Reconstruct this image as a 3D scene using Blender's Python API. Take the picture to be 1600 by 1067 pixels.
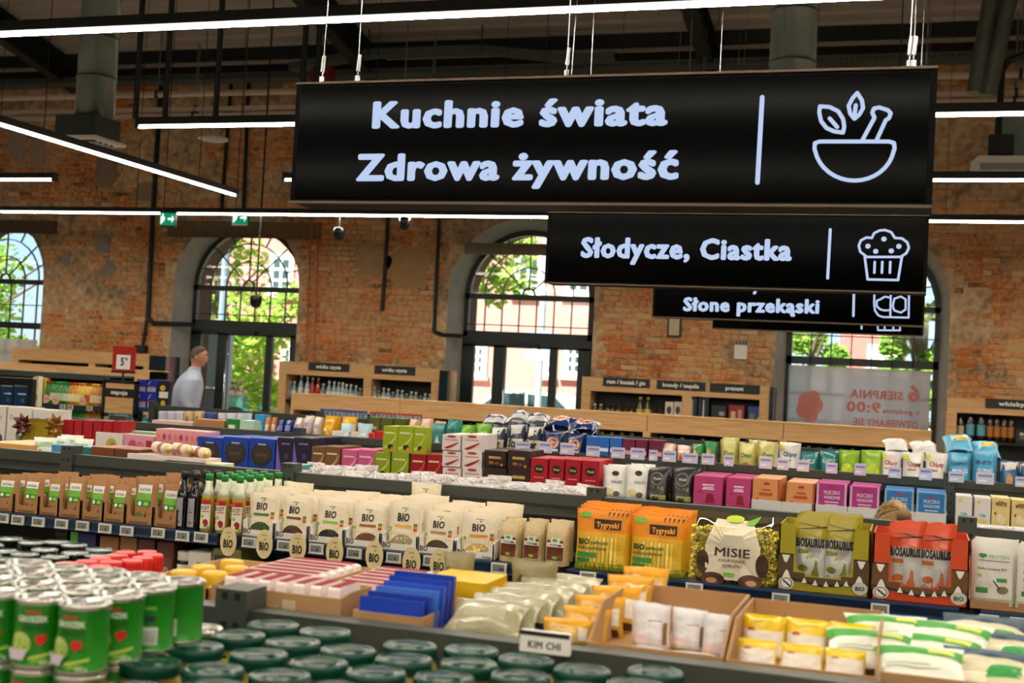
import bpy, bmesh, math, random
from mathutils import Vector, Matrix, noise as mnoise
for o in list(bpy.data.objects): bpy.data.objects.remove(o)
SC = bpy.context.scene
COL = SC.collection
R_ = random.Random(7)
# ---------------------------------------------------------------- camera
FPX, YAW, PIT, ROL, CH = 1956.6, .31579, .030605, .05277, 1.62
_F = Vector((-math.sin(YAW)*math.cos(PIT), math.cos(YAW)*math.cos(PIT), math.sin(PIT)))
_R0 = Vector((math.cos(YAW), math.sin(YAW), 0)); _U0 = _R0.cross(_F)
_R = math.cos(ROL)*_R0+math.sin(ROL)*_U0; _U = -math.sin(ROL)*_R0+math.cos(ROL)*_U0
cam = bpy.data.cameras.new('camera'); camo = bpy.data.objects.new('camera', cam); COL.objects.link(camo)
M = Matrix((_R, _U, -_F)).transposed().to_4x4(); M.translation = (0, 0, CH); camo.matrix_world = M
cam.sensor_width = 36; cam.lens = 36*FPX/1600; cam.clip_end = 300; cam.clip_start = .05
cam.dof.use_dof = True; cam.dof.focus_distance = 4.7; cam.dof.aperture_fstop = 5.2
SC.camera = camo
def ray(px, py): return _F+(px-800)/FPX*_R+(533.5-py)/FPX*_U
def un(px, py, Y):
    """point of the plane Y that is seen at a photo pixel (used to take measurements from the photo)"""
    v = ray(px, py); v = v*(Y/v.y); return Vector((v.x, Y, v.z+CH))
def unz(px, py, Z):
    v = ray(px, py); v = v*((Z-CH)/v.z); return Vector((v.x, v.y, Z))
# ---------------------------------------------------------------- light and view
SC.view_settings.view_transform = 'Standard'; SC.view_settings.look = 'None'
SC.view_settings.gamma = 1; SC.view_settings.use_curve_mapping = False
SC.view_settings.exposure = 0.5
STRIP = 60.0      # radiance of the LED strips
W = bpy.data.worlds.new('sky'); SC.world = W; W.use_nodes = True
nt = W.node_tree; bg = nt.nodes['Background']
sky = nt.nodes.new('ShaderNodeTexSky'); sky.sky_type = 'HOSEK_WILKIE'; sky.turbidity = 4; sky.sun_direction = (-.3, -.6, .75)
nt.links.new(sky.outputs[0], bg.inputs[0]); bg.inputs[1].default_value = 4.6
sl = bpy.data.lights.new('sun', 'SUN'); sl.energy = 13.0; sl.angle = .01; sl.color = (1, .95, .86)
so = bpy.data.objects.new('sun', sl); COL.objects.link(so); so.rotation_euler = (math.radians(38), math.radians(-16), 0)
# ---------------------------------------------------------------- materials
def lin(c):
    if isinstance(c, str):
        c = c.lstrip('#'); c = [int(c[i:i+2], 16)/255 for i in (0, 2, 4)]
        c = [x/12.92 if x <= .04045 else ((x+.055)/1.055)**2.4 for x in c]
    return (c[0], c[1], c[2], 1)
MATS = {}
def mat(col, rough=.5, metal=0, var=.08, scale=18, bump=0, emit=0, trans=0, coat=0, spec=.5):
    """procedural material: a colour broken up by noise, optional bump"""
    key = (col, rough, metal, var, scale, bump, emit, trans, coat, spec)
    if key in MATS: return MATS[key]
    m = bpy.data.materials.new('m_'+str(col).lstrip('#')); m.use_nodes = True; MATS[key] = m
    n = m.node_tree; b = n.nodes['Principled BSDF']; c = lin(col)
    b.inputs['Roughness'].default_value = rough; b.inputs['Metallic'].default_value = metal
    b.inputs['Specular IOR Level'].default_value = spec
    if coat: b.inputs['Coat Weight'].default_value = coat; b.inputs['Coat Roughness'].default_value = .12
    if trans: b.inputs['Transmission Weight'].default_value = trans
    if emit:
        b.inputs['Emission Color'].default_value = c; b.inputs['Emission Strength'].default_value = emit
    tc = n.nodes.new('ShaderNodeTexCoord'); nz = n.nodes.new('ShaderNodeTexNoise')
    nz.inputs['Scale'].default_value = scale; nz.inputs['Detail'].default_value = 3
    n.links.new(tc.outputs['Object'], nz.inputs['Vector'])
    mx = n.nodes.new('ShaderNodeMix'); mx.data_type = 'RGBA'
    mx.inputs['A'].default_value = [x*(1-var) for x in c[:3]]+[1]
    mx.inputs['B'].default_value = [min(1, x*(1+var)) for x in c[:3]]+[1]
    n.links.new(nz.outputs['Fac'], mx.inputs['Factor']); n.links.new(mx.outputs['Result'], b.inputs['Base Color'])
    if bump:
        bp = n.nodes.new('ShaderNodeBump'); bp.inputs['Strength'].default_value = bump; bp.inputs['Distance'].default_value = .01
        n.links.new(nz.outputs['Fac'], bp.inputs['Height']); n.links.new(bp.outputs[0], b.inputs['Normal'])
    return m
def ramp(n, stops, interp='LINEAR'):
    r = n.nodes.new('ShaderNodeValToRGB'); r.color_ramp.interpolation = interp
    e = r.color_ramp.elements
    while len(e) < len(stops): e.new(.5)
    for k, (p, c) in zip(e, stops): k.position = p; k.color = lin(c)
    return r
def emis(col, s):
    key = ('E', col, s)
    if key in MATS: return MATS[key]
    m = bpy.data.materials.new('m_light'); m.use_nodes = True; n = m.node_tree; n.nodes.clear()
    e = n.nodes.new('ShaderNodeEmission'); o = n.nodes.new('ShaderNodeOutputMaterial')
    e.inputs[0].default_value = lin(col); e.inputs[1].default_value = s; n.links.new(e.outputs[0], o.inputs[0])
    MATS[key] = m; return m
def glassmat(col='#eef5f5', gloss=.06):
    key = ('G', col, gloss)
    if key in MATS: return MATS[key]
    m = bpy.data.materials.new('m_glass'); m.use_nodes = True; n = m.node_tree; n.nodes.clear()
    t = n.nodes.new('ShaderNodeBsdfTransparent'); t.inputs[0].default_value = lin(col)
    g = n.nodes.new('ShaderNodeBsdfGlossy'); g.inputs['Roughness'].default_value = .04
    x = n.nodes.new('ShaderNodeMixShader'); x.inputs[0].default_value = gloss; o = n.nodes.new('ShaderNodeOutputMaterial')
    n.links.new(t.outputs[0], x.inputs[1]); n.links.new(g.outputs[0], x.inputs[2]); n.links.new(x.outputs[0], o.inputs[0])
    MATS[key] = m; return m
def woodmat():
    if 'wood' in MATS: return MATS['wood']
    m = mat('#c79a63', .45); m = m.copy(); m.name = 'm_oak_laminate'; n = m.node_tree; b = n.nodes['Principled BSDF']
    tc = n.nodes.new('ShaderNodeTexCoord'); mp = n.nodes.new('ShaderNodeMapping'); mp.inputs['Scale'].default_value = (.6, 1, 14)
    nz = n.nodes.new('ShaderNodeTexNoise'); nz.inputs['Scale'].default_value = 5; nz.inputs['Detail'].default_value = 6
    r = ramp(n, [(.3, '#b98b56'), (.55, '#cfa36c'), (.8, '#d8b07c')])
    n.links.new(tc.outputs['Object'], mp.inputs[0]); n.links.new(mp.outputs[0], nz.inputs[0]); n.links.new(nz.outputs['Fac'], r.inputs[0]); n.links.new(r.outputs[0], b.inputs['Base Color'])
    MATS['wood'] = m; return m
# ---------------------------------------------------------------- mesh helpers
class MB:
    def __init__(s): s.v = []; s.f = []; s.m = []; s.mats = []
    def mi(s, m):
        if m not in s.mats: s.mats.append(m)
        return s.mats.index(m)
    def add(s, vs, fs, m):
        b = len(s.v); i = s.mi(m); s.v += [tuple(v) for v in vs]
        for f in fs: s.f.append(tuple(b+k for k in f)); s.m.append(i)
    def box(s, a, b, m):
        x0, y0, z0 = a; x1, y1, z1 = b
        s.add([(x0,y0,z0),(x1,y0,z0),(x1,y1,z0),(x0,y1,z0),(x0,y0,z1),(x1,y0,z1),(x1,y1,z1),(x0,y1,z1)],
              [(0,3,2,1),(4,5,6,7),(0,1,5,4),(1,2,6,5),(2,3,7,6),(3,0,4,7)], m)
    def cyl(s, a, b, r, m, n=10, r2=None, caps=True):
        a = Vector(a); b = Vector(b); r2 = r if r2 is None else r2; d = (b-a).normalized()
        u = d.orthogonal().normalized(); w = d.cross(u)
        vs = [a+(u*math.cos(2*math.pi*k/n)+w*math.sin(2*math.pi*k/n))*r for k in range(n)]
        vs += [b+(u*math.cos(2*math.pi*k/n)+w*math.sin(2*math.pi*k/n))*r2 for k in range(n)]
        fs = [(k,(k+1)%n,n+(k+1)%n,n+k) for k in range(n)]
        if caps: fs += [tuple(range(n-1,-1,-1)), tuple(range(n,2*n))]
        s.add(vs, fs, m)
    def tube(s, pts, r, m, n=6):
        for a, b in zip(pts, pts[1:]): s.cyl(a, b, r, m, n)
    def sweep(s, pts, r, m, n=4):
        vs = []; N = len(pts)
        for i, p in enumerate(pts):
            d = (pts[min(i+1, N-1)]-pts[max(i-1, 0)]).normalized(); u = d.orthogonal().normalized(); w = d.cross(u)
            vs += [p+(u*math.cos(2*math.pi*k/n)+w*math.sin(2*math.pi*k/n))*r for k in range(n)]
        s.add(vs, [(i*n+k, i*n+(k+1)%n, (i+1)*n+(k+1)%n, (i+1)*n+k) for i in range(N-1) for k in range(n)], m)
    def lathe(s, prof, m, n=20, c=(0,0,0)):
        """prof: list of (r,z[,material])"""
        vs = []; N = len(prof)
        for p in prof:
            for k in range(n): a = 2*math.pi*k/n; vs.append((c[0]+p[0]*math.cos(a), c[1]+p[0]*math.sin(a), c[2]+p[1]))
        for j in range(N-1):
            mm = prof[j][2] if len(prof[j]) > 2 else m
            b = [(j*n+k, j*n+(k+1)%n, (j+1)*n+(k+1)%n, (j+1)*n+k) for k in range(n)]
            if j == 0: base = len(s.v); s.v += vs
            i = s.mi(mm)
            for f in b: s.f.append(tuple(base+q for q in f)); s.m.append(i)
        if prof[-1][0] > 1e-5:
            s.f.append(tuple(base+(N-1)*n+k for k in range(n))); s.m.append(s.mi(prof[-2][2] if len(prof[-2]) > 2 else m))
        if prof[0][0] > 1e-5: s.f.append(tuple(base+k for k in range(n-1,-1,-1))); s.m.append(s.mi(prof[0][2] if len(prof[0]) > 2 else m))
    def prism(s, poly, y0, y1, m):
        """polygon in XZ, extruded along Y"""
        n = len(poly); vs = [(x,y0,z) for x,z in poly]+[(x,y1,z) for x,z in poly]
        fs = [tuple(range(n)), tuple(range(2*n-1,n-1,-1))]+[(k,n+k,n+(k+1)%n,(k+1)%n) for k in range(n)]
        s.add(vs, fs, m)
    def mesh(s, name, smooth=False):
        me = bpy.data.meshes.new(name); me.from_pydata(s.v, [], s.f)
        for m in s.mats: me.materials.append(m)
        me.polygons.foreach_set('material_index', s.m)
        if smooth: me.polygons.foreach_set('use_smooth', [True]*len(s.f)); 
        me.update(); return me
    def build(s, name, parent=None, loc=(0,0,0), smooth=False, rz=0):
        o = bpy.data.objects.new(name, s.mesh(name, smooth)); COL.objects.link(o); o.location = loc; o.rotation_euler = (0,0,rz)
        if parent: o.parent = parent
        if smooth == 'auto':
            pass
        return o
def inst(name, me, parent=None, loc=(0,0,0), rz=0):
    o = bpy.data.objects.new(name, me); COL.objects.link(o); o.location = loc; o.rotation_euler = (0,0,rz)
    if parent: o.parent = parent
    return o
def empty(name, loc=(0,0,0), rz=0):
    o = bpy.data.objects.new(name, None); COL.objects.link(o); o.location = loc; o.rotation_euler = (0,0,rz); o.empty_display_size = .05; return o
def tag(o, label=None, cat=None, group=None, kind=None):
    if label: o['label'] = label
    if cat: o['category'] = cat
    if group: o['group'] = group
    if kind: o['kind'] = kind
    return o
def copy_tree(o, parent=None, label=None):
    c = o.copy(); COL.objects.link(c); c.parent = parent
    if label: c['label'] = label
    for ch in list(o.children): copy_tree(ch, c)
    return c
ORD = ['first','second','third','fourth','fifth','sixth','seventh','eighth','ninth','tenth','eleventh','twelfth','thirteenth','fourteenth','fifteenth','sixteenth','seventeenth','eighteenth','nineteenth','twentieth']
def nth(i, n=None):
    if n is not None and i == n-1 and n > 1: return 'rightmost'
    if i == 0: return 'leftmost'
    return ORD[i] if i < 20 else '%d%s' % (i+1, {1:'st',2:'nd',3:'rd'}.get((i+1) % 10, 'th'))
_tx = {}
def _flat(s, sp=1.04):
    cu = bpy.data.curves.new('t', 'FONT'); cu.body = s; cu.size = 1; cu.resolution_u = 2; cu.fill_mode = 'FRONT'; cu.space_character = sp
    o = bpy.data.objects.new('t', cu); COL.objects.link(o)
    dg = bpy.context.evaluated_depsgraph_get(); dg.update(); me = bpy.data.meshes.new_from_object(o.evaluated_get(dg))
    vs = [(v.co.x/.729, v.co.y/.729) for v in me.vertices]; fs = [tuple(p.vertices) for p in me.polygons]
    bpy.data.objects.remove(o); bpy.data.curves.remove(cu); bpy.data.meshes.remove(me)
    return vs or [(0,0)], fs
ACC = {'ś':'s/','ć':'c/','ż':'z.','ł':'l-','ą':'a,','Ę':'E,','ę':'e,','ó':'o/','ń':'n/'}
def textpoly(s, bold=.0):
    """flat lettering as polygons, cap height 1, starts at x 0; heavier weights by stroking the outline"""
    k = (s, bold)
    if k in _tx: return _tx[k]
    base = ''.join(ACC[c][0] if c in ACC else c for c in s); sp = 1.1 if bold >= .03 else 1.04; vs, fs = _flat(base, sp); vs = list(vs); fs = list(fs)
    def add(P): b = len(vs); vs.extend(P); fs.append(tuple(range(b, b+len(P))))
    xr = lambda t: max(v[0] for v in _flat(t, sp)[0])
    for i, c in enumerate(s):
        if c not in ACC: continue
        r = xr(base[:i+1]); w_ = _flat(base[i])[0]; w = max(v[0] for v in w_)-min(v[0] for v in w_); m = r-w/2; a = ACC[c][1]; top = max(v[1] for v in w_)
        if a == '/': add([(m-.07,top+.1),(m+.03,top+.1),(m+.2,top+.3),(m+.06,top+.3)])
        elif a == '.': add([(m+.085*math.cos(t*.785), top+.2+.085*math.sin(t*.785)) for t in range(8)])
        elif a == '-': add([(m-.17,.42),(m+.17,.62),(m+.17,.74),(m-.17,.54)])
        elif a == ',': add([(r-.1,.02),(r-.22,-.12),(r-.16,-.25),(r,-.25),(r,-.17),(r-.1,-.14),(r-.02,.02)])
    if bold:
        n = 14 if bold > .035 else (8 if bold >= .03 else 4); r = bold*1.9; V0, F0 = list(vs), list(fs)
        vs = [(x, y, 0) for x, y in vs]
        for t in range(n):
            b = len(vs); dx, dy = r*math.cos(2*math.pi*t/n), r*math.sin(2*math.pi*t/n)*.8
            vs += [(x+dx, y+dy, t+1) for x, y in V0]; fs += [tuple(b+q for q in f) for f in F0]
    else: vs = [(x, y, 0) for x, y in vs]
    x0 = min(v[0] for v in vs); x1 = max(v[0] for v in vs)
    vs = [(x-x0, y, k_) for x, y, k_ in vs]
    _tx[k] = (vs, fs, x1-x0); return _tx[k]
# ================================================================ SETTING
BLK = mat('#0b0f0f', .5, var=.15); DKG = mat('#1b2524', .5); STEEL = mat('#9aa09a', .38, .85, var=.15, scale=6)
H0 = CH
floor = MB(); floor.box((-22,-6,-.1), (8,18,0), mat('#8c8678', .35, var=.1, scale=3)); tag(floor.build('floor'), kind='structure')
def plain_wall(name, a, b):
    w = MB(); w.box(a, b, mat('#a38f78', .85, var=.25, scale=2, bump=.2)); tag(w.build(name), kind='structure')
plain_wall('wall_left', (-22.3,-6.3,0), (-22,19,9.5)); plain_wall('wall_right', (8,-6.3,0), (8.3,19,9.5)); plain_wall('wall_front', (-22,-6.3,0), (8,-6,9.5))
# --- back wall: mortar and plaster body with arched openings, bricks laid proud of it
YW = 18.0; WC = [-15.60,-10.68,-5.79,-.80]; WA = 1.16; WS = 2.90; WTOP = 6.35; FA = 1.04; YF = 18.42
def plastermat():
    m = bpy.data.materials.new('m_plaster'); m.use_nodes = True; n = m.node_tree; b = n.nodes['Principled BSDF']; b.inputs['Roughness'].default_value = .9
    g = n.nodes.new('ShaderNodeNewGeometry')
    a = n.nodes.new('ShaderNodeTexNoise'); a.inputs['Scale'].default_value = 1.3; a.inputs['Detail'].default_value = 8; a.inputs['Roughness'].default_value = .65
    c = n.nodes.new('ShaderNodeTexNoise'); c.inputs['Scale'].default_value = 9; c.inputs['Detail'].default_value = 5
    n.links.new(g.outputs['Position'], a.inputs[0]); n.links.new(g.outputs['Position'], c.inputs[0])
    r = ramp(n, [(.32,'#57402a'),(.44,'#9a744c'),(.54,'#c89c6a'),(.68,'#e6ca9c')])
    r2 = ramp(n, [(.35,'#7c6248'),(.65,'#e2cca8')])
    x = n.nodes.new('ShaderNodeMix'); x.data_type = 'RGBA'; x.inputs['Factor'].default_value = .45
    n.links.new(a.outputs['Fac'], r.inputs[0]); n.links.new(c.outputs['Fac'], r2.inputs[0]); n.links.new(r.outputs[0], x.inputs['A']); n.links.new(r2.outputs[0], x.inputs['B'])
    n.links.new(x.outputs['Result'], b.inputs['Base Color'])
    bp = n.nodes.new('ShaderNodeBump'); bp.inputs['Strength'].default_value = .5; bp.inputs['Distance'].default_value = .03
    n.links.new(c.outputs['Fac'], bp.inputs['Height']); n.links.new(bp.outputs[0], b.inputs['Normal']); return m
PLASTER = plastermat()
REVEAL = mat('#a9a397', .9, var=.28, scale=3.5, bump=.3)
def arch_pts(c, a, zs, n=18): return [(c-a*math.cos(math.pi*k/n), zs+a*math.sin(math.pi*k/n)) for k in range(n+1)]
wb = MB(); xs = -22
SILL = [.8, 0, 0, .8]
for c, sl_ in zip(WC, SILL):
    for (y, a) in ((YW, WA), (18.95, FA-.02)):
        wb.add([(xs if y == YW else xs, y, 0), (c-a, y, 0), (c-a, y, WTOP), (xs, y, WTOP)], [(0,1,2,3)], PLASTER)
        P = arch_pts(c, a, WS)
        for (xa, za), (xb, zb) in zip(P, P[1:]): wb.add([(xa,y,za),(xb,y,zb),(xb,y,WTOP),(xa,y,WTOP)], [(0,1,2,3)], PLASTER)
        if sl_: wb.add([(c-a,y,0),(c+a,y,0),(c+a,y,sl_),(c-a,y,sl_)], [(0,1,2,3)], PLASTER)
    for (ya, aa, yb, ab, m) in ((YW,WA,YF+.02,FA+.01,REVEAL), (YF+.02,FA+.01,18.95,FA-.02,mat('#6f4a38',.9,var=.3,scale=12,bump=.3))):
        A = [(c-aa,0)]+arch_pts(c,aa,WS)+[(c+aa,0)]; B = [(c-ab,0)]+arch_pts(c,ab,WS)+[(c+ab,0)]
        for k in range(len(A)-1): wb.add([(A[k][0],ya,A[k][1]),(A[k+1][0],ya,A[k+1][1]),(B[k+1][0],yb,B[k+1][1]),(B[k][0],yb,B[k][1])], [(0,1,2,3)], m)
        if sl_: wb.add([(c-aa,ya,sl_),(c+aa,ya,sl_),(c+ab,yb,sl_-.02),(c-ab,yb,sl_-.02)], [(0,1,2,3)], REVEAL)
    xs = c+WA
for y in (YW, 18.95): wb.add([(xs,y,0),(8,y,0),(8,y,WTOP),(xs,y,WTOP)], [(0,1,2,3)], PLASTER)
wb.add([(-22,YW,WTOP),(8,YW,WTOP),(8,18.95,WTOP),(-22,18.95,WTOP)], [(0,1,2,3)], PLASTER)
wall = tag(wb.build('wall_back'), kind='structure')
def brickmat(island):
    m = bpy.data.materials.new('m_brick'); m.use_nodes = True; n = m.node_tree; b = n.nodes['Principled BSDF']; b.inputs['Roughness'].default_value = .85
    if island: g = n.nodes.new('ShaderNodeNewGeometry'); src = g.outputs['Random Per Island']
    else: g = n.nodes.new('ShaderNodeObjectInfo'); src = g.outputs['Random']
    g2 = n.nodes.new('ShaderNodeNewGeometry')
    r = ramp(n, [(0,'#744a2c'),(.15,'#b86128'),(.35,'#d07a38'),(.55,'#c26526'),(.72,'#da9150'),(.86,'#9c7648'),(1,'#dcae78')])
    a = n.nodes.new('ShaderNodeTexNoise'); a.inputs['Scale'].default_value = 16; a.inputs['Detail'].default_value = 6; n.links.new(g2.outputs['Position'], a.inputs[0])
    d = n.nodes.new('ShaderNodeTexNoise'); d.inputs['Scale'].default_value = 1.1; d.inputs['Detail'].default_value = 5; n.links.new(g2.outputs['Position'], d.inputs[0])
    ad = n.nodes.new('ShaderNodeMath'); ad.operation = 'ADD'; n.links.new(a.outputs['Fac'], ad.inputs[0]); n.links.new(d.outputs['Fac'], ad.inputs[1])
    rr = ramp(n, [(.47,'#000000'),(.6,'#ffffff')]); mu = n.nodes.new('ShaderNodeMath'); mu.operation = 'MULTIPLY'; mu.inputs[1].default_value = .55
    n.links.new(ad.outputs[0], mu.inputs[0]); n.links.new(mu.outputs[0], rr.inputs[0])
    x = n.nodes.new('ShaderNodeMix'); x.data_type = 'RGBA'; x.inputs['B'].default_value = lin('#d8b482')
    n.links.new(src, r.inputs[0]); n.links.new(r.outputs[0], x.inputs['A'])
    m3 = n.nodes.new('ShaderNodeMath'); m3.operation = 'MULTIPLY'; m3.inputs[1].default_value = .6; n.links.new(rr.outputs[0], m3.inputs[0]); n.links.new(m3.outputs[0], x.inputs['Factor'])
    n.links.new(x.outputs['Result'], b.inputs['Base Color'])
    bp = n.nodes.new('ShaderNodeBump'); bp.inputs['Strength'].default_value = .4; bp.inputs['Distance'].default_value = .02
    n.links.new(a.outputs['Fac'], bp.inputs['Height']); n.links.new(bp.outputs[0], b.inputs['Normal']); return m
BRI, BRO = brickmat(True), brickmat(False)
def inwin(x, z, pad=0):
    for c in WC:
        if abs(x-c) < WA+pad and z < WS: return True
        if z >= WS and (x-c)**2+(z-WS)**2 < (WA+pad)**2: return True
    return False
def fbm(x, z, s, o=0): return mnoise.fractal(Vector((x*s+o, z*s+3.1, o)), 1.0, 2.0, 4)
cand = []; BP = .084
for j in range(int(.75/BP), int(WTOP/BP)):
    z = j*BP; x = -17.6+(.125 if j % 2 else 0)+R_.uniform(-.02,.02); head = (j % 3 == 0)
    while x < 4.6:
        l = R_.choice((.24,.25,.12)) if not head else R_.choice((.118,.125,.24))
        x1 = x+l; cx = (x+x1)/2
        cov = fbm(cx, z*1.6, .55)*.8+fbm(cx, z, 2.2, 9)*.5+(z-3.1)*.17   # plaster still on the wall, more of it high up
        if not inwin(x, z+.04, .03) and not inwin(x1, z+.04, .03) and not inwin(cx, z, .03) and cov < .33: cand.append((x, x1-.012, z+.006, z+BP-.008, cov))
        x = x1
# the ones nearest and unobstructed are bricks of their own, the rest one field
def near(c): 
    x = (c[0]+c[1])/2; z = c[2]
    ok = (-4.6 < x < -2.0 and 1.75 < z < 2.75) or (.4 < x < 1.35 and 1.75 < z < 4.9) or (-9.6 < x < -7.0 and 1.8 < z < 2.2)
    return (0 if ok else 1, abs(x+1)+abs(z-2))
cand.sort(key=near)
bf = MB(); bmesh_cache = {}
for i, (x0, x1, z0, z1, cov) in enumerate(cand):
    d = .008+R_.random()*.012
    j = lambda s=.006: R_.uniform(-s, s)
    if i < 300:
        k = round(x1-x0, 2)
        if (k, i % 4) not in bmesh_cache:
            q = MB(); L = x1-x0; h = z1-z0
            q.add([(0,0,0),(L,0,j()),(L,0,h),(0,0,h+j()),(.004,-.016,.004+abs(j())),(L-.004,-.014,.004),(L-.005,-.016,h-.004-abs(j())),(.005,-.013,h-.004)],
                  [(4,5,6,7),(0,1,5,4),(1,2,6,5),(2,3,7,6),(3,0,4,7)], BRO); bmesh_cache[(k, i % 4)] = q.mesh('brick')
        inst('brick', bmesh_cache[(k, i % 4)], wall, (x0, YW, z0))
    else:
        y = YW-d
        bf.add([(x0,YW,z0),(x1,YW,z0),(x1,YW,z1),(x0,YW,z1),(x0+.004,y+j(.004),z0+.004+abs(j())),(x1-.004,y+j(.004),z0+.004+abs(j())),(x1-.004,y+j(.004),z1-.004-abs(j())),(x0+.004,y+j(.004),z1-.004-abs(j()))],
               [(4,5,6,7),(0,1,5,4),(1,2,6,5),(2,3,7,6),(3,0,4,7)], BRI)
tag(bf.build('brick_field', wall), kind='stuff')
# cement patches on the wall
def patch(px, py, w, h, col, y=YW-.022):
    p = un(px, py, YW); q = MB(); n = 14
    q.prism([(p.x+math.cos(a)*w/2*(1+.25*math.sin(3*a+px))*min(1.2, 1/max(abs(math.cos(a)), abs(math.sin(a)))), p.z+math.sin(a)*h/2*min(1.25, 1/max(abs(math.cos(a)), abs(math.sin(a))))) for a in [-2*math.pi*k/n for k in range(n)]], y, YW, mat(col, .9, var=.2, scale=8, bump=.3)); q.build('plaster_patch', wall)
for a in ((162,382,.3,.3,'#8f8a80'),(172,418,.2,.26,'#8d877c'),(105,405,.14,.26,'#8f8678'),(30,225,.35,.6,'#9d8d78'),(60,230,.3,.7,'#a39078'),(165,270,.4,.5,'#8a7a64'),(230,300,.5,.3,'#937f66'),(640,420,.7,.6,'#b08a5e'),(580,405,.6,.5,'#ac8a62'),(420,140,.5,.35,'#a08a68')): patch(*a)
def stone(px0, py0, px1, py1, col, name):
    a = un(px0, py1, YW); b = un(px1, py0, YW); q = MB(); q.box((a.x,YW-.03,a.z), (b.x,YW,b.z), mat(col, .9, var=.5, scale=14, bump=.6)); q.build(name, wall)
stone(263,348,503,370,'#6d5a3e','stone_lintel'); stone(-6,345,90,364,'#5d4a36','stone_lintel')
# --- windows and glazed doors in the arches
FRM = mat('#16221f', .45, var=.15); GLS = glassmat()
def bar(name, par, x0, z0, x1, z1, w, y=YF, d=.05, m=None):
    """straight frame bar between two points of the window plane"""
    a = Vector((x0, z0)); b = Vector((x1, z1)); t = (b-a).normalized(); n_ = Vector((-t.y, t.x))*w/2
    q = MB(); q.prism([tuple(a-n_), tuple(b-n_), tuple(b+n_), tuple(a+n_)], y, y+d, m or FRM); return q.build(name, par)
def arcbar(name, par, c, r, zs, w, a0=0, a1=math.pi, y=YF, d=.05, n=16):
    q = MB()
    for k in range(n):
        t0 = a0+(a1-a0)*k/n; t1 = a0+(a1-a0)*(k+1)/n; P = []
        for t, rr in ((t0,r-w/2),(t1,r-w/2),(t1,r+w/2),(t0,r+w/2)): P.append((c+rr*math.cos(t), zs+rr*math.sin(t)))
        q.prism(P, y, y+d, FRM)
    return q.build(name, par)
def pane(par, x0, z0, x1, z1, y=YF+.03):
    q = MB(); q.add([(x0,y,z0),(x1,y,z0),(x1,y,z1),(x0,y,z1)], [(0,1,2,3)], GLS); return q.build('pane', par)
def window(idx, c, door):
    w = tag(empty('window_%d' % idx, (c, YF, 0)), kind='structure'); w.location = (0,0,0)
    z0 = 0 if door else .8; A = FA
    arcbar('arch_frame', w, c, A-.035, WS, .08, d=.08)
    for s in (-1, 1): bar('jamb', w, c+s*(A-.035), z0, c+s*(A-.035), WS, .07, d=.08)
    bar('transom', w, c-A, WS, c+A, WS, .085, d=.08)
    for r in (.72, .42, .1): arcbar('muntin', w, c, r, WS+.04, .016 if r > .2 else .03, d=.03, n=14 if r > .2 else 6)
    for t, r0, r1 in ((90,.1,.97),(45,.1,.97),(135,.1,.97),(20,.72,.97),(160,.72,.97),(67,.72,.97),(113,.72,.97)):
        a = math.radians(t); bar('muntin', w, c+r0*math.cos(a), WS+.04+r0*math.sin(a), c+r1*math.cos(a), WS+r1*math.sin(a), .016, d=.03)
    q = MB(); P = arch_pts(c, A-.05, WS, 20); q.add([(x,YF+.03,z) for x, z in P], [tuple(range(len(P)))], GLS); q.build('pane', w)
    lo = 2.34 if door else 2.125
    for k in range(1, 7): x = c-A+.06+k*(2*A-.12)/7; bar('muntin', w, x, lo, x, WS, .016, d=.03)
    bar('muntin', w, c-A, 2.46 if door else 2.49, c+A, 2.46 if door else 2.49, .016, d=.03)
    pane(w, c-A+.06, lo, c+A-.06, WS)
    if door:
        bar('head_beam', w, c-A, 2.31, c+A, 2.31, .1, d=.1); L = c-A
        dl = tag(empty('door_leaf'), None); dl.parent = w
        bar('door_head', w, L, 2.19, c+A, 2.19, .15, y=YF-.01, d=.07)
        for a, b in ((0,.2),(.52,.72),(1.43,1.55),(1.88,2.08)):
            bar('stile', w, L+(a+b)/2, 0, L+(a+b)/2, 2.15, b-a, y=YF-.01, d=.07)
        for a, b in ((.2,.52),(.72,1.43),(1.55,1.88)):
            bar('bottom_rail', w, L+a, .12, L+b, .12, .24, d=.06); pane(w, L+a, .2, L+b, 2.15)
        q = MB(); m = mat('#c9ccd0', .2, .9); q.cyl((L+.735,YF-.07,.2), (L+.735,YF-.07,2.05), .02, m, 10)
        for z in (.5, 1.8): q.cyl((L+.735,YF-.07,z), (L+.735,YF,z), .012, m, 6)
        q.build('pull_handle', w, smooth=True)
        q = MB(); q.box((L+.85,YF-.08,2.13), (L+1.25,YF-.01,2.2), BLK); q.build('door_closer', w)
        bpy.data.objects.remove(dl)
    else:
        bar('mid_rail', w, c-A, lo, c+A, lo, .11, d=.08); bar('sill_rail', w, c-A, .84, c+A, .84, .08, d=.08)
        for k in range(1, 7): x = c-A+.06+k*(2*A-.12)/7; bar('muntin', w, x, .84, x, lo, .016, d=.03)
        for z in (1.27, 1.65): bar('muntin', w, c-A, z, c+A, z, .016, d=.03)
        pane(w, c-A+.06, .86, c+A-.06, lo)
    return w
for i, c in enumerate(WC): window(i+1, c, i in (1, 2))
q = MB(); a = un(733,397,17.97); b = un(862,380,17.97)
q.box((a.x-.05,17.9,a.z), (WC[2]+1.0,17.99,a.z+.17), mat('#7a705c', .85, var=.3, scale=6)); tag(q.build('lintel_beam', wall))
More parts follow.
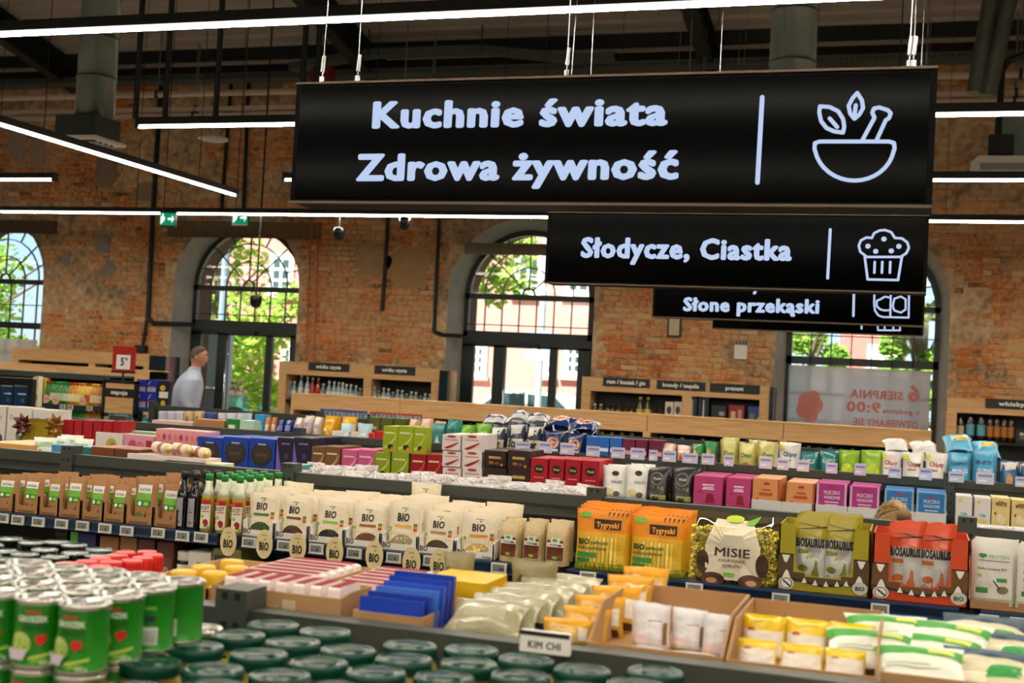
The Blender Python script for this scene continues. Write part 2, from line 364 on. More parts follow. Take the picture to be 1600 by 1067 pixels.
# --- posters hung inside two windows
def papermat(col, t=.45):
    m = bpy.data.materials.new('m_backlit_paper'); m.use_nodes = True; n = m.node_tree; n.nodes.clear()
    d = n.nodes.new('ShaderNodeBsdfDiffuse'); tr = n.nodes.new('ShaderNodeBsdfTranslucent'); x = n.nodes.new('ShaderNodeMixShader'); o = n.nodes.new('ShaderNodeOutputMaterial')
    nz = n.nodes.new('ShaderNodeTexNoise'); nz.inputs['Scale'].default_value = 2.5; mx = n.nodes.new('ShaderNodeMix'); mx.data_type = 'RGBA'
    c = lin(col); mx.inputs['A'].default_value = [v*.85 for v in c[:3]]+[1]; mx.inputs['B'].default_value = c; n.links.new(nz.outputs['Fac'], mx.inputs['Factor'])
    for s in (d, tr): n.links.new(mx.outputs['Result'], s.inputs[0])
    x.inputs[0].default_value = t; n.links.new(d.outputs[0], x.inputs[1]); n.links.new(tr.outputs[0], x.inputs[2]); n.links.new(x.outputs[0], o.inputs[0]); return m
PAPER, PAPERW, PAPERR = papermat('#e6d9d4', .85), papermat('#fafaff', .85), papermat('#ea9a8a', .3)
def put_text(q, s, x0, z0, x1, cap, y, m, bold=.02, mirror=False, rise=0):
    vs, fs, wd = textpoly(s, bold); k = (x1-x0)/wd
    V = [((x1-vx*k) if mirror else (x0+vx*k), y-.0001*ly, z0+vy*cap+rise*(vx*k)) for vx, vy, ly in vs]
    q.add(V, fs, m)
YP = YF-.04
def poster(x0, x1, z0, z1, label, full):
    o = tag(empty('poster', (0,0,0)), label, 'poster', 'opening posters hung in the arched windows')
    q = MB(); n = 24; nz = 12
    f = lambda x, z: YP-.012*math.sin(x*5+z*3)*math.cos(z*7)-.006*math.sin(z*23+x*9)
    vs = [(x0+(x1-x0)*i/n, f(x0+(x1-x0)*i/n, z0+(z1-z0)*j/nz), z0+(z1-z0)*j/nz) for j in range(nz+1) for i in range(n+1)]
    q.add(vs, [(j*(n+1)+i, j*(n+1)+i+1, (j+1)*(n+1)+i+1, (j+1)*(n+1)+i) for j in range(nz) for i in range(n)], PAPER); q.build('sheet', o, smooth=True)
    if full:
        e = MB(); yy = YP-.024; P = []
        for k in range(15): zt = z1-.1-(z1-.1-z0-.02)*k/14; P.append((x0+.76+.0+.16*((zt-1.35)/.75)**2*(1 if zt > 1.35 else .4), zt))
        e.add([(x,yy,z) for x, z in P]+[(x1-.1,yy,z0+.02),(x1-.1,yy,z1-.1)], [tuple(range(len(P)+2))], PAPERW); e.build('white_field', o)
        yt = yy-.004
        def T(s, pa, pb, cap):
            t = MB(); A = un(*pa, yt); B = un(*pb, yt); put_text(t, s, A.x, (A.z+B.z)/2, B.x, cap*.0092, yt, PAPERR, .03, True); t.build('lettering', o)
        T('6', (1418,627), (1437,627), 25); T('SIERPNIA', (1328,622), (1411,624), 13); T('9:00', (1322,643), (1376,644), 16); T('o godzinie', (1379,645), (1437,648), 7); T('OTWIERAMY SIĘ', (1333,666), (1435,667), 11)
        r = MB(); c = un(1265,635,yt)
        for ang, rr in ((.2,.15),(1.1,.17),(2.4,.15),(3.6,.16),(5.0,.15)):
            r.add([(c.x+math.cos(ang)*rr*.6+.1*math.cos(2*math.pi*k/14), yt, c.z+math.sin(ang)*rr*.75+.12*math.sin(2*math.pi*k/14)) for k in range(14)], [tuple(range(14))], papermat('#e89a8e', .35)); yt -= .001
        r.build('red_emblem', o)
A = un(1233,570,YP); poster(A.x, un(1454,590,YP).x, .9, A.z, 'pale backlit opening poster with mirrored red lettering in the right arched window', True)
poster(WC[0]-.95, un(58,540,YP).x, .9, un(30,530,YP).z, 'pale poster in the leftmost arched window above the oak shelf', False)
# --- outdoors
q = MB(); q.box((-60,18.95,-.25), (40,90,-.1), mat('#c9c6ba', .9, var=.1, scale=.5)); tag(q.build('ground'), kind='structure')
q = MB(); q.box((-60,24,-.1), (40,28.2,-.06), mat('#9fb25e', .9, var=.3, scale=3, bump=.4)); tag(q.build('lawn_strip'), kind='structure')
def facade(name, label, x0, x1, y, h, wins, col, arch=False):
    o = tag(empty(name, (x0, y, 0)), label, 'building'); o.location = (0,0,0)
    wl = MB(); wl.box((x0,y,-.1), (x1,y+6,h), mat(col, .9, var=.16, scale=30, bump=.2)); wl.build('wall', o)
    b = MB(); b.box((x0-.02,y-.06,-.1), (x1+.02,y,.5), mat('#9a5a4a', .9, var=.2)); b.build('plinth', o); b = MB(); b.box((x0-.1,y-.12,h-.3), (x1+.1,y,h), mat('#cfc0b4', .9)); b.build('cornice', o)
    for (cx, z, w, hh) in wins:
        f = MB(); f.box((cx-w/2-.12,y-.07,z-.12), (cx+w/2+.12,y-.02,z+hh+.15), mat('#f2efe8', .7)); fo = f.build('window', o)
        g = MB()
        for k in range(2):
            for jn in range(3): g.box((cx-w/2+k*w/2+.05,y-.09,z+jn*hh/3+.05), (cx-w/2+(k+1)*w/2-.05,y-.075,z+(jn+1)*hh/3-.04), mat('#3f565c', .2, var=.3, scale=2))
        g.build('pane', fo)
        s = MB(); s.box((cx-w/2-.2,y-.15,z-.22), (cx+w/2+.2,y,z-.12), mat('#bca79a', .8)); s.build('sill', fo)
    return o
facade('brick_house', 'pink brick house behind the double doors with white framed windows', -23, -7.2, 34, 10, [(un(px,560,34).x, un(px,582,34).z, w_, .72) for px, w_ in ((455,.4),(747,.34),(856,.22),(897,.36))]+[(un(px,440,34).x, un(px,455,34).z, .6, 1.0) for px in (440,826,905)], '#c8877e')
facade('brick_house', 'red brick house with a shallow arched window beyond the poster window', un(1312,540,33).x, un(1412,540,33).x, 33, 9, [(un(1380,560,33).x, un(1380,568,33).z, .55, .32), (un(1350,400,33).x, 4.6, .6, 1.0)], '#c07068')
LEAF = [bpy.data.materials.new('m_leaf%d' % k) for k in range(2)]
for m, c in zip(LEAF, ('#8fb04a', '#5f8a3a')):
    m.use_nodes = True; n = m.node_tree; n.nodes.clear(); g = n.nodes.new('ShaderNodeNewGeometry')
    r = ramp(n, [(0, c), (.5, '#a9c25c'), (1, '#6f9a44')]); n.links.new(g.outputs['Random Per Island'], r.inputs[0])
    d = n.nodes.new('ShaderNodeBsdfDiffuse'); t = n.nodes.new('ShaderNodeBsdfTranslucent'); x = n.nodes.new('ShaderNodeMixShader'); x.inputs[0].default_value = .45; o = n.nodes.new('ShaderNodeOutputMaterial')
    n.links.new(r.outputs[0], d.inputs[0]); n.links.new(r.outputs[0], t.inputs[0]); n.links.new(d.outputs[0], x.inputs[1]); n.links.new(t.outputs[0], x.inputs[2]); n.links.new(x.outputs[0], o.inputs[0])
def tree(label, x, y, zc, rx, rz, nl, k, seed, trunk=.16):
    rg = random.Random(seed); o = tag(empty('leafy_tree', (x, y, -.1)), label, 'tree', 'trees outside the windows')
    t = MB(); bm_ = mat('#6b5a46', .9, var=.3, scale=20, bump=.5); t.cyl((0,0,0), (.1,0,zc), trunk, bm_, 8, trunk*.5)
    for i in range(6): a = rg.uniform(0,6.3); zz = zc*rg.uniform(.5,.95); t.cyl((.05,0,zz), (math.cos(a)*rx*.7, math.sin(a)*rx*.7, zz+rz*.5), trunk*.4, bm_, 6, .02)
    t.build('trunk', o)
    cl = [(rg.uniform(-1,1)*rx, rg.uniform(-1,1)*rx*.7, zc+rg.uniform(-1,1)*rz, rg.uniform(.5,1)*rx*.42) for _ in range(26)]
    f = MB(); 
    for i in range(nl):
        cx, cy_, cz, r = rg.choice(cl); d = Vector((rg.gauss(0,1), rg.gauss(0,1), rg.gauss(0,1))).normalized()*r*rg.uniform(.5,1.05)
        p = Vector((cx,cy_,cz))+d; s = rg.uniform(.08,.17); u = Vector((rg.uniform(-1,1),rg.uniform(-1,1),rg.uniform(-.6,.6))).normalized(); v = u.orthogonal().normalized()
        f.add([p-u*s, p-v*s*.5, p+u*s, p+v*s*.5], [(0,1,2,3)], LEAF[k])
    tag(f.build('foliage', o), kind='stuff')
for i, a in enumerate((('broad light green tree filling the leftmost arched window', -24.5, 27, 3.4, 3.6, 3.6, 9000, 0),
    ('tall sunlit tree behind the left glazed door arch', -16.6, 27, 4.2, 2.0, 3.2, 4200, 0),
    ('bushy tree left of the pole behind the left glazed door', -19.3, 29, 3.5, 2.2, 3.0, 3200, 1),
    ('pale leafy tree at the left of the middle door arch', -9.9, 25.5, 4.9, 1.5, 1.9, 3600, 0),
    ('dark shrubby tree left of the red brick house', un(1262,540,28).x, 28, 2.6, .75, 1.9, 2600, 1),
    ('slender tree right of the red brick house by the poster', un(1436,540,27).x, 27, 3.6, .9, 2.9, 4200, 1))): tree(*a, seed=i+11)
# parking sign, lamp pole, totem and cars outside
o = tag(empty('parking_sign', un(838,600,25)), 'blue parking sign on a pale pole behind the middle glazed door', 'sign'); p0 = un(842,600,25); o.location = (p0.x, 25, -.1)
q = MB(); q.cyl((0,0,0), (0,0,5.0), .07, mat('#c6d2d8', .4, .4), 8); q.build('pole', o)
q = MB(); q.box((-.3,-.07,2.15), (.3,-.04,2.75), mat('#9fb8d8', .4)); pl = q.build('plate', o)
q = MB(); put_text(q, 'P', -.16, 2.25, .16, .38, -.08, mat('#ffffff', .5), .03); q.build('letter', pl)
o = tag(empty('lamp_pole', (un(350,450,24).x, 24, -.1)), 'thick grey lamp pole behind the left glazed door', 'pole'); q = MB(); m = mat('#93a7b5', .45, .3)
q.cyl((0,0,0), (0,0,6.5), .1, m, 12, .07); q.build('shaft', o); q = MB(); q.box((-.2,-.2,0), (.2,.2,.35), m); q.build('base', o)
o = tag(empty('info_totem', (un(340,560,21).x, 21, -.1)), 'blue grey info board standing outside the left glazed door', 'board'); q = MB(); m = mat('#6f8797', .4, .2)
q.box((-.22,0,0), (.22,.12,1.25), m); q.build('foot', o); q = MB(); q.box((-.24,-.02,1.28), (.24,.14,2.35), mat('#8ba6b8', .35)); q.build('panel', o)
def car(label, x, y, col):
    o = tag(empty('parked_car', (x, y, -.1)), label, 'car'); b = MB(); m = mat(col, .25, .2, coat=.5)
    b.prism([(-2.1,.35),(2.1,.35),(2.15,.7),(1.95,.88),(1.1,.95),(.55,1.42),(-1.0,1.45),(-1.75,.98),(-2.1,.9)], -.82, .82, m); b.build('body', o)
    g = MB(); gm = mat('#34474c', .1)
    g.prism([(.95,.97),(.5,1.36),(-.2,1.38),(-.2,.97)], -.83, .83, gm); g.prism([(-.28,.97),(-.28,1.38),(-.95,1.38),(-1.5,1.0)], -.83, .83, gm); g.build('side_window', o)
    for wx in (-1.3, 1.35):
        for wy in (-.8, .8): w = MB(); w.cyl((wx,wy-.09,.32), (wx,wy+.09,.32), .32, mat('#1a1c1c', .7), 16); w.cyl((wx,wy-.1,.32), (wx,wy+.1,.32), .19, mat('#a9adb0', .3, .8), 12); w.build('wheel', o)
    for wx in (-2.1, 2.05): l = MB(); l.box((wx-.06,-.75,.62), (wx+.1,-.45,.78), mat('#f0e9dc', .2)); l.build('lamp', o)
car('white parked hatchback behind the middle glazed door', un(850,630,31.5).x, 31.5, '#f2f4f4')
car('dark green parked car behind the left glazed door', un(350,625,30).x-.5, 30, '#2f6660')
# --- roof
deckz = lambda y: 6.42+.2*(18.2-y) if y > 4 else 9.26
q = MB(); DM = mat('#a79c90', .6, var=.12, scale=2)
ys = [18.97]; 
while ys[-1] > 4: ys.append(ys[-1]-.14)
pr_ = []
for k, y in enumerate(ys): pr_.append((y, deckz(y)+(.035 if k % 2 else 0))); pr_.append((y-.1, deckz(y-.1)+(.035 if k % 2 else 0)))
pr_.append((-6.3, 9.26))
vs = [(-22.3,y,z) for y, z in pr_]+[(8.3,y,z) for y, z in pr_]; n_ = len(pr_)
q.add(vs, [(k,k+1,n_+k+1,n_+k) for k in range(n_-1)], DM); ceil = tag(q.build('ceiling'), kind='structure')
RM = mat('#141d1c', .55, var=.2)
for rx in (-18.9,-13.75,-8.2,-3.0,2.3):
    q = MB()
    for (zo, h, w) in ((-.05,.04,.2),(-.42,.38,.03),(-.46,.04,.2)):
        q.add([(rx+sx*w/2, y, deckz(y)+zo+hh) for y in (4.5,18) for sx in (-1,1) for hh in (0,h)], [(0,1,3,2),(4,6,7,5),(0,4,5,1),(2,3,7,6),(0,2,6,4),(1,5,7,3)], RM)
    q.build('rafter', ceil)
for py_ in (17.25,16.2,14.9,13.3,11.5):
    q = MB(); q.box((-22,py_-.05,deckz(py_)-.18), (8,py_+.05,deckz(py_)), RM); q.build('purlin', ceil)
q = MB(); q.box((-22,17.8,6.3), (8,18.1,6.5), mat('#2a1512', .7)); q.build('eave_beam', ceil)
for (a, b) in (((58,0),(88,36)),((275,0),(222,29)),((378,0),(472,18)),((875,0),(800,12)),((60,-20),(110,36))):
    A = un(*a, 16.2); B = un(*b, 16.6); q = MB(); q.cyl(A, B, .035, RM, 6); q.build('brace', ceil)
# --- services below the roof
def hung_pipe(name, label, cat, pts, r, m, n=10, group=None):
    q = MB(); q.tube(pts, r, m, n); return tag(q.build(name, smooth=False), label, cat, group)
PIPE = mat('#cdb9a8', .5, var=.1)
def run(name, label, y, z, box=None, r=.04):
    o = tag(empty(name, (0, y, z)), label, 'pipe'); q = MB()
    if box: q.box((-21,-box[0]/2,-box[1]/2), (7.5,box[0]/2,box[1]/2), PIPE)
    else: q.cyl((-21,0,0), (7.5,0,0), r, PIPE, 10)
    q.build('run', o)
    for k in range(7): x = -19+k*4+(y % 1); h = MB(); h.cyl((x,0,0), (x,0,deckz(y)-z), .008, STEEL, 5); h.box((x-.02,-.06,-.06), (x+.02,.06,.06), DKG); h.build('hanger', o)
run('white_pipe', 'upper thin pale pipe running along the brick wall', 16, 5.60, r=.045)
run('cable_duct', 'lower pale double cable duct along the brick wall', 17, 5.50, (.1,.05))
run('cable_duct', 'flat pale cable duct just above the double duct', 17.02, 5.60, (.12,.07))
o = tag(empty('cable_tray', (0,0,0)), 'long grey perforated cable tray high on the wall', 'cable tray'); TM = mat('#5f6a66', .5, .5, var=.2, scale=40)
q = MB(); q.box((-21,17.2,6.12), (7,17.5,6.14), TM); q.box((-21,17.19,6.12), (7,17.205,6.22), TM); q.build('tray', o)
q = MB()
for k in range(230): x = -16.5+k*.075; q.box((x,17.183,6.16), (x+.035,17.19,6.175), BLK)
tag(q.build('slot', o), kind='stuff')
for k in range(8): x = -19+k*3.4; q = MB(); q.cyl((x,17.3,6.14), (x,17.3,deckz(17.3)), .012, DKG, 5); q.build('hanger', o)
o = tag(empty('cable_tray', (0,0,0)), 'grey cable tray bent over the rafter above the big sign', 'cable tray')
P = [un(*p, 16.8) for p in ((450,108),(490,100),(575,86),(752,80),(885,94),(960,92))]
for a, b in zip(P, P[1:]):
    q = MB(); q.add([a, b, b+Vector((0,0,.1)), a+Vector((0,0,.1)), a+Vector((0,.25,0)), b+Vector((0,.25,0))], [(0,1,2,3),(0,1,5,4)], TM); q.build('tray', o)
for p in (P[2], P[3]): q = MB(); q.cyl(p, (p.x,p.y,deckz(p.y)), .012, DKG, 5); q.build('hanger', o)
DUCT = mat('#7d857f', .35, .75, var=.3, scale=3, bump=.1)
# supply duct with a square diffuser box, and a bare one further right
o = tag(empty('ventilation_duct', (0,0,0)), 'round galvanised duct with a square diffuser box at the left', 'duct')
xr = un(147,215,10.7).x; xl = un(86,200,10.7).x; rr = ray(187,220); yb = xr/(rr.x/rr.y); zt = un(147,178,10.7).z; zb = un(147,212,10.7).z
cx, cy_ = (xl+xr)/2+.07, (10.7+yb)/2
q = MB()
for k in range(12): z = zt+k*.42; q.lathe([(.2,z),(.2,z+.4),(.207,z+.405),(.207,z+.42)], DUCT, 24, (cx,cy_,0))
q.build('pipe', o, smooth=True)
q = MB(); q.box((xl,10.7,zb), (xr,yb,zt), mat('#39423e', .5)); q.build('diffuser_box', o)
q = MB(); LM = mat('#d8d2c8', .5); q.box((xl-.05,10.65,zb-.03), (xr+.05,yb+.05,zb), LM); q.build('lip', o)
q = MB()
for k in range(7): y = 10.75+k*(yb-10.85)/6; q.box((xl+.04,y,zb-.045), (xr-.04,y+.05,zb-.03), LM if k % 2 else DKG); 
q.build('grille', o)
o = tag(empty('ventilation_duct', (0,0,0)), 'round galvanised duct above the right part of the big sign', 'duct'); c = un(1240,60,11); q = MB()
for k in range(12): z = 3.6+k*.45; q.lathe([(.2,z),(.2,z+.43),(.207,z+.435),(.207,z+.45)], DUCT, 24, (c.x,11,0))
q.build('pipe', o, smooth=True)
for (a, b, r, lb) in (((1553,-30),(1523,145),.09,'left'), ((1583,-30),(1543,150),.09,'right')):
    A = un(*a, 14.6); B = un(*b, 14.6); q = MB(); S = MB()
    for k in range(6): p = A.lerp(B, k/6); p2 = A.lerp(B, (k+.95)/6); q.cyl(p, p2, r, DUCT, 14); q.cyl(p2, A.lerp(B, (k+1)/6), r*1.06, DUCT, 14)
    tag(q.build('slanted_duct', smooth=False), '%s of two thin slanted silver ducts at the upper right' % lb, 'duct')
o = tag(empty('air_conditioner', un(1560,262,15)), 'white wall air conditioner at the right edge', 'air conditioner'); q = MB(); AW = mat('#d9d4c8', .4)
q.prism([(-.3,-.1),(1.2,-.1),(1.2,.1),(-.22,.1),(-.3,.03)], -.2, .2, AW); q.build('body', o); q = MB(); q.box((-.2,-.205,-.06), (1.1,-.2,.02), mat('#8f8a80', .5)); q.build('louvre', o)
q = MB(); q.box((-.05,-.1,.12), (1.2,.2,.55), mat('#6f7a76', .5, .3)); q.build('bracket_plate', o); q = MB(); q.box((-.12,-.2,.12), (.14,-.05,.34), BLK); q.build('junction_box', o)
q = MB(); q.tube([un(1558,230,14.9)-o.location, un(1566,110,14.9)-o.location, un(1575,95,14.9)-o.location, un(1600,85,14.9)-o.location], .035, BLK, 8); q.build('conduit', o)
# black conduits and orange cables on the brick wall
YC = YW-.05
def conduit(label, pts, r=.035, m=BLK, name='wall_conduit', cat='conduit', group=None):
    return hung_pipe(name, label, cat, [un(*p, YC) for p in pts], r, m, 8, group)
conduit('long black conduit beside the left glazed door, bending right to it', [(252,118),(238,345),(231,497),(240,505),(300,507)], .04)
o = conduit('thin black conduit dropping to a small box above the shelf', [(229,500),(223,540)], .025)
b = MB(); p = un(221,545,YC); b.box((p.x-.1,YC-.06,p.z-.06), (p.x+.1,YC+.04,p.z+.06), BLK); b.build('junction_box', o)
conduit('short black conduit ending halfway up the wall, left of the middle arch', [(607,110),(606,343),(597,486)], .03)
conduit('black conduit bending right to the middle glazed door', [(690,110),(686,343),(678,518),(692,523),(722,525)], .03)
conduit('left of two thin black conduits dropping behind the light strip', [(362,118),(345,338)], .03); conduit('right of two thin black conduits dropping behind the light strip', [(389,118),(380,335)], .03)
OR = mat('#c4622a', .6)
for k, (a, b, lb) in enumerate((((486,346),(473,640),'left'), ((498,346),(486,640),'right'))): conduit('%s of two thin orange cables on the wall beside the left glazed door' % lb, [a, ((a[0]+b[0])/2+2,480), b], .012, OR, 'orange_cable', 'cable')
# small things high up
def fitting(name, label, cat, px, py, Y, build):
    p = un(px, py, Y); o = tag(empty(name, p), label, cat); build(o); return o
def f_disc(o):
    q = MB(); q.lathe([(0,-.03),(.1,-.03),(.17,-.01),(.175,.01),(.08,.05),(.03,.07)], mat('#cfcabd', .45), 24); q.build('dish', o, smooth=True); q = MB(); q.cyl((0,0,.05), (0,0,deckz(12.5)-o.location.z), .02, mat('#b9b2a4', .5), 8); q.build('stem', o)
fitting('access_point', 'round white access point hanging below the light strip', 'access point', 333, 217, 12.5, f_disc)
def f_box(o): q = MB(); q.box((-.14,-.1,-.12), (.14,.1,.12), mat('#8d1712', .4)); q.build('housing', o); q = MB(); q.cyl((0,0,.1), (0,0,deckz(16)-o.location.z), .015, BLK, 6); q.build('stem', o)
fitting('red_alarm_box', 'small red box on the far wall above the big sign', 'alarm', 505, 120, 16, f_box)
def f_cam(o):
    q = MB(); q.lathe([(0,-.11),(.05,-.1),(.075,-.05),(.08,0),(.08,.04),(.05,.06),(0,.06)], mat('#0d1112', .25), 14); q.build('dome', o, smooth=True); q = MB(); q.cyl((0,0,.05), (0,0,.35), .012, BLK, 6); q.build('stem', o)
fitting('dome_camera', 'black dome camera under the light strip beside the left arch', 'camera', 530, 362, 14.55, f_cam); fitting('dome_camera', 'black dome camera under the light strip over the wall centre', 'camera', 633, 346, 14.5, f_cam)
p = un(400,468,14.5); o = tag(empty('dome_camera', p), 'black dome camera on a long drop in front of the left arch', 'camera'); f_cam(o); q = MB(); q.cyl((0,0,.3), (0,0,deckz(14.5)-p.z), .012, BLK, 6); q.build('drop_rod', o)
def f_exit(o):
    G = emis('#0f7a52', .9); Wm = emis('#e8fff4', .9); q = MB(); q.box((-.12,-.02,-.1), (.12,.02,.1), BLK); q.build('housing', o); q = MB(); q.box((-.115,-.025,-.08), (.115,-.02,.085), G); q.build('panel', o)
    st_ = MB(); st_.cyl((-.08,0,.1), (-.08,0,deckz(o.location.y)-o.location.z), .006, BLK, 5); st_.build('stem', o)
    q = MB(); y = -.028; q.add([(.01,y,-.01),(.07,y,-.01),(.07,y,-.05),(.11,y,.005),(.07,y,.06),(.07,y,.02),(.01,y,.02)], [tuple(range(7))], Wm)
    q.add([(-.1,y,-.07),(-.05,y,-.03),(-.03,y,.02),(-.06,y,.05),(-.1,y,.04)], [tuple(range(5))], Wm); q.add([(-.07+.015*math.cos(k),y,.065+.015*math.sin(k)) for k in range(6)], [tuple(range(6))], Wm); q.build('pictogram', o)
fitting('exit_sign', 'green exit sign with arrow hanging in front of the light strip', 'exit sign', 263, 343, 14.35, f_exit); fitting('exit_sign', 'green exit sign half hidden behind the light strip', 'exit sign', 376, 341, 14.7, f_exit)
def f_frame(o): q = MB(); q.box((-.1,-.03,-.16), (.1,0,.16), BLK); q.build('frame', o); q = MB(); q.box((-.075,-.034,-.13), (.075,-.03,.13), mat('#c9b79a', .6)); q.build('sheet', o)
fitting('framed_notice', 'small black framed notice on the brick below the signs', 'picture frame', 1054, 510, YW-.02, f_frame)
def f_rout(o):
    q = MB(); q.box((-.09,-.05,-.11), (.09,0,.09), mat('#e2ded2', .45)); q.build('housing', o); q = MB()
    for x in (-.07,-.02,.03,.07): q.cyl((x,-.02,.08), (x,-.02,.14), .008, BLK, 5)
    for x in (-.04,.04): q.cyl((x,-.01,.1), (x,-.01,.42), .008, STEEL, 5)
    q.build('antenna', o)
fitting('router', 'small white router box with antennas on the brick wall', 'router', 1158, 549, YW-.02, f_rout)
# --- LED strips
LED = emis('#fff4e2', STRIP); LEDS = emis('#fff6e8', 9.0); ZS = 3.61
def strip(label, a, b, rods=(), black=False):
    a = Vector(a); b = Vector(b); d = (b-a).normalized(); s = Vector((-d.y,d.x,0)); o = tag(empty('light_strip', a), label, 'light strip', 'linear LED strips under the roof'); L = (b-a).length
    rz = math.atan2(d.y, d.x); o.rotation_euler = (0,0,rz)
    q = MB(); q.box((0,-.04,.012), (L,.04,.075), BLK); q.build('housing', o)
    q = MB(); q.box((.01,-.024,-.006), (L-.01,.024,.0115), LEDS); q.box((.01,-.024,-.0065), (L-.01,.024,-.006), LED); q.build('diffuser', o)
    for x in (0, L): q = MB(); q.box((x-.015,-.042,-.02), (x+.015,.042,.08), BLK); q.build('end_cap', o)
    x = 1.0
    while x < L:
        p = a+d*x; q = MB(); q.cyl((x,0,.07), (x,0,deckz(p.y)-a.z), .004, DKG, 4); q.build('wire', o); x += 2.6
    for X in rods: q = MB(); q.cyl((X-a.x,0,.07), (X-a.x,0,deckz(a.y)-a.z-.1), .025, BLK, 8); q.build('rod', o)
strip('bright LED strip along the top edge, in front of the big sign cables', (-9.3,6.38,ZS), (7.5,6.38,ZS))
strip('LED strip behind the big sign with a black end cap at left', (-6.42,9.1,ZS), (7.5,9.1,ZS), [un(217,95,9.1).x, un(263,95,9.1).x, un(342,95,9.1).x, un(477,60,9.1).x, un(499,60,9.1).x])
strip('short LED strip at the left edge above the oak shelf', (-19,11.8,ZS), (-9.4,11.8,ZS)); strip('LED strip seen right of the big sign, second lowest', (-6.48,11.8,ZS), (7.5,11.8,ZS))
strip('lowest and longest LED strip crossing in front of the brick wall', (-19,14.5,ZS), (7.5,14.5,ZS))
strip('LED strip running away from the viewer at the left', (-7.72,8.5,ZS), (-7.72,12.87,ZS))
for k, y in enumerate((3.65,.95,-1.8,-4.5)): strip('LED strip over the %s aisle towards the viewer' % ORD[k], (-9.3,y,ZS), (7.5,y,ZS))
strip('LED strip far left over the drinks aisle', (-19,9.1,ZS), (-9.4,9.1,ZS))
# --- hanging department signs
SIGNF = mat('#020303', .1, var=.1, spec=.05); SIGNE = mat('#050606', .5, spec=.1); LIT = emis('#c9dcff', .62)
def stroke(q, pts, w, y, m, Y, off, sc, closed=False):
    """a flat line of the pictogram, points measured in a photo crop"""
    P = [un(off[0]+x/sc, off[1]+z/sc, Y) for x, z in pts]
    if closed: P.append(P[0])
    for a, b in zip(P, P[1:]):
        t = Vector((b.x-a.x, b.z-a.z)); 
        if t.length < 1e-6: continue
        t.normalize(); nx, nz = -t.y*w/2, t.x*w/2
        q.add([(a.x+nx,y,a.z+nz),(a.x-nx,y,a.z-nz),(b.x-nx,y,b.z-nz),(b.x+nx,y,b.z+nz)], [(0,1,2,3)], m)
    for p in P: q.add([(p.x+w/2*math.cos(2*math.pi*k/10),y,p.z+w/2*math.sin(2*math.pi*k/10)) for k in range(10)], [tuple(range(10))], m)
SY = [3.375,6.088,8.79,11.51]
def sign(k, label, texts, icon, ztop=2.482, zbot=2.122):
    Y = SY[k]; o = tag(empty('hanging_sign', (-.91,Y+.09,zbot)), label, 'sign', 'hanging department signs'); o.location = (0,0,0)
    q = MB(); q.box((-1.832,Y,zbot), (.012,Y+.16,ztop), SIGNE); q.build('case', o)
    q = MB(); q.box((-1.815,Y-.006,zbot+.012), (-.005,Y,ztop-.012), SIGNF); q.build('face', o)
    q = MB(); q.box((-1.832,Y-.008,zbot-.004), (.012,Y+.004,zbot+.003), mat('#6b5c4c', .35, .5)); q.box((-1.832,Y-.008,ztop-.003), (.012,Y+.004,ztop+.003), mat('#6b5c4c', .35, .5)); q.build('edge_trim', o)
    y = Y-.0075; q = MB()
    for (s, pa, pb, cap) in texts:
        A = un(*pa, y); B = un(*pb, y); vs, fs, wd = textpoly(s, .038); kx = (B.x-A.x)/wd
        q = MB(); q.add([(A.x+vx*kx, y-.0001*ly, A.z+(B.z-A.z)*(vx/wd)+vy*cap) for vx, vy, ly in vs], fs, LIT); q.build('lettering', o)
    q = MB(); icon(q, y, Y-.0075); q.build('pictogram', o)
    pts, off, wd_ = (([(388,450),(366,845)],(1060,0),.0125), ([(703,55),(691,280)],(1060,340),.014), ([(813,330),(810,455)],(1060,340),.016), ([(849,480),(848,514)],(1060,340),.016))[k]
    q = MB(); stroke(q, pts, wd_, y, LIT, y, off, 2.963); q.build('divider_line', o)
    for x, dx in ((-1.78,.05),(-1.66,0),(-1.0,.0),(-.06,.02),(-.05,-.0)):
        c = MB(); cm = mat('#c9cccb', .25, .9); top = deckz(Y)-.02 if Y > 4 else 9.2
        c.cyl((x,Y+.06,ztop), (x+dx*3,Y+.06,top), .0018, cm, 5); c.cyl((x,Y+.06,ztop), (x,Y+.06,ztop+.035), .008, cm, 6); c.cyl((x,Y+.06,ztop+.05), (x+.004,Y+.06,ztop+.1), .006, cm, 6); c.build('cable', o)
    return o
def ic1(q, y, Y):
    o = (1060,0); s = 2.963; w = .0105
    bowl = [(655,655),(632,662),(630,690)]+[(815-185*math.cos(t), 668+168*math.sin(t)) for t in [math.pi*k/18 for k in range(1,18)]]+[(1001,690),(998,662),(975,655)]
    stroke(q, bowl, w, y, LIT, Y, o, s, True); S = lambda P, c=False, ww=w: stroke(q, P, ww, y, LIT, Y, o, s, c)
    S([(655,492),(652,520),(660,560),(685,592),(720,608),(762,614),(768,585),(762,550),(740,515),(700,495)], True); S([(700,548),(735,588)])
    S([(828,430),(806,455),(788,490),(795,525),(815,550),(838,530),(855,500),(850,465)], True); S([(821,487),(816,530)])
    S([(852,648),(908,545),(898,522),(905,502),(930,497),(970,510),(983,525),(975,547),(960,556),(918,648)])

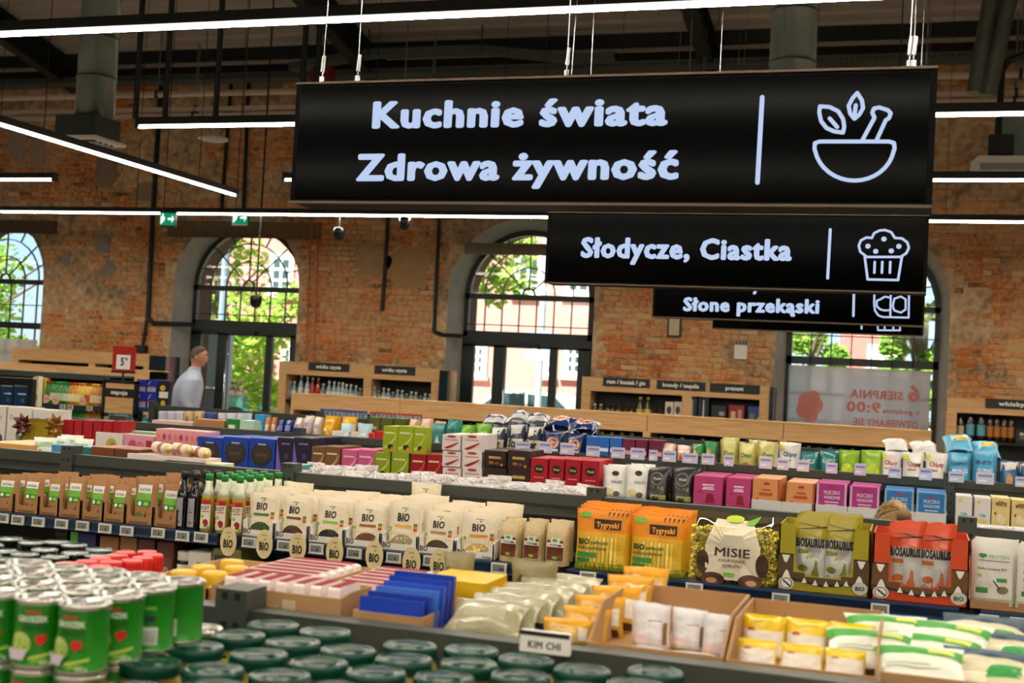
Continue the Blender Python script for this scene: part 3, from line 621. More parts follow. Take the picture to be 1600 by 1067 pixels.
def ic2(q, y, Y):
    o = (1060,340); s = 2.963; w = .0115; S = lambda P, c=False, ww=w: stroke(q, P, ww, y, LIT, Y, o, s, c)
    S([(868,178),(842,158),(835,130),(845,105),(870,92),(896,94),(906,72),(930,60),(955,57),(985,67),(1002,94),(1035,96),(1060,115),(1067,140),(1055,165),(1034,178)]); S([(862,182),(1036,182)])
    S([(863,184),(876,286),(1017,289),(1034,184)])
    for d in ((877,132),(951,99),(1020,133),(913,156),(985,154)): S([d, (d[0]+1,d[1])], False, .024)
    for x in (909,944,981): S([(x,205),(x-2,255)])
def ic3(q, y, Y):
    o = (1060,340); s = 2.963; w = .0125; S = lambda P, c=False, ww=w: stroke(q, P, ww, y, LIT, Y, o, s, c)
    S([(908,330),(906,400),(910,430),(925,452),(945,460),(1066,463),(1068,330)]); S([(984,330),(981,460)])
    S([(918,385),(935,378),(955,366),(980,370)]); S([(918,385),(918,410),(935,425),(955,430),(978,428)]); S([(1000,375),(1030,365),(1052,378),(1052,425),(1030,440),(1000,430),(992,410),(1000,375)])
def ic4(q, y, Y):
    o = (1060,340); s = 2.963; S = lambda P, c=False, ww=.014: stroke(q, P, ww, y, LIT, Y, o, s, c)
    S([(921,480),(924,521),(1026,522),(1027,480)]); S([(955,480),(955,520)]); S([(995,480),(995,520)])
sign(0, 'largest black hanging sign reading Kuchnie świata Zdrowa żywność with mortar pictogram', [('Kuchnie świata', (581,199), (1043,194), .078), ('Zdrowa żywność', (556,281), (1060,278), .078)], ic1)
sign(1, 'second black hanging sign reading Słodycze, Ciastka with muffin pictogram', [('Słodycze, Ciastka', (907,401), (1237,406), .10)], ic2)
sign(2, 'third black hanging sign reading Słone przekąski below a hidden line', [('Słone przekąski', (1067,485), (1280,489), .095), ('y', (1176,452), (1189,452), .095)], ic3)
sign(3, 'rearmost black hanging sign mostly hidden behind the third one', [], ic4, 2.55, 2.19)
# ================================================================ SHELVING AND GOODS
def xz(px, Y, Z):
    t = (px-800)/FPX; dz = Z-CH
    return (t*(_F.y*Y+_F.z*dz)-(_R.y*Y+_R.z*dz))/(_R.x-t*_F.x)
METAL = mat('#454a44', .42, .25, var=.12, scale=10); METALD = mat('#232826', .5, .2); RAIL = mat('#16263f', .28, var=.15)
ZSP = 1.20
def gondola(label, Y, X0, X1, posts, zf=.99, rails=True, zr=1.13, zl=None, d=.47):
    """double sided shelving: posts, spine with a hollow top beam, shelves front and back, price rails"""
    o = tag(empty('shelving_gondola', ((X0+X1)/2, Y, 0)), label, 'shelving', 'parallel shelving gondolas'); o.location = (0,0,0)
    P = sorted(set([X0]+list(posts)+[X1]))
    q = MB(); q.box((X0,Y-d,0), (X1,Y+d,.14), METALD); q.build('plinth', o)
    for p in P:
        q = MB(); q.box((p-.03,Y-.035,0), (p+.03,Y+.035,ZSP+.035), METAL)
        for k in range(14):
            for s in (-.012,.012): q.box((p+s-.005,Y-.0365,ZSP+.018-k*.05), (p+s+.005,Y-.035,ZSP+.03-k*.05), BLK)
        q.build('post', o)
    for a, b in zip(P, P[1:]):
        a += .031; b -= .031
        q = MB(); q.prism([(a,ZSP-.085),(b,ZSP-.085),(b,ZSP),(a,ZSP)], Y-.022, Y+.022, METAL); q.box((a,Y-.03,ZSP-.05), (b,Y-.022,ZSP-.042), METALD); q.build('top_beam', o)
        q = MB(); q.box((a,Y-.012,.14), (b,Y+.012,ZSP-.085), METALD); q.build('back_panel', o)
        zq = zl if zl and a < P[0]+.1 else zr
        for z, s in ((zf,-1),(zf-.3,-1),(zf-.6,-1),(zq,1),(zf-.3,1),(zf-.6,1)):
            q = MB(); y0, y1 = (Y-d,Y-.04) if s < 0 else (Y+.04,Y+d)
            q.box((a,y0,z-.03), (b,y1,z), METAL); q.build('shelf', o)
            if rails and z != zq:
                q = MB(); yr = Y+s*d; y0, y1 = (yr-.016,yr) if s < 0 else (yr,yr+.016)
                q.box((a,y0,z-.04), (b,y1,z+.004), RAIL)
                yy = y0-.004 if s < 0 else y1
                for zz in (z-.037,z-.004): q.box((a,yy,zz), (b,yy+.004,zz+.007), mat('#2c4569', .25))  # paler blue edge lines, the plastic's highlights put into the colour
                q.build('price_rail', o)
    return o
YA, YB, YCc, YD = 1.95, 4.59, 7.34, 10.37
ZAF = 1.10
pB = [xz(px, YB, ZSP) for px in (112, 455, 932, 1511)]; pB = [pB[0]-1.33]+pB+[pB[-1]+1.3]
pC = [xz(px, YCc, ZSP) for px in (195, 1097, 1483)]; pC = [pC[0], pC[0]+1.33, pC[0]+2.66]+pC[1:]+[pC[-1]+1.3]
pA = [xz(376, YA, ZSP), xz(376, YA, ZSP)+1.33]
gondola('nearest shelving gondola with pea cans and pickle jars', YA, -2.4, .9, pA, zf=ZAF, rails=False, zr=1.175, zl=1.12)
gondola('second shelving gondola with organic goods and a navy price rail', YB, pB[0], pB[-1], pB[1:-1])
gondola('third shelving gondola with chocolates in front and crisps behind', YCc, pC[0], pC[-1], pC[1:-1])
gondola('fourth shelving gondola in front of the oak liquor shelf', YD, xz(240, YD, ZSP), 2.6, [-5.2,-3.9,-2.6,-1.3,0,1.3])
gondola('short shelving gondola further left behind the red gift bags', YCc, -8.6, pC[0]-.07, [-7.6,-6.3])
# ---------------------------------------------------------------- printed art on curved packs
def art(q, items, mp, e=.0, sub=1):
    """flat print: rectangles, ellipses, polygons and lettering laid on the surface mp(u,v,lift)"""
    for li, it in enumerate(items):
        l = e+.004*(li+1); k = it[0]
        if k == 'r':
            _, a, b, c, d, col = it; m = mat(col, .5); nu = max(1, int(abs(c-a)*sub)); nv = max(1, int(abs(d-b)*sub))
            vs = [mp(a+(c-a)*i/nu, b+(d-b)*j/nv, l) for j in range(nv+1) for i in range(nu+1)]
            q.add(vs, [(j*(nu+1)+i, j*(nu+1)+i+1, (j+1)*(nu+1)+i+1, (j+1)*(nu+1)+i) for j in range(nv) for i in range(nu)], m)
        elif k == 'e':
            _, cx, cy, rx, ry, col = it; n = 14
            vs = [mp(cx, cy, l)]+[mp(cx+rx*f*math.cos(2*math.pi*i/n), cy+ry*f*math.sin(2*math.pi*i/n), l) for f in (.5,1) for i in range(n)]
            q.add(vs, [(0,1+i,1+(i+1)%n) for i in range(n)]+[(1+i,1+n+i,1+n+(i+1)%n,1+(i+1)%n) for i in range(n)], mat(col, .5))
        elif k == 'p':
            P = it[1]
            if sub > 1:
                D = [(a[0]+(b[0]-a[0])*t/4, a[1]+(b[1]-a[1])*t/4) for a, b in zip(P, P[1:]+P[:1]) for t in range(4)]; cx = sum(p[0] for p in P)/len(P); cy = sum(p[1] for p in P)/len(P); n = len(D)
                vs = [mp(cx, cy, l)]+[mp(cx+(u-cx)*f, cy+(v-cy)*f, l) for f in (.5,1) for u, v in D]
                q.add(vs, [(0,1+i,1+(i+1)%n) for i in range(n)]+[(1+i,1+n+i,1+n+(i+1)%n,1+(i+1)%n) for i in range(n)], mat(it[2], .5))
            else: q.add([mp(u, v, l) for u, v in P], [tuple(range(len(P)))], mat(it[2], .5))
        elif k == 't':
            _, s, x0, y0, x1, cap, col = it[:7]; vs, fs, wd = textpoly(s, it[7] if len(it) > 7 else .012); kx = (x1-x0)/wd
            q.add([mp(x0+vx*kx, y0+vy*cap, l+.0012*ly) for vx, vy, ly in vs], fs, mat(col, .5))
def build_proto(body, prints, parts=()):
    """-> list of (part name, mesh); first entry is the body"""
    out = [(None, body)]
    if prints: out.append(('print', prints))
    return out+list(parts)
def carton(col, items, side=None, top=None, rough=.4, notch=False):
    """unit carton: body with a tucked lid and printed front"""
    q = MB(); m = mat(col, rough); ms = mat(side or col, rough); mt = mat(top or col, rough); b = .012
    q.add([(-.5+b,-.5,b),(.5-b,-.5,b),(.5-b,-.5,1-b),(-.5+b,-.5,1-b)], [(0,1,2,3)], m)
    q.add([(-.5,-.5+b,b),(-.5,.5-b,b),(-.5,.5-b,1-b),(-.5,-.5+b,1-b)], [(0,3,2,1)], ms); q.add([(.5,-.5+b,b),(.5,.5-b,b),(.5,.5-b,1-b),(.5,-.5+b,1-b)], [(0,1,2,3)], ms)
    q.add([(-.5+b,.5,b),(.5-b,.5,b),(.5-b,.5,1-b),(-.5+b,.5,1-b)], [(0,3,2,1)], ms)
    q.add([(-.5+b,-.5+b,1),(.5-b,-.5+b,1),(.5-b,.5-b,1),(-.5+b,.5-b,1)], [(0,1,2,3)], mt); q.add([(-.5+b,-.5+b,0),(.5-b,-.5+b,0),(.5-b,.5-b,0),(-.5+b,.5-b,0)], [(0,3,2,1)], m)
    # chamfers
    def ch(a, b_, c, d): q.add([a,b_,c,d], [(0,1,2,3)], m)
    for s in (-1, 1):
        x0, x1 = s*(.5-b), s*.5
        ch((x0,-.5,b),(x1,-.5+b,b),(x1,-.5+b,1-b),(x0,-.5,1-b)); ch((x0,.5,b),(x1,.5-b,b),(x1,.5-b,1-b),(x0,.5,1-b)); ch((x0,-.5+b,1),(x1,-.5+b,1-b),(x1,.5-b,1-b),(x0,.5-b,1))
    for s in (-1, 1): y0, y1 = s*(.5-b), s*.5; ch((-.5+b,y0,1),(.5-b,y0,1),(.5-b,y1,1-b),(-.5+b,y1,1-b))
    body = q.mesh('carton'); p = MB(); art(p, items, lambda u, v, l: (u-.5, -.5-l, v))
    f = MB(); f.box((-.44,-.47,1.0), (.44,.1,1.006), mt); 
    return build_proto(body, p.mesh('print') if items else None, [('lid_flap', f.mesh('lid_flap'))])
def pouch(col, items, prof='stand', seed=0, crimp=None, rough=.35, wr=.05, coat=0, nu=10, nv=12, clear=None):
    """unit bag: front and back sheets that bulge, flat seam on top"""
    sh = {'stand': lambda v: max(.03, (1-v)**.55*(.45+.55*min(1, v*6+.55))), 'pillow': lambda v: max(.03, math.sin(math.pi*min(1, max(0, v)))**.55), 'block': lambda v: .9 if v < .72 else max(.03, .9*(1-(v-.72)/.28)**.7), 'puff': lambda v: max(.04, math.sin(math.pi*min(.97, .12+v*.86))**.5)}[prof]
    wid = {'stand': lambda v: 1-.05*math.sin(math.pi*v), 'pillow': lambda v: 1-.1*math.sin(math.pi*v), 'block': lambda v: 1-.03*v, 'puff': lambda v: 1-.14*math.sin(math.pi*v)}[prof]
    def S(u, v): 
        uu = min(1, abs(2*u-1)); w = mnoise.noise(Vector((u*4+seed*3.7, v*5, seed)))*wr*(1-uu**3)
        return .5*sh(v)*max(0, 1-uu**(3.5 if prof != 'block' else 7))**.6+w*min(1, sh(v)*2)
    tz = lambda u, v: v+(mnoise.noise(Vector((u*3, seed*2.1, 7)))*.03 if v > .9 else 0)
    fr = lambda u, v, l=0: ((u-.5)*wid(v), -S(u, v)-l, tz(u, v))
    q = MB(); m = clear or mat(col, rough, coat=coat, bump=.15, scale=9); mc = mat(crimp, rough) if crimp else m
    for s in (1, -1):
        vs = []
        for j in range(nv+1):
            for i in range(nu+1): x, y, z = fr(i/nu, j/nv); vs.append((x, y*s, z))
        F = [(j*(nu+1)+i, j*(nu+1)+i+1, (j+1)*(nu+1)+i+1, (j+1)*(nu+1)+i) for j in range(nv) for i in range(nu)]
        if s < 0: F = [f[::-1] for f in F]
        cut = int(nv*.88)*nu; q.add(vs, F[:cut], m); b = len(q.v)-len(vs); i_ = q.mi(mc)
        for f in F[cut:]: q.f.append(tuple(b+k for k in f)); q.m.append(i_)
    body = q.mesh('bag', True); p = MB(); art(p, items, fr, .012, 16)
    return build_proto(body, p.mesh('print') if items else None)
def put(name, proto, loc, scale=(1,1,1), rz=0, label=None, cat=None, group=None, rx=0, parent=None):
    o = bpy.data.objects.new(name, proto[0][1]); COL.objects.link(o); o.location = loc; o.scale = scale; o.rotation_euler = (rx,0,rz)
    if parent: o.parent = parent
    for pn, me in proto[1:]:
        c = bpy.data.objects.new(pn, me); COL.objects.link(c); c.parent = o
    if label: tag(o, label, cat, group)
    return o
def px_put(name, proto, x0, x1, yt, Y, Z, d, label, cat, group=None, rz=0, rx=0, hs=1):
    """front of the pack on plane Y, left and right edge and top as measured in the photo, base on Z"""
    a = xz(x0, Y, Z); b = xz(x1, Y, Z); h = (un((x0+x1)/2, yt, Y).z-Z)*hs
    return put(name, proto, ((a+b)/2, Y+d/2, Z+.001), ((b-a)*.985, d, h), rz, label, cat, group, rx)
def tray(name, w, d, h, front, col, cut=.55, thick=.004, label=None, cat='tray', group=None, loc=(0,0,0), rz=0, extra=None):
    """open shelf tray of card: base, back, two sides that slope down to a low front lip with a scooped middle"""
    o = tag(empty(name, loc, rz), label, cat, group); m = mat(col, .7, var=.06, scale=30)
    q = MB(); q.box((-w/2,-d/2,0), (w/2,d/2,thick), m); q.build('base', o)
    for s in (-1, 1):
        q = MB(); x0 = s*w/2-(thick if s > 0 else 0); prof = [(-d/2,0),(d/2,0),(d/2,h),(-d/2+d*.25,h),(-d/2,front)]
        vs = [(x0,y,z) for y, z in prof]+[(x0+thick,y,z) for y, z in prof]; n = 5
        q.add(vs, [tuple(range(n-1,-1,-1)), tuple(range(n,2*n))]+[(k,(k+1)%n,n+(k+1)%n,n+k) for k in range(n)], m); q.build('side_panel', o)
    q = MB(); q.box((-w/2,d/2-thick,0), (w/2,d/2,h), m); q.build('rear_panel', o)
    P = [(-w/2,0),(w/2,0),(w/2,front)]
    for k in range(9): t = math.pi*k/8; P.append((math.cos(t)*w*.5*cut, front*(1-.55*min(1, math.sin(t)*2.2))))
    P.append((-w/2,front)); q = MB(); q.prism(P, -d/2, -d/2+thick, m); f = q.build('front_lip', o)
    if extra: p = MB(); art(p, extra, lambda u, v, l: ((u-.5)*w, -d/2-l*.1, v*front)); p.build('print', f)
    return o
# ---------------------------------------------------------------- round packs
def lathe_proto(prof, m, n=22, parts=(), smooth=True): q = MB(); q.lathe(prof, m, n); return [(None, q.mesh('pack', smooth))]+list(parts)
def cylart(items, r, z0, h, a0=-.9, a1=.9):
    p = MB(); art(p, items, sub=8, mp=lambda u, v, l: ((r+.0003+l*.05)*math.sin(a0+(a1-a0)*u), -(r+.0003+l*.05)*math.cos(a0+(a1-a0)*u), z0+h*v)); return p.mesh('label_print', True)
def lm(f, n=22, smooth=True):
    q = MB(); f(q); return q.mesh('part', smooth)
# ---------------------------------------------------------------- gondola A, front: pea cans and pickle jars
TIN = mat('#c9c7c0', .22, .9, var=.1); GREEN = '#1f8a1c'
CR, CHH = .0345, .0945
def can_proto(col, items, back=None):
    b = lathe_proto([(.031,0,TIN),(CR,.003,TIN),(CR,.007),(CR-.0006,.008),(CR-.0006,CHH-.008),(CR,CHH-.007,TIN),(CR+.0008,CHH-.002,TIN),(CR-.0005,CHH,TIN),(CR-.003,CHH-.001,TIN),(CR-.0045,CHH-.005,TIN),(CR-.012,CHH-.005,TIN),(CR-.014,CHH-.004,TIN),(0,CHH-.004,TIN)], mat(col, .3, .2, coat=.4), 26)
    def tab(q):
        q.lathe([(.004,CHH-.004),(.009,CHH-.004),(.009,CHH-.0015),(.004,CHH-.0015)], TIN, 10, (0,.012,0)); q.box((-.006,-.002,CHH-.004), (.006,.016,CHH-.002), TIN)
    return b+[('ring_pull', lm(tab, smooth=False)), ('label_print', cylart(items, CR, .008, CHH-.016))]
peas = [('t','GROSZEK',.2,.74,.86,.1,'#e9f3df',.02),('t','ZIELONY',.3,.6,.9,.085,'#0c3f10'),('r',.38,.88,.7,.92,'#c7382c'),('e',.28,.36,.25,.2,'#b6cf74')]
peas += [('e',.1+.052*i+(.026 if j % 2 else 0),.28+.05*j,.03,.028,('#a9c94e','#7da934','#c6dc7e')[(i+j) % 3]) for i in range(7) for j in range(4)]
peas += [('p',[(.06,.28),(.5,.28),(.42,.1),(.14,.1)],'#cfc3cf'),('e',.76,.47,.07,.07,'#d01f1f'),('e',.68,.47,.06,.06,'#d01f1f'),('p',[(.62,.46),(.82,.46),(.7,.34)],'#d01f1f'),('p',[(.5,.1),(.95,.2),(.97,.25),(.55,.17)],'#b9d25a'),('p',[(.55,.05),(.9,.08),(.8,.14),(.6,.12)],'#86b03a'),('t','400 g',.72,.04,.92,.05,'#f4ffe8')]
backp = [('r',.1,.1,.85,.42,'#e6e6da'),('r',.2,.52,.4,.62,'#24333a'),('r',.55,.52,.78,.62,'#24333a'),('r',.1,.74,.8,.8,'#69b04a')]+[('r',.14,.14+.03*k,.8,.15+.03*k,'#6b6b66') for k in range(8)]
PEA, PEAB = can_proto(GREEN, peas), can_proto(GREEN, backp)
c0 = unz(131, 941, 1.289); rows = [(1.45,5),(1.527,5),(1.602,5),(1.677,5)]
gi = 0
for j, (y, n) in enumerate(rows):
    for i in range(n):
        x = c0.x-.0705*i+(.002*j)
        for lay in range(2):
            if lay == 0 and j > 1 and i > 0: continue
            o = put('pea_can', PEAB if (i == 0 and j > 1) else PEA, (x+R_.uniform(-.001,.001), y, ZAF+.0005+lay*.0947), rz=R_.uniform(-.25,.35),
                label='green pea can, %s from the right, %s row, %s layer of the stack' % (('first','second','third','fourth','fifth')[i], ('front','second','third','rear')[j], ('lower','upper')[lay]), cat='can', group='stacked green pea cans')
p = unz(316, 981, ZAF+.0947); put('pea_can', PEA, (p.x, p.y, ZAF+.0005), label='single low green pea can right of the can stack, before the shelf post', cat='can', group='stacked green pea cans')
LID = mat('#06392b', .2, var=.06, spec=.25); BRINE = mat('#b9a13a', .25, var=.35, scale=40)
JH = .1
LR = .0435
def jarparts():
    gl = mat('#c3b155', .1, var=.25, scale=30, coat=.8)
    b = lathe_proto([(.036,0),(.045,.006),(.0465,.02),(.0465,.055),(.044,.07),(.037,.079),(.037,.084)], gl, 24)
    lid = lambda q: q.lathe([(LR-.001,JH-.018),(LR,JH-.016),(LR,JH-.004),(LR-.002,JH-.001),(LR-.005,JH),(LR-.008,JH-.002),(LR-.017,JH-.003),(LR-.02,JH-.0005),(0,JH-.0005)], LID, 28)
    lug = lambda q: [q.box((LR*math.cos(a)-.003,LR*math.sin(a)-.003,JH-.019), (LR*math.cos(a)+.003,LR*math.sin(a)+.003,JH-.015), LID) for a in (0,1.57,3.14,4.71)]
    veg = lambda q: [q.lathe([(0,.02),(.011,.025),(.013,.045),(.01,.065),(0,.068)], mat('#8f9a3c', .4), 8, (.036*math.cos(a),.036*math.sin(a),0)) for a in [k*.785 for k in range(8)]]
    return b+[('lid', lm(lid)), ('lid_lug', lm(lug, smooth=False)), ('pickles', lm(veg))]
JAR = jarparts()
lids = [(235,1032),(320,1042),(408,1052),(305,1008),(405,1020),(495,1034),(588,1048),(372,990),(450,1000),(535,1015),(428,974),(497,986),(480,1064),(215,1075),(640,1008),(612,1030),(730,1016),(705,1033),(658,1053),(808,1028),(762,1049),(893,1041),(850,1062),(955,1070),(990,1053),(745,1075),(560,1076),(380,1080),(300,1072)]
gi = 0; ZT = ZAF+JH+.0005
done = []
for i, (a, b) in enumerate(sorted(lids, key=lambda t: (t[0]))):
    p = unz(a, b, ZT)
    p.y = min(p.y, YA-.072)
    for _ in range(60):
        mv = False
        for d in done:
            v = Vector((p.x-d.x, p.y-d.y, 0))
            if v.length < .096: p += v.normalized()*(.0965-v.length); mv = True
        p.y = min(p.y, YA-.072)
        if not mv: break
    if any(((p.x-d.x)**2+(p.y-d.y)**2)**.5 < .0935 for d in done): continue
    done.append(p.copy())
    put('pickle_jar', JAR, (p.x, p.y, ZAF+.0005), rz=i*.7, label='pickle jar with dark green lid, %s from the left among the front jars' % nth(i), cat='jar', group='pickle jars with dark green lids')
# ---------------------------------------------------------------- gondola A, rear side
ZR = 1.175
KRAFT = '#b0875a'
def jar2():
    h = .085
    b = lathe_proto([(.024,0),(.028,.004),(.028,.055),(.024,.064)], mat('#2a2320', .2, coat=.6), 18)
    lid = lambda q: q.lathe([(.0275,.062),(.0275,.08),(.026,.083),(.0235,.081),(.018,.083),(0,.083)], mat('#101614', .25, .2, coat=.6), 22)
    rim = lambda q: q.lathe([(.0278,.079),(.0285,.081),(.0262,.0838),(.0255,.082)], mat('#8d9a96', .25, .8), 22)
    return b+[('lid', lm(lid)), ('rim', lm(rim))]
ZRL = 1.12
J2 = jar2(); done = []
for i, (a, b) in enumerate([(15,840),(49,846),(116,850),(5,859),(70,857),(39,864),(117,862),(155,857),(15,872),(86,868),(52,876),(150,866),(85,846),(-20,866),(-15,850)]):
    p = unz(a, b, ZRL+.0845); p.y = min(max(p.y, YA+.07), 2.39)
    for d in done:
        v = Vector((p.x-d.x, p.y-d.y, 0))
        if v.length < .059: p += v.normalized()*(.06-v.length)
    done.append(p.copy()); put('sauce_jar', J2, (p.x, p.y, ZRL+.0005), label='dark jar with black lid behind the pea cans, %s of the block' % ORD[i], cat='jar', group='black lidded jars behind the pea cans')
RED = mat('#d8201c', .35, coat=.3)
def bottle_red():
    b = lathe_proto([(.018,0),(.021,.003),(.021,.05),(.014,.066)], mat('#7a1410', .3, coat=.5), 16)
    cap = lambda q: q.lathe([(.0195,.064),(.0205,.066),(.0205,.104),(.019,.108),(.0165,.107),(0,.107)], RED, 18)
    rib = lambda q: [q.box((.0205*math.cos(a)-.0008,.0205*math.sin(a)-.0008,.068), (.0205*math.cos(a)+.0008,.0205*math.sin(a)+.0008,.103), RED) for a in [k*.393 for k in range(16)]]
    return b+[('cap', lm(cap)), ('cap_rib', lm(rib, smooth=False))]
BR = bottle_red(); done = []
for i, (a, b) in enumerate([(239,866),(196,862),(224,870),(184,867),(206,875),(177,877),(157,872),(137,876),(157,884),(110,879),(215,863)]):
    p = unz(a, b, ZRL+.108); p.y = min(max(p.y, YA+.07), 2.39)
    for _ in range(20):
        for d in done:
            v = Vector((p.x-d.x, p.y-d.y, 0))
            if v.length < .0435: p += v.normalized()*(.044-v.length)
    p.y = min(max(p.y, YA+.065), 2.39)
    done.append(p.copy()); put('sauce_bottle', BR, (p.x, p.y, ZRL+.0005), label='sauce bottle with tall bright red cap, number %s counting from the nearest kraft tray' % ORD[i], cat='bottle', group='red capped sauce bottles')
# kraft tray with yellow lidded tubs
x0, x1 = xz(255, 2.05, ZR), xz(330, 2.05, ZR)
tray('kraft_tray', .13, .28, .1, .09, '#c39a63', label='kraft tray with yellow lidded tubs right of the pea cans', loc=((x0+x1)/2-.005, 2.16, ZRL+.001))
tub = lathe_proto([(.018,0),(.022,.05),(.0225,.065)], mat('#e9e2cf', .4), 16)+[('lid', lm(lambda q: q.lathe([(.0235,.064),(.0235,.098),(.021,.102),(0,.102)], mat('#e7b51e', .35), 18)))]
for i, (dx, dy) in enumerate(((-.03,2.08),(.025,2.1),(-.03,2.15),(.025,2.18),(-.02,2.24))):
    put('spread_tub', tub, ((x0+x1)/2+dx, dy, ZRL+.006), label='yellow lidded tub, %s from the front in the kraft tray by the pea cans' % ORD[i], cat='tub', group='yellow lidded tubs')
# kraft boxes of red and white packets
def kraft_box(label, X0, X1, Y0, Y1, h, hf=None, marks=None):
    o = tag(empty('kraft_box', ((X0+X1)/2, (Y0+Y1)/2, ZR+.001)), label, 'box', 'kraft boxes on the nearest gondola'); m = mat(KRAFT, .75, var=.08, scale=25); w, d = X1-X0, Y1-Y0; hf = hf or h; t = .004
    for nm, a, b in (('base',(-w/2,-d/2,0),(w/2,d/2,t)), ('front_panel',(-w/2,-d/2,t),(w/2,-d/2+t,hf)), ('rear_panel',(-w/2,d/2-t,t),(w/2,d/2,h))): q = MB(); q.box(a, b, m); c = q.build(nm, o)
    for s in (-1, 1):
        q = MB(); x = s*w/2-(t if s > 0 else 0); P = [(-d/2+t,t),(d/2-t,t),(d/2-t,h),(-d/2+d*.3,h),(-d/2+t,hf)]
        q.add([(x,y,z) for y, z in P]+[(x+t,y,z) for y, z in P], [(4,3,2,1,0),(5,6,7,8,9)]+[(k,(k+1)%5,5+(k+1)%5,5+k) for k in range(5)], m); q.build('side_panel', o)
    if marks: p = MB(); art(p, marks, lambda u, v, l: ((u-.5)*w, -d/2-l*.1, v*hf)); p.build('print', o)
    return o
def packet():
    """red wafer packet standing on edge with a white rounded rim"""
    q = MB(); n = 10; P = [(-.5,0),(.5,0),(.5,.9)]+[(.5-.12*(1-math.cos(a)), .9+.1*math.sin(a)) for a in (.5,1.0,1.57)]+[(-.5+.12*(1-math.cos(a)), .9+.1*math.sin(a)) for a in (1.57,1.0,.5)]+[(-.5,.9)]
    q.prism(P, -.5, .5, mat('#f2e4e0', .6, spec=.2)); b = q.mesh('packet')
    r = MB(); r.prism([(x*.93, .0+z*1.02) for x, z in P], -.44, .44, mat('#8c0c1a', .6, spec=.15)); return [(None, b), ('red_side', r.mesh('red_side'))]
PK = packet()
def fill_packets(X0, X1, Y0, Y1, n, h, along_x, lab):
    for i in range(n):
        t = (i+.5)/n
        if along_x: put('wafer_packet', PK, (X0+(X1-X0)*t, (Y0+Y1)/2, ZR+.0065), (Y1-Y0-.02, (X1-X0)/n*.62, h), rz=math.pi/2, label='red and white wafer packet, %s from the left in the %s' % (nth(i, n), lab), cat='packet', group='wafer packets in kraft boxes')
        else: put('wafer_packet', PK, ((X0+X1)/2, Y0+(Y1-Y0)*t, ZR+.0065), (X1-X0-.02, (Y1-Y0)/n*.62, h), label='red and white wafer packet, %s from the front in the %s' % (ORD[i], lab), cat='packet', group='wafer packets in kraft boxes')
a0 = xz(332, 2.0, ZR+.07); a1 = xz(534, 2.0, ZR+.07)
kraft_box('front kraft box of red wafer packets with a paper tag', a0, a1, 2.0, 2.13, .052, .047, [('r',.56,.35,.66,.75,'#c9b79a'),('r',.4,.4,.53,.5,'#c7ab80')]); fill_packets(a0+.008, a1-.008, 2.01, 2.12, 7, .056, True, 'front kraft box')
b0 = xz(356, 2.16, ZR+.08); b1 = xz(500, 2.16, ZR+.08); kraft_box('rear left kraft box of red wafer packets', b0, b1, 2.15, 2.40, .04, .036); fill_packets(b0+.006, b1-.006, 2.16, 2.39, 6, .043, False, 'rear left kraft box')
b2 = b1+.012; b3 = xz(622, 2.16, ZR+.08); kraft_box('rear right kraft box of red wafer packets', b2, b3, 2.15, 2.40, .04, .036); fill_packets(b2+.006, b3-.006, 2.16, 2.39, 6, .043, False, 'rear right kraft box')
# blue packets in a low tray, yellow box
t0 = xz(553, 1.99, ZR+.03); t1 = xz(662, 1.99, ZR+.03); kraft_box('low kraft tray of blue packets', t0, t1, 1.985, 2.14, .034, .034)
BLU = [carton(c, [('r',.05,.05,.95,.16,'#2f86d8'),('r',.52,.18,.92,.2,'#8fb4e8')], rough=.25) for c in ('#1a3fb4','#16389f','#3f6fd0','#2a55c2')]
for i in range(6): put('blue_packet', BLU[i % 4], ((t0+t1)/2+(.004*i if i < 3 else .012), 1.998+i*.023, ZR+.0065), (t1-t0-.014, .014, .052+.006*i), rx=-.1, label='flat shiny blue packet, %s from the front in the low kraft tray' % ORD[i], cat='packet', group='blue packets in a low tray')
y0 = xz(668, 2.2, ZR+.05); y1 = xz(762, 2.2, ZR+.05)
o = put('yellow_box', carton('#e8b90e', [('r',0,.62,1,.63,'#c99a08'),('r',.02,.3,.98,.305,'#c99a08')], rough=.45), ((y0+y1)/2, 2.25, ZR+.001), (y1-y0, .13, un(715, 906, 2.2).z-ZR), label='plain bright yellow carton beside the blue packets', cat='box')
q = MB(); q.add([(.5,-.45,.35),(.62,-.4,.55),(.62,.3,.6),(.5,.35,.85)], [(0,1,2,3)], mat('#dcae0c', .45)); q.build('side_flap', o)
NOO = pouch('#a39d78', [('r',.2,.3,.8,.5,'#b9b392')], 'pillow', 3, rough=.18, wr=.12, coat=.6)
xa = xz(700, 2.0, ZR+.03); xb = xz(826, 2.0, ZR+.03)
for i in range(6): put('noodle_pack', NOO, ((xa+xb)/2+.012*i-.02, 2.02+i*.055, ZR+.014+.003*i), ((xb-xa)*.95, .04, .08), rx=-1.0, label='shiny pale green noodle pack, %s from the front beside the KIM CHI card' % ORD[i], cat='noodle pack', group='pale noodle packs')
for i, (a, b, y, z) in enumerate(((795,870,2.33,1.19),(690,740,2.34,1.2))): put('noodle_pack', pouch('#8f865f', [('e',.25,.5,.08,.2,'#2f4a22')], 'pillow', 9+i, rough=.25, wr=.1), (xz((a+b)/2,y,z), y, ZR+.01), (xz(b,y,z)-xz(a,y,z), .04, .09), label=('olive noodle pack standing behind the pale packs','dark noodle pack behind the yellow carton')[i], cat='noodle pack')
ka = xz(833, 1.985, ZR+.03); kb = xz(908, 1.985, ZR+.03)
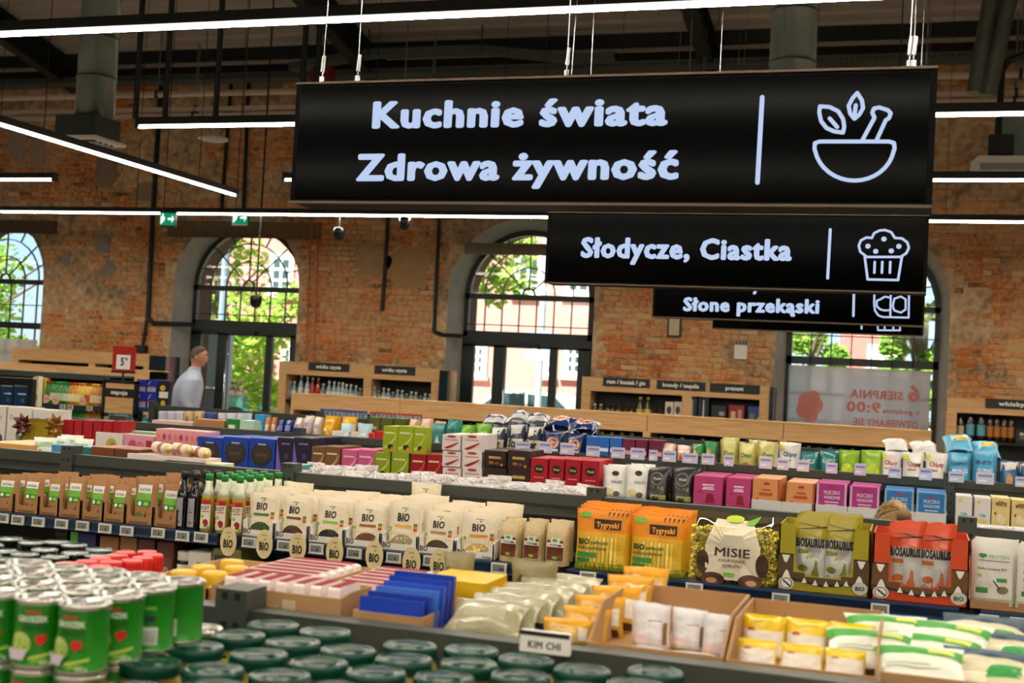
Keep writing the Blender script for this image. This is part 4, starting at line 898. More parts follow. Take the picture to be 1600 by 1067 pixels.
kc = put('kimchi_card', carton('#ecebe6', [('r',0,.78,1,1,'#20201c'),('t','KIM CHI',.17,.22,.83,.34,'#2b2b2b',.03)], rough=.6), ((ka+kb)/2, 1.918, un(870,1024,1.912).z), (kb-ka, .012, un(870, 990, 1.912).z-un(870,1024,1.912).z), label='white card lettered KIM CHI in front of orange noodle packs', cat='card')
KIM = pouch('#d6a437', [('r',.0,.86,1,1,'#f0a409'),('e',.45,.45,.3,.3,'#e8c878'),('r',.75,.3,.92,.7,'#efe9da'),('r',.02,.05,.9,.2,'#4a3018')], 'pillow', 5, rough=.2, wr=.12, coat=.5, crimp='#f0a409')
for i in range(6): put('kimchi_noodle_pack', KIM, ((ka+kb)/2+.005+.012*i, 2.03+i*.06, ZR+.003), ((kb-ka)*1.12, .045, .05+.011*i), rz=R_.uniform(-.2,.2), rx=-.25+R_.uniform(-.15,.1), label='orange rimmed kimchi noodle pack, %s from the front behind the KIM CHI card' % ORD[i], cat='noodle pack', group='orange kimchi noodle packs')
# kraft boxes with white and with yellow pouches
wa = xz(917, 1.985, ZR+.04); wb_ = xz(1130, 1.985, ZR+.04); kraft_box('kraft box of white foil pouches', wa, wb_, 1.985, 2.3, .08, .028)
WP = pouch('#e3e0e2', [('r',.12,.12,.42,.3,'#e9c9c9'),('r',.5,.62,.85,.635,'#4c4c58'),('r',.5,.2,.85,.21,'#9a9aa6'),('r',.1,.05,.25,.12,'#d8c23a'),('r',.88,.1,.97,.6,'#8a6a3a')]+[('r',.1,.4+.05*k,.45,.405+.05*k,'#a9a9b4') for k in range(4)], 'stand', 2, rough=.22, wr=.1, coat=.5)
for i, (a, b) in enumerate(((979,1043),(1043,1100),(1092,1148))): px_put('white_foil_pouch', WP, a, b, 946+i*9, 2.09+.02*(i % 2), ZR+.006, .05, '%s white foil pouch in the front row of the kraft box' % nth(i, 3), 'pouch', 'white foil pouches', rz=R_.uniform(-.1,.1))
for i, (a, b) in enumerate(((985,1040),(1050,1120))): px_put('white_foil_pouch', WP, a, b, 1012+i*9, 2.03, ZR+.006, .03, '%s low white foil pouch lying at the lip of the kraft box' % ('left','right')[i], 'pouch', 'white foil pouches', rx=.5, hs=1.0)
ya = xz(1134, 1.985, ZR+.04); yb_ = xz(1372, 1.985, ZR+.04); kraft_box('kraft box of yellow noodle pouches at the right', ya, yb_, 1.985, 2.3, .075, .026)
YPo = pouch('#f0cf12', [('r',.04,.0,.96,.66,'#efeae2'),('e',.25,.66,.09,.05,'#c0392b'),('r',.4,.2,.8,.215,'#555555'),('r',.1,.42,.9,.44,'#e6cf4a')], 'stand', 6, rough=.2, wr=.1, coat=.5)
for i, (a, b) in enumerate(((1152,1225),(1222,1295),(1292,1366))): px_put('yellow_pouch', YPo, a, b, 966+i*7, 2.12, ZR+.006, .06, '%s yellow pouch in the back row of the right kraft box' % nth(i, 3), 'pouch', 'yellow noodle pouches', rz=R_.uniform(-.1,.1))
for i, (a, b) in enumerate(((1148,1212),(1215,1285),(1285,1352))): px_put('yellow_pouch', YPo, a, b, 1004+i*8, 2.04, ZR+.006, .04, '%s yellow pouch leaning in the front row of the right kraft box' % nth(i, 3), 'pouch', 'yellow noodle pouches', rx=-.15)
SAC = [pouch('#e6ead9', [('r',.0,.62,1,.86,'#3fa436'),('r',.1,.3,.7,.315,'#3a3a3a'),('r',.1,.38,.6,.395,'#555555'),('r',.6,.66,.9,.8,'#d6dc5a')], 'pillow', 21, rough=.25, wr=.14, coat=.4), pouch('#ded6b4', [('r',0,.66,1,1,'#27485a'),('p',[(.45,.2),(1,.3),(1,.55),(.55,.5)],'#2f9a44'),('r',.1,.1,.5,.3,'#efe3c4')], 'pillow', 22, rough=.25, wr=.14, coat=.4)]
def flat_put(name, proto, px, py, z, w, h, rz, tilt, label, group):
    p = unz(px, py, z); return put(name, proto, (p.x, p.y, z), (w, .03, h), rz, label, 'sachet', group, rx=tilt)
k = 0
for (px, py, z, s, rz) in ((1360,1045,1.195,0,.1),(1455,1052,1.19,0,-.15),(1395,1020,1.205,0,.2),(1470,1030,1.205,0,-.2),(1565,1050,1.195,1,.05),(1530,1020,1.21,1,-.15),(1590,1025,1.205,1,.2),(1440,1075,1.19,0,.1),(1540,1080,1.185,1,-.1)):
    p = unz(px, py, z); p.y = min(max(p.y, 2.0), 2.3); k += 1
    put('soup_sachet', SAC[s], (p.x, p.y, z-.0), (.14, .03, .095), rz, '%s sachet, %s counted from the left in the right corner pile' % (('white and green','cream and navy')[s], ORD[k-1]), 'sachet', 'sachets piled at the right corner', rx=-1.05)
# low card under the sachets so that they lie on something
x0 = xz(1376, 1.99, ZR+.02); kraft_box('kraft box under the piled sachets at the right corner', x0, x0+.36, 1.985, 2.38, .035, .035)
# ---------------------------------------------------------------- gondola B, front shelf
ZB = .9905; YBF = 4.135
# kraft pouches of dried goods in scooped kraft trays
def kp(seed, big=False):
    lab = [('r',.2,.66,.8,.84,'#e9e8df'),('t','AUCHAN',.28,.7,.72,.07,'#555a52',.02),('r',.2,.5,.8,.66,'#6fb43a'),('r',.2,.36,.8,.5,'#2f7a33'),('e',.34,.43,.085,.05,'#e6f2da'),('r',.52,.39,.72,.47,'#9ccf52'),('p',[(.62,.05),(.7,.12),(.66,.27),(.58,.15)],'#4a2f1c'),('e',.38,.16,.16,.1,('#9c7a4c','#7b6a44','#5c7a3a')[seed % 3])]
    return pouch('#a9794a', lab, 'stand', seed, rough=.55, wr=.05)
KP = [kp(s) for s in range(4)]; kr = [(-20,20),(21,59),(60,90),(90,125),(126,160),(160,194),(195,238),(239,276)]; tops = [744,745,748,749,752,756,746,760]
for i, ((a, b), t) in enumerate(zip(kr, tops)):
    xa, xb = xz(a, YBF, ZB), xz(b, YBF, ZB); w = xb-xa
    tray('kraft_display_tray', w*.98, .30, .072, .074, '#a5794d', .72, label='%s kraft display tray of dried goods on the navy railed shelf' % nth(i, 8), cat='tray', group='kraft display trays', loc=((xa+xb)/2, YBF+.15, ZB), extra=[('r',.15,.1,.85,.2,'#7a5230')])
    h = un((a+b)/2, t, YBF+.03).z-ZB
    for r in range(4): put('kraft_pouch', KP[(i+r) % 4], ((xa+xb)/2+R_.uniform(-.003,.003), YBF+.045+r*.068, ZB+.005), (w*.86, .055, h*(1+.0*r)+R_.uniform(-.006,.008)), R_.uniform(-.04,.04), 'brown kraft pouch with green label, %s row in the %s kraft tray' % (('front','second','third','rear')[r], nth(i, 8)), 'pouch', 'kraft pouches of dried goods')
# dark bottles and apple vinegar bottles
def bottle(glass, cap, capz=.022, labels=None, r=.026, h=.215, neck=None, sq=False):
    pr = [(r*.9,0),(r,.004),(r,h*.56),(r*.93,h*.63),(r*.55,h*.73),(r*.42,h*.8),(r*.42,h-.02)]
    b = lathe_proto(pr, mat(glass, .08, var=.15, coat=.8), 18); out = b+[('cap', lm(lambda q: q.lathe([(r*.55,h-capz-.004),(r*.56,h-.002),(r*.5,h),(0,h)], mat(cap, .35), 14)))]
    if neck: out.append(('neck_label', lm(lambda q: q.lathe([(r*.97,h*.62),(r*.62,h*.73),(r*.52,h*.8),(r*.5,h*.88),(r*.49,h*.88)], mat(neck, .45), 16))))
    if labels: out.append(('label', cylart(labels, r, .012, h*.5, -1.0, 1.0)))
    return out
DARKB = bottle('#0d0c0d', '#1a1d1c', .02, [('r',.15,0,.75,1,'#9a969c'),('r',.25,.1,.6,.2,'#6b7a4a'),('r',.3,.5,.6,.53,'#3a3a40'),('r',.3,.62,.6,.64,'#7a4a5a')])
OCET = bottle('#a98f2c', '#1f8a3c', .018, [('r',.1,0,.95,1,'#ece6d8'),('r',.1,.84,.95,1,'#b0201c'),('e',.3,.92,.14,.05,'#d84a3a'),('t','OCET',.16,.66,.85,.13,'#23231f',.02),('r',.3,.58,.85,.61,'#c0392b'),('e',.35,.42,.17,.07,'#a6cc52'),('e',.62,.2,.2,.13,'#a31626'),('e',.38,.12,.16,.08,'#e9e0a0'),('e',.8,.06,.12,.05,'#b9c95a')], neck='#e3e8cf')
for c, px in enumerate((286.5, 304.5)):
    for r in range(3): put('dark_bottle', DARKB, (xz(px, YBF+.03, ZB+.1), YBF+.03+r*.075, ZB), label='dark bottle with black cap and grey label, %s row, %s column beside the kraft trays' % (('front','middle','rear')[r], ('left','right')[c]), cat='bottle', group='dark bottles')
for c, px in enumerate((325, 349, 373)):
    for r in range(5): put('vinegar_bottle', OCET, (xz(px, YBF+.03, ZB+.1)+.001*r, YBF+.03+r*.072, ZB), rz=R_.uniform(-.15,.15), label='apple vinegar bottle with green cap, %s column, %s row from the front' % (('left','middle','right')[c], ORD[r]), cat='bottle', group='apple vinegar bottles')
# cream BIO pouches in white trays
bio_px = [(377,427),(428,480),(481,536),(537,593),(594,651),(652,709),(710,771)]; bio_top = [772,782,785,790,790,800,806]
cont = ['#3f4a22','#4a3226','#2c2a26','#6a4420','#a89a78','#4a3a2a','#c9a66a']; band = ['#4f7a4a','#7a4a36','#8fbf4a','#a05a2c','#e0a83a','#b0826a','#e08a1e']
for i, ((a, b), t) in enumerate(zip(bio_px, bio_top)):
    rg = random.Random(i)
    it = [('t','Auchan',.4,.86,.6,.035,'#2a2a24',.02),('p',[(.5,.78),(.56,.84),(.5,.845)],'#4f9a3a'),('t','BIO',.3,.6,.66,.17,'#23231f',.03),('r',.24,.46,.74,.52,band[i]),('r',.05,.38,.14,.46,'#8cc04a'),('r',.8,.4,.9,.56,'#e2882a'),('r',.8,.5,.9,.56,'#3b8a4a'),('r',.8,.4,.9,.45,'#c8442a')]
    it += [('p',[(.5+.36*math.cos(math.pi*k/12), .08+.24*math.sin(math.pi*k/12)) for k in range(13)], cont[i])]
    for k in range(26): an = rg.uniform(.1,3.0); rr = rg.uniform(0,.9); it.append(('e', .5+.33*rr*math.cos(an), .09+.21*rr*math.sin(an), .035, .02, ('#%02x%02x%02x' % tuple(min(255, int(int(cont[i][1+2*c:3+2*c],16)*rg.uniform(.6,1.6))) for c in range(3)))))
    for k in range(9): u = .14+.09*k; it.append(('p',[(u,.3+.03*math.sin(k)),(u+.02,.3),(u+.03+.01*math.sin(k*3),.4)],'#c9a94e'))
    P = pouch('#e9dcc0', it, 'stand', 30+i, rough=.5, wr=.05); PB = pouch('#e9dcc0', it[:8], 'stand', 40+i, rough=.5, wr=.06)
    xa, xb = xz(a, YBF, ZB), xz(b, YBF, ZB); w = xb-xa
    tray('white_display_tray', w*.98, .36, .075, .058, '#e4e0d8', .78, label='%s white BIO display tray on the navy railed shelf' % nth(i, 7), cat='tray', group='white BIO display trays', loc=((xa+xb)/2, YBF+.18, ZB), extra=[('t','BIO',.05,.2,.27,.34,'#23231f',.02),('t','Auchan',.72,.12,.94,.14,'#3a3a34',.02)])
    h = un((a+b)/2, t, YBF+.03).z-ZB
    for r in range(5):
        put('bio_pouch', P if r < 2 else PB, ((xa+xb)/2+R_.uniform(-.006,.006), YBF+.05+r*.064, ZB+.005), (w*.95*(1+.05*(r > 0)), .058, h+R_.uniform(-.004,.01)+.004*r), R_.uniform(-.1,.1), 'cream BIO pouch, %s row in the %s white tray' % (('front','second','third','fourth','rear')[r], nth(i, 7)), 'pouch', 'cream BIO pouches')
put('bio_pouch', PB, (xz(662,YBF+.36,ZB+.2), YBF+.39, ZB+.03), (.125,.05,.185), 0, 'cream BIO pouch sticking up at the back of the white trays', 'pouch', 'cream BIO pouches')
# grain bags
GR = mat('#d9bd8a', .4, var=.5, scale=26, bump=.8, coat=.5)
GP = pouch('#d9bd8a', [('r',.16,.14,.84,.62,'#6f3417'),('r',.16,.46,.84,.56,'#eee9e2'),('r',.3,.56,.7,.68,'#dfe9d4'),('e',.5,.62,.12,.035,'#5aa04a'),('t','ORZESZKI',.24,.49,.76,.04,'#5a2a1a',.02),('r',.4,.17,.62,.24,'#8cc63f')], 'block', 3, wr=.06, clear=GR)
for i, (a, b, t) in enumerate(((775,809,816),(811,845,818),(846,884,820))):
    for r in range(2): px_put('grain_bag', GP, a+(6*r), b+(6*r), t-(6*r), YBF+.01+r*.11, ZB, .09, '%s clear bag of puffed grain with brown label, %s row' % (nth(i, 3), ('front','rear')[r]), 'bag', 'bags of puffed grain')
# corn stick bags (yellow and orange)
tig = [('r',0,.0,1,.62,'#dcae22'),('r',.0,.0,1,.12,'#4f9a2a'),('r',.0,.6,1,.98,'#f09312'),('r',.0,.56,1,.62,'#e9b11a')]
tig += [('r',.22+.075*k,.12,.26+.075*k,.55,('#f3dc74','#ecc63c')[k % 2]) for k in range(8)]
tig += [('r',.34,.68,.84,.84,'#3a2212'),('t','Tygryski',.38,.71,.8,.09,'#f6a52a',.03),('t','BIO',.05,.42,.27,.09,'#1f4a1c',.04),('t','pałeczki',.3,.43,.62,.06,'#2a5a22',.02),('t','kukurydziane',.05,.34,.6,.055,'#2a5a22',.02),('r',.05,.21,.42,.29,'#3f8a3a'),('r',.05,.13,.3,.19,'#2f7a33'),('r',.06,.86,.28,.93,'#7ab83a')]
tig += [('p',[(u,.02),(u+.03,.02),(u+.05*math.sin(u*40),.17)],'#3c8a22') for u in [.04+.055*k for k in range(17)]]+[('p',[(.6+.08*k,.96),(.64+.08*k,.97),(.6+.08*k,.88)],'#2c1c10') for k in range(5)]
TG = pouch('#eda016', tig, 'stand', 8, rough=.22, wr=.07, coat=.5, crimp='#f08c14')
for c, (a, b, t) in enumerate(((893,980,797),(979,1069,806))):
    for r in range(4): px_put('corn_stick_bag', TG, a+r*5, b+r*5, t-(2+3*r if r else 0), YBF+.01+r*.09, ZB, .075, '%s orange corn stick bag, %s row from the front' % (('left','right')[c], ORD[r]), 'bag', 'orange corn stick bags', rz=R_.uniform(-.05,.05))
# clear bag of corn puffs with a cream label
o = px_put('corn_puff_bag', pouch('#ecd98c', [('p',[(.3,.92),(.7,.92),(.8,.55),(.78,.06),(.22,.06),(.2,.55)],'#eadfc4'),('e',.18,.3,.07,.17,'#4a2f1e'),('e',.82,.3,.07,.17,'#4a2f1e'),('e',.3,.06,.13,.1,'#5a3a26'),('e',.7,.06,.13,.1,'#5a3a26'),('e',.29,.04,.06,.04,'#c9946a'),('e',.71,.04,.06,.04,'#c9946a'),('t','MISIE',.31,.4,.69,.13,'#3a2a20',.015),('t','KUKURYDZIANE',.36,.32,.64,.045,'#5a4636'),('t','CHRUPKI',.4,.25,.6,.045,'#5a4636'),('e',.5,.94,.1,.05,'#b9cf3a'),('p',[(.62,.9),(.78,1.0),(.74,.9),(.7,.86)],'#6fae3a'),('r',.42,.12,.54,.17,'#7ab83a')], 'block', 4, clear=glassmat('#fbfaf2', .07), wr=.05), 1068, 1217, 806, YBF+.0, ZB, .15, 'large clear bag of yellow corn puffs with a cream label', 'bag')
puff = MB(); pm = mat('#f6de62', .7, var=.15, scale=30, bump=.4); rg = random.Random(4)
q = MB(); q.prism([(-.4,.03),(.4,.03),(.42,.5),(.3,.78),(-.3,.78),(-.42,.5)], -.22, .3, mat('#f0d650', .7)); q.build('packed_puffs', o)
for k in range(620):
    c = Vector((rg.uniform(-.45,.45), rg.uniform(-.35,-.18), rg.uniform(.04,.8))); r = rg.uniform(.032,.048); d = [Vector((rg.gauss(0,1),rg.gauss(0,1),rg.gauss(0,1))).normalized() for _ in range(2)]
    n = len(puff.v); S_ = Vector((r*.8,r*1.5,r*1.0)); V = [(1,0,0),(-1,0,0),(0,1,0),(0,-1,0),(0,0,1),(0,0,-1),(.6,.6,.6),(-.6,-.6,.6),(.6,-.6,-.6),(-.6,.6,-.6)]
    a_ = rg.uniform(0,6); ca, sa = math.cos(a_), math.sin(a_)
    V = [(c.x+(x*ca-z*sa)*S_.x*rg.uniform(.8,1.3), c.y+y*S_.y, c.z+(x*sa+z*ca)*S_.z*rg.uniform(.8,1.3)) for x, y, z in V]
    puff.add(V, [(0,6,4),(0,2,6),(2,4,6),(1,4,7),(1,7,3),(3,7,4),(0,8,3),(0,5,8),(3,8,5),(1,9,2),(1,5,9),(2,9,5),(0,4,3),(1,2,4)], pm)
tag(puff.build('corn_puffs', o, smooth=True), kind='stuff')
# display cartons with snack bags
def saurus(col, dk, label, a, b, t, side):
    xa, xb = xz(a, YBF, ZB), xz(b, YBF, ZB); w = xb-xa; hb = un((a+b)/2, t+9, YBF).z-ZB; d = .24
    o = tag(empty('snack_display_carton', ((xa+xb)/2, YBF+d/2, ZB)), label, 'display carton', 'toothed snack display cartons'); m = mat(col, .5); t_ = .004
    q = MB(); q.box((-w/2,-d/2,0), (w/2,d/2,t_), m); q.build('base', o); q = MB(); q.box((-w/2,d/2-t_,t_), (w/2,d/2,hb), m); q.build('rear_panel', o)
    for s in (-1, 1): q = MB(); x = s*w/2; q.box((min(x, x-s*t_),-d/2,t_), (max(x, x-s*t_),d/2-t_,hb), m); q.build('side_panel', o)
    # front: side flaps and a low curved lip
    P = [(-w/2,0),(w/2,0),(w/2,hb),(w/2-.17*w,hb),(w/2-.2*w,hb*.33)]+[(w/2-.2*w-.6*w*k/8, hb*.33-.09*hb*math.sin(math.pi*k/8)) for k in range(1,8)]+[(-w/2+.2*w,hb*.33),(-w/2+.17*w,hb)]+[(-w/2,hb)]
    q = MB(); q.prism(P, -d/2, -d/2+t_, m); f = q.build('front_panel', o)
    mp = lambda u, v, l: ((u-.5)*w, -d/2-l*.1, v*hb)
    it = [('r',0,.17,.172,.55,dk),('r',.828,.17,1,.55,dk),('r',.172,.15,.3,.29,dk),('r',.3,.13,.7,.235,dk),('r',.7,.15,.828,.29,dk),('r',0,.54,.172,.56,'#1e1a12'),('r',.828,.54,1,.56,'#1e1a12')]
    it += [('p',[(0,.2),(.2,.17),(.5,.1),(.8,.17),(1,.2),(1,.225),(.8,.2),(.5,.135),(.2,.2),(0,.225)],'#2a2418')]
    for u, v, s in ((.085,.54,-1),(.915,.54,-1),(.1,.2,1),(.9,.2,1)): it.append(('p',[(u-.045,v),(u+.045,v),(u+.02,v+s*.09),(u,v+s*.12),(u-.02,v+s*.09)],'#eeeae0'))
    for u in (.3,.42,.54,.66,.76): it.append(('p',[(u-.03,.115+.3*abs(u-.5)**1.5),(u+.03,.115+.3*abs(u-.5)**1.5),(u,.2+.3*abs(u-.5)**1.5)],'#eeeae0'))
    it += [('e',.1,.12,.085,.095,'#e9e6da'),('e',.1,.12,.07,.082,'#1e1a12'),('e',.1,.12,.06,.07,'#e9e6da'),('p',[(.06,.15),(.14,.07),(.15,.09),(.07,.17)],'#1e1a12'),('e',.91,.14,.085,.095,'#c9c6ba'),('t','BIO',.86,.11,.96,.06,'#3a382c',.03)]
    it = [x if x[0] != 'p' else x for x in it]; p = MB(); art(p, it, mp); p.build('print', f)
    SB = pouch(col, [('r',.06,.0,.94,.72,'#b9b9b4'),('t','BIOSAURUS',.08,.6,.92,.12,'#17170f',.05),('r',.14,.5,.46,.56,side),('e',.32,.3,.15,.05,side),('e',.68,.2,.12,.1,side),('p',[(.6,.2),(.68,.42),(.74,.4),(.78,.2)],side),('e',.24,.16,.12,.08,'#8f8f8a'),('t','BIO',.17,.13,.31,.05,'#3a382c',.03),('p',[(.04,.83),(.96,.9),(.96,.875)],'#3a3418'),('p',[(.1,.93),(.9,.88),(.9,.865)],'#3a3418'),('p',[(.3,.8),(.8,.74),(.8,.725)],side)], 'stand', 20+int(side[1:3], 16) % 7, rough=.2, wr=.16, coat=.6, crimp=col)  # thin slivers near the bag top: shade of folds painted into the print
    for c in range(2):
        for r in range(3): put('snack_bag', SB, ((-.17+.34*c)*w*.95+(xa+xb)/2+.004*r, YBF+.05+r*.07, ZB+.006), (w*.4, .06, (un((a+b)/2, t, YBF).z-ZB)*(.985+.02*r)), R_.uniform(-.12,.12), '%s silver snack bag, %s row in the %s' % (('left','right')[c], ('front','middle','rear')[r], 'olive green toothed carton' if col < '#c' else 'orange toothed carton'), 'bag', 'silver snack bags')
saurus('#a79a1c', '#5a4424', 'olive green toothed display carton of snack bags', 1214, 1356, 814, '#7a7a22')
saurus('#d24a1e', '#6a4a26', 'orange toothed display carton of snack bags', 1361, 1511, 829, '#b0602a')
PR = pouch('#dcdad2', [('e',.24,.78,.07,.03,'#2f8a44'),('e',.31,.78,.05,.03,'#2f8a44'),('p',[(.17,.78),(.36,.78),(.27,.73)],'#2f8a44'),('t','PROTEIN',.42,.74,.88,.06,'#5aa85a',.0),('r',.15,.7,.9,.71,'#4a4a44'),('t','Białko konopne BIO',.15,.56,.84,.04,'#3a3a34'),('r',.15,.44,.25,.49,'#8cc04a'),('r',.6,.38,.85,.44,'#3a8a3a'),('e',.75,.26,.14,.06,'#7a7050'),('p',[(.5,.4),(.54,.4),(.7,.28),(.66,.27)],'#4a4438'),('r',.12,.2,.4,.28,'#3a7a33'),('r',.02,.02,.98,.12,'#bfc9a8')]+[('r',.15,.36-.03*k,.5,.365-.03*k,'#8a8a84') for k in range(3)], 'stand', 12, rough=.35, wr=.04)
for i, (a, b) in enumerate(((1514,1584),(1586,1652))):
    for r in range(3): px_put('protein_pouch', PR, a+3*r, b+3*r, 848+8*i-3*r, YBF+.015+.07*r, ZB+.012, .055, '%s white protein powder pouch, %s row' % (('left','right')[i], ('front','middle','rear')[r]), 'pouch', 'white protein pouches')
xa, xb = xz(1513,YBF,ZB), xz(1655,YBF,ZB); tray('kraft_display_tray', xb-xa, .3, .13, .03, '#a5794d', .1, label='low kraft tray under the white protein pouches', loc=((xa+xb)/2, YBF+.15, ZB))
# electronic price tags on the navy rail and oval BIO shelf cards
ESL = [(5,809,'3'),(29,812,'3'),(61,815,'3'),(97,818,'3'),(130,821,'3'),(165,825,'3'),(199,829,'3'),(248,832,'3'),(286,837,'9'),(315,839,'8'),(390,847,'9'),(445,852,'8'),(495,857,'8'),(554,864,'10'),(616,871,'4'),(674,876,'10'),(717,881,'10'),(780,887,'10'),(919,901,'2'),(1085,919,'5'),(1220,935,'6'),(1375,952,'6'),(1545,974,'24'),(1593,980,'9')]
YR = YB-.47-.0165
eb = lm(lambda q: (q.box((-.028,-.008,-.017), (.028,0,.017), mat('#d5d4cc', .4)), q.box((-.03,-.009,-.019), (.03,-.004,-.015), mat('#c5c4bc', .4))), smooth=False)
sc = lm(lambda q: q.box((-.021,-.0092,-.011), (.021,-.008,.012), mat('#7d8079', .3)), smooth=False)
for i, (a, b, s) in enumerate(ESL):
    p = un(a, b, YR-.005); o = inst('price_tag', eb, None, (p.x, YR-.0045, max(.968, min(.985, p.z)))); tag(o, 'white electronic price tag with grey screen, %s from the left on the navy rail' % nth(i, len(ESL)), 'price tag', 'price tags on the navy rail'); inst('screen', sc, o)
    q = MB(); put_text(q, s, .002, -.009, .002+.008*len(s), .011, -.0096, mat('#1d1f1c', .5), .03); q.box((-.018,-.0096,-.008), (-.003,-.0093,-.0065), mat('#2d2f2c', .5)); q.build('digits', o)
ov = MB(); ov.prism([(.034*math.cos(-2*math.pi*k/24), .053*math.sin(-2*math.pi*k/24)) for k in range(24)], -.0015, 0, mat('#dcc995', .55)); OVM = ov.mesh('oval')
ot = MB(); put_text(ot, 'BIO', -.019, -.022, .019, .03, -.0022, mat('#1d1c18', .5), .03); ot.add([(-.002,-.0022,.012),(.008,-.0022,.018),(.002,-.0022,.022)], [(0,1,2)], mat('#5a9a3a', .5)); put_text(ot, 'Auchan', -.01, .03, .01, .006, -.0022, mat('#6a5a3a', .5)); OTM = ot.mesh('print')
ob = lm(lambda q: q.box((-.008,0,.01), (.008,.03,.016), mat('#c9c6bc', .3)), smooth=False)
for i, (a, b) in enumerate(((357,846),(413,850),(465,855),(523,862),(585,868),(643,878),(686,881))):
    p = un(a, b, YR-.035); o = inst('bio_shelf_card', OVM, None, p); tag(o, 'oval cream BIO shelf card, %s from the left below the white trays' % nth(i, 7), 'shelf card', 'oval BIO shelf cards'); inst('print', OTM, o); inst('clip', ob, o)
# second shelf of gondola B, seen under the rail
ZB2 = .691; Y2 = YB-.44
BRN = carton('#8a5f38', [('r',.15,.3,.85,.8,'#b98a58'),('r',.25,.35,.75,.5,'#5a3a20'),('r',.25,.6,.75,.68,'#e6dcc8')]); CH_ = carton('#5a2f22', [('r',.12,.12,.88,.75,'#7a4630'),('t','BIO',.3,.5,.7,.12,'#e0c9a4',.02)])
low = [(-20,20,845,'kraft_pouch',BRN,'brown packet under the far left price tags'),(22,60,850,'kraft_pouch',BRN,'second brown packet under the price tags'),(64,100,855,'kraft_pouch',BRN,'third brown packet under the price tags'),(104,144,832,'cereal_carton',carton('#1d2a5a', [('r',0,0,.3,1,'#5aa83a'),('e',.5,.6,.2,.15,'#c9c23a'),('e',.75,.3,.14,.14,'#b0302a')]),'navy and green carton under the price tags'),(150,180,838,'brown_carton',BRN,'brown carton left of the dark red cartons'),(182,208,838,'brown_carton',BRN,'brown carton beside the dark red cartons'),(210,236,842,'brown_carton',CH_,'left dark red brown carton under the rail'),(240,266,846,'brown_carton',CH_,'right dark red brown carton under the rail'),
 (289,325,862,'milk_carton',carton('#dcd8cc', [('t','BIO',.4,.75,.6,.08,'#3a6a33',.02),('t','MLEKO',.2,.45,.8,.14,'#8a4a7a',.02),('e',.5,.25,.4,.14,'#c9a23a')]),'white BIO milk carton right of the small jar'),(327,372,858,'biscuit_carton',carton('#8a8a4a', [('r',.05,.5,.6,.9,'#3a3a2a'),('t','ioBIO',.1,.6,.55,.16,'#d9d6c0',.02),('r',0,.1,1,.2,'#4a5a2a')]),'olive BIO biscuit carton under the first oval card'),
 (886,922,905,'baby_food_carton',carton('#d6a23a', [('e',.5,.45,.42,.4,'#efe6cf'),('t','LEO',.2,.4,.8,.2,'#23231f',.04)]),'yellow carton left of the two blue baby food cartons'),(924,958,910,'baby_food_carton',carton('#d6a23a', [('e',.5,.45,.42,.4,'#efe6cf')]),'yellow carton touching the blue baby food cartons'),
 (964,1004,916,'baby_food_carton',carton('#2a7ab8', [('e',.5,.4,.46,.46,'#e9e4d6'),('t','LEO',.12,.42,.88,.22,'#23231f',.04),('r',.3,.82,.7,.9,'#8cc4e8')]),'left blue baby food carton with round cream field'),(1006,1046,920,'baby_food_carton',carton('#2a7ab8', [('e',.5,.4,.46,.46,'#e9e4d6'),('t','LEO',.12,.42,.88,.22,'#23231f',.04),('r',.3,.82,.7,.9,'#8cc4e8')]),'right blue baby food carton with round cream field'),(1048,1072,925,'baby_food_carton',carton('#1f4a6a', [('e',.5,.5,.3,.3,'#4a7a9a')]),'dark blue carton right of the blue baby food cartons'),
 (1140,1203,941,'beige_carton',carton('#c9b79a', [('r',.08,.45+.06*0,.6,.47,'#8a7a64'),('r',.08,.55,.6,.57,'#8a7a64'),('r',.08,.65,.6,.67,'#8a7a64'),('e',.75,.6,.05,.06,'#5a5a50')]),'left beige carton under the green toothed carton'),(1205,1268,948,'beige_carton',carton('#c9b79a', [('r',.1,.5,.5,.52,'#8a7a64'),('r',.1,.6,.6,.62,'#8a7a64')]),'middle beige carton under the green toothed carton'),(1271,1335,956,'beige_carton',carton('#cfc09c', [('t','BIO',.12,.4,.4,.2,'#2a2a24',.03),('e',.7,.4,.12,.16,'#c0302a'),('e',.85,.36,.1,.14,'#d9a23a'),('e',.6,.3,.09,.1,'#9ab84a')]),'right beige BIO carton with fruit picture'),
 (1522,1562,985,'kraft_pouch',BRN,'brown packet under the protein pouches'),(1564,1606,1000,'bar_carton',carton('#1d4a7a', [('t','PROTEIN',.1,.6,.9,.12,'#d6c23a',.02),('r',.1,.3,.8,.33,'#8cb4d8')]),'blue protein carton at the right edge')]
for (a, b, t, nm, pr, lb) in low:
    tt = un((a+b)/2, t, Y2).z
    px_put(nm, pr, a, b, t, Y2, ZB2, .16, lb, 'packet' if 'pouch' in nm else 'carton', hs=min(1, .262/(tt-ZB2)))
sj = lathe_proto([(.026,0),(.03,.004),(.03,.12),(.028,.13)], mat('#3a2a20', .2, coat=.6), 18)+[('lid', lm(lambda q: q.lathe([(.0305,.125),(.0305,.145),(.027,.148),(0,.148)], mat('#d9d6cc', .4), 18))), ('label', cylart([('r',0,.1,1,.95,'#e2ddd0'),('r',.3,.35,.7,.7,'#3a3a3a')], .03, .02, .1))]
put('honey_jar', sj, (xz(281,Y2,ZB2+.1), Y2+.03, ZB2), (1,1,1.45), label='small dark jar with white lid left of the milk carton', cat='jar')
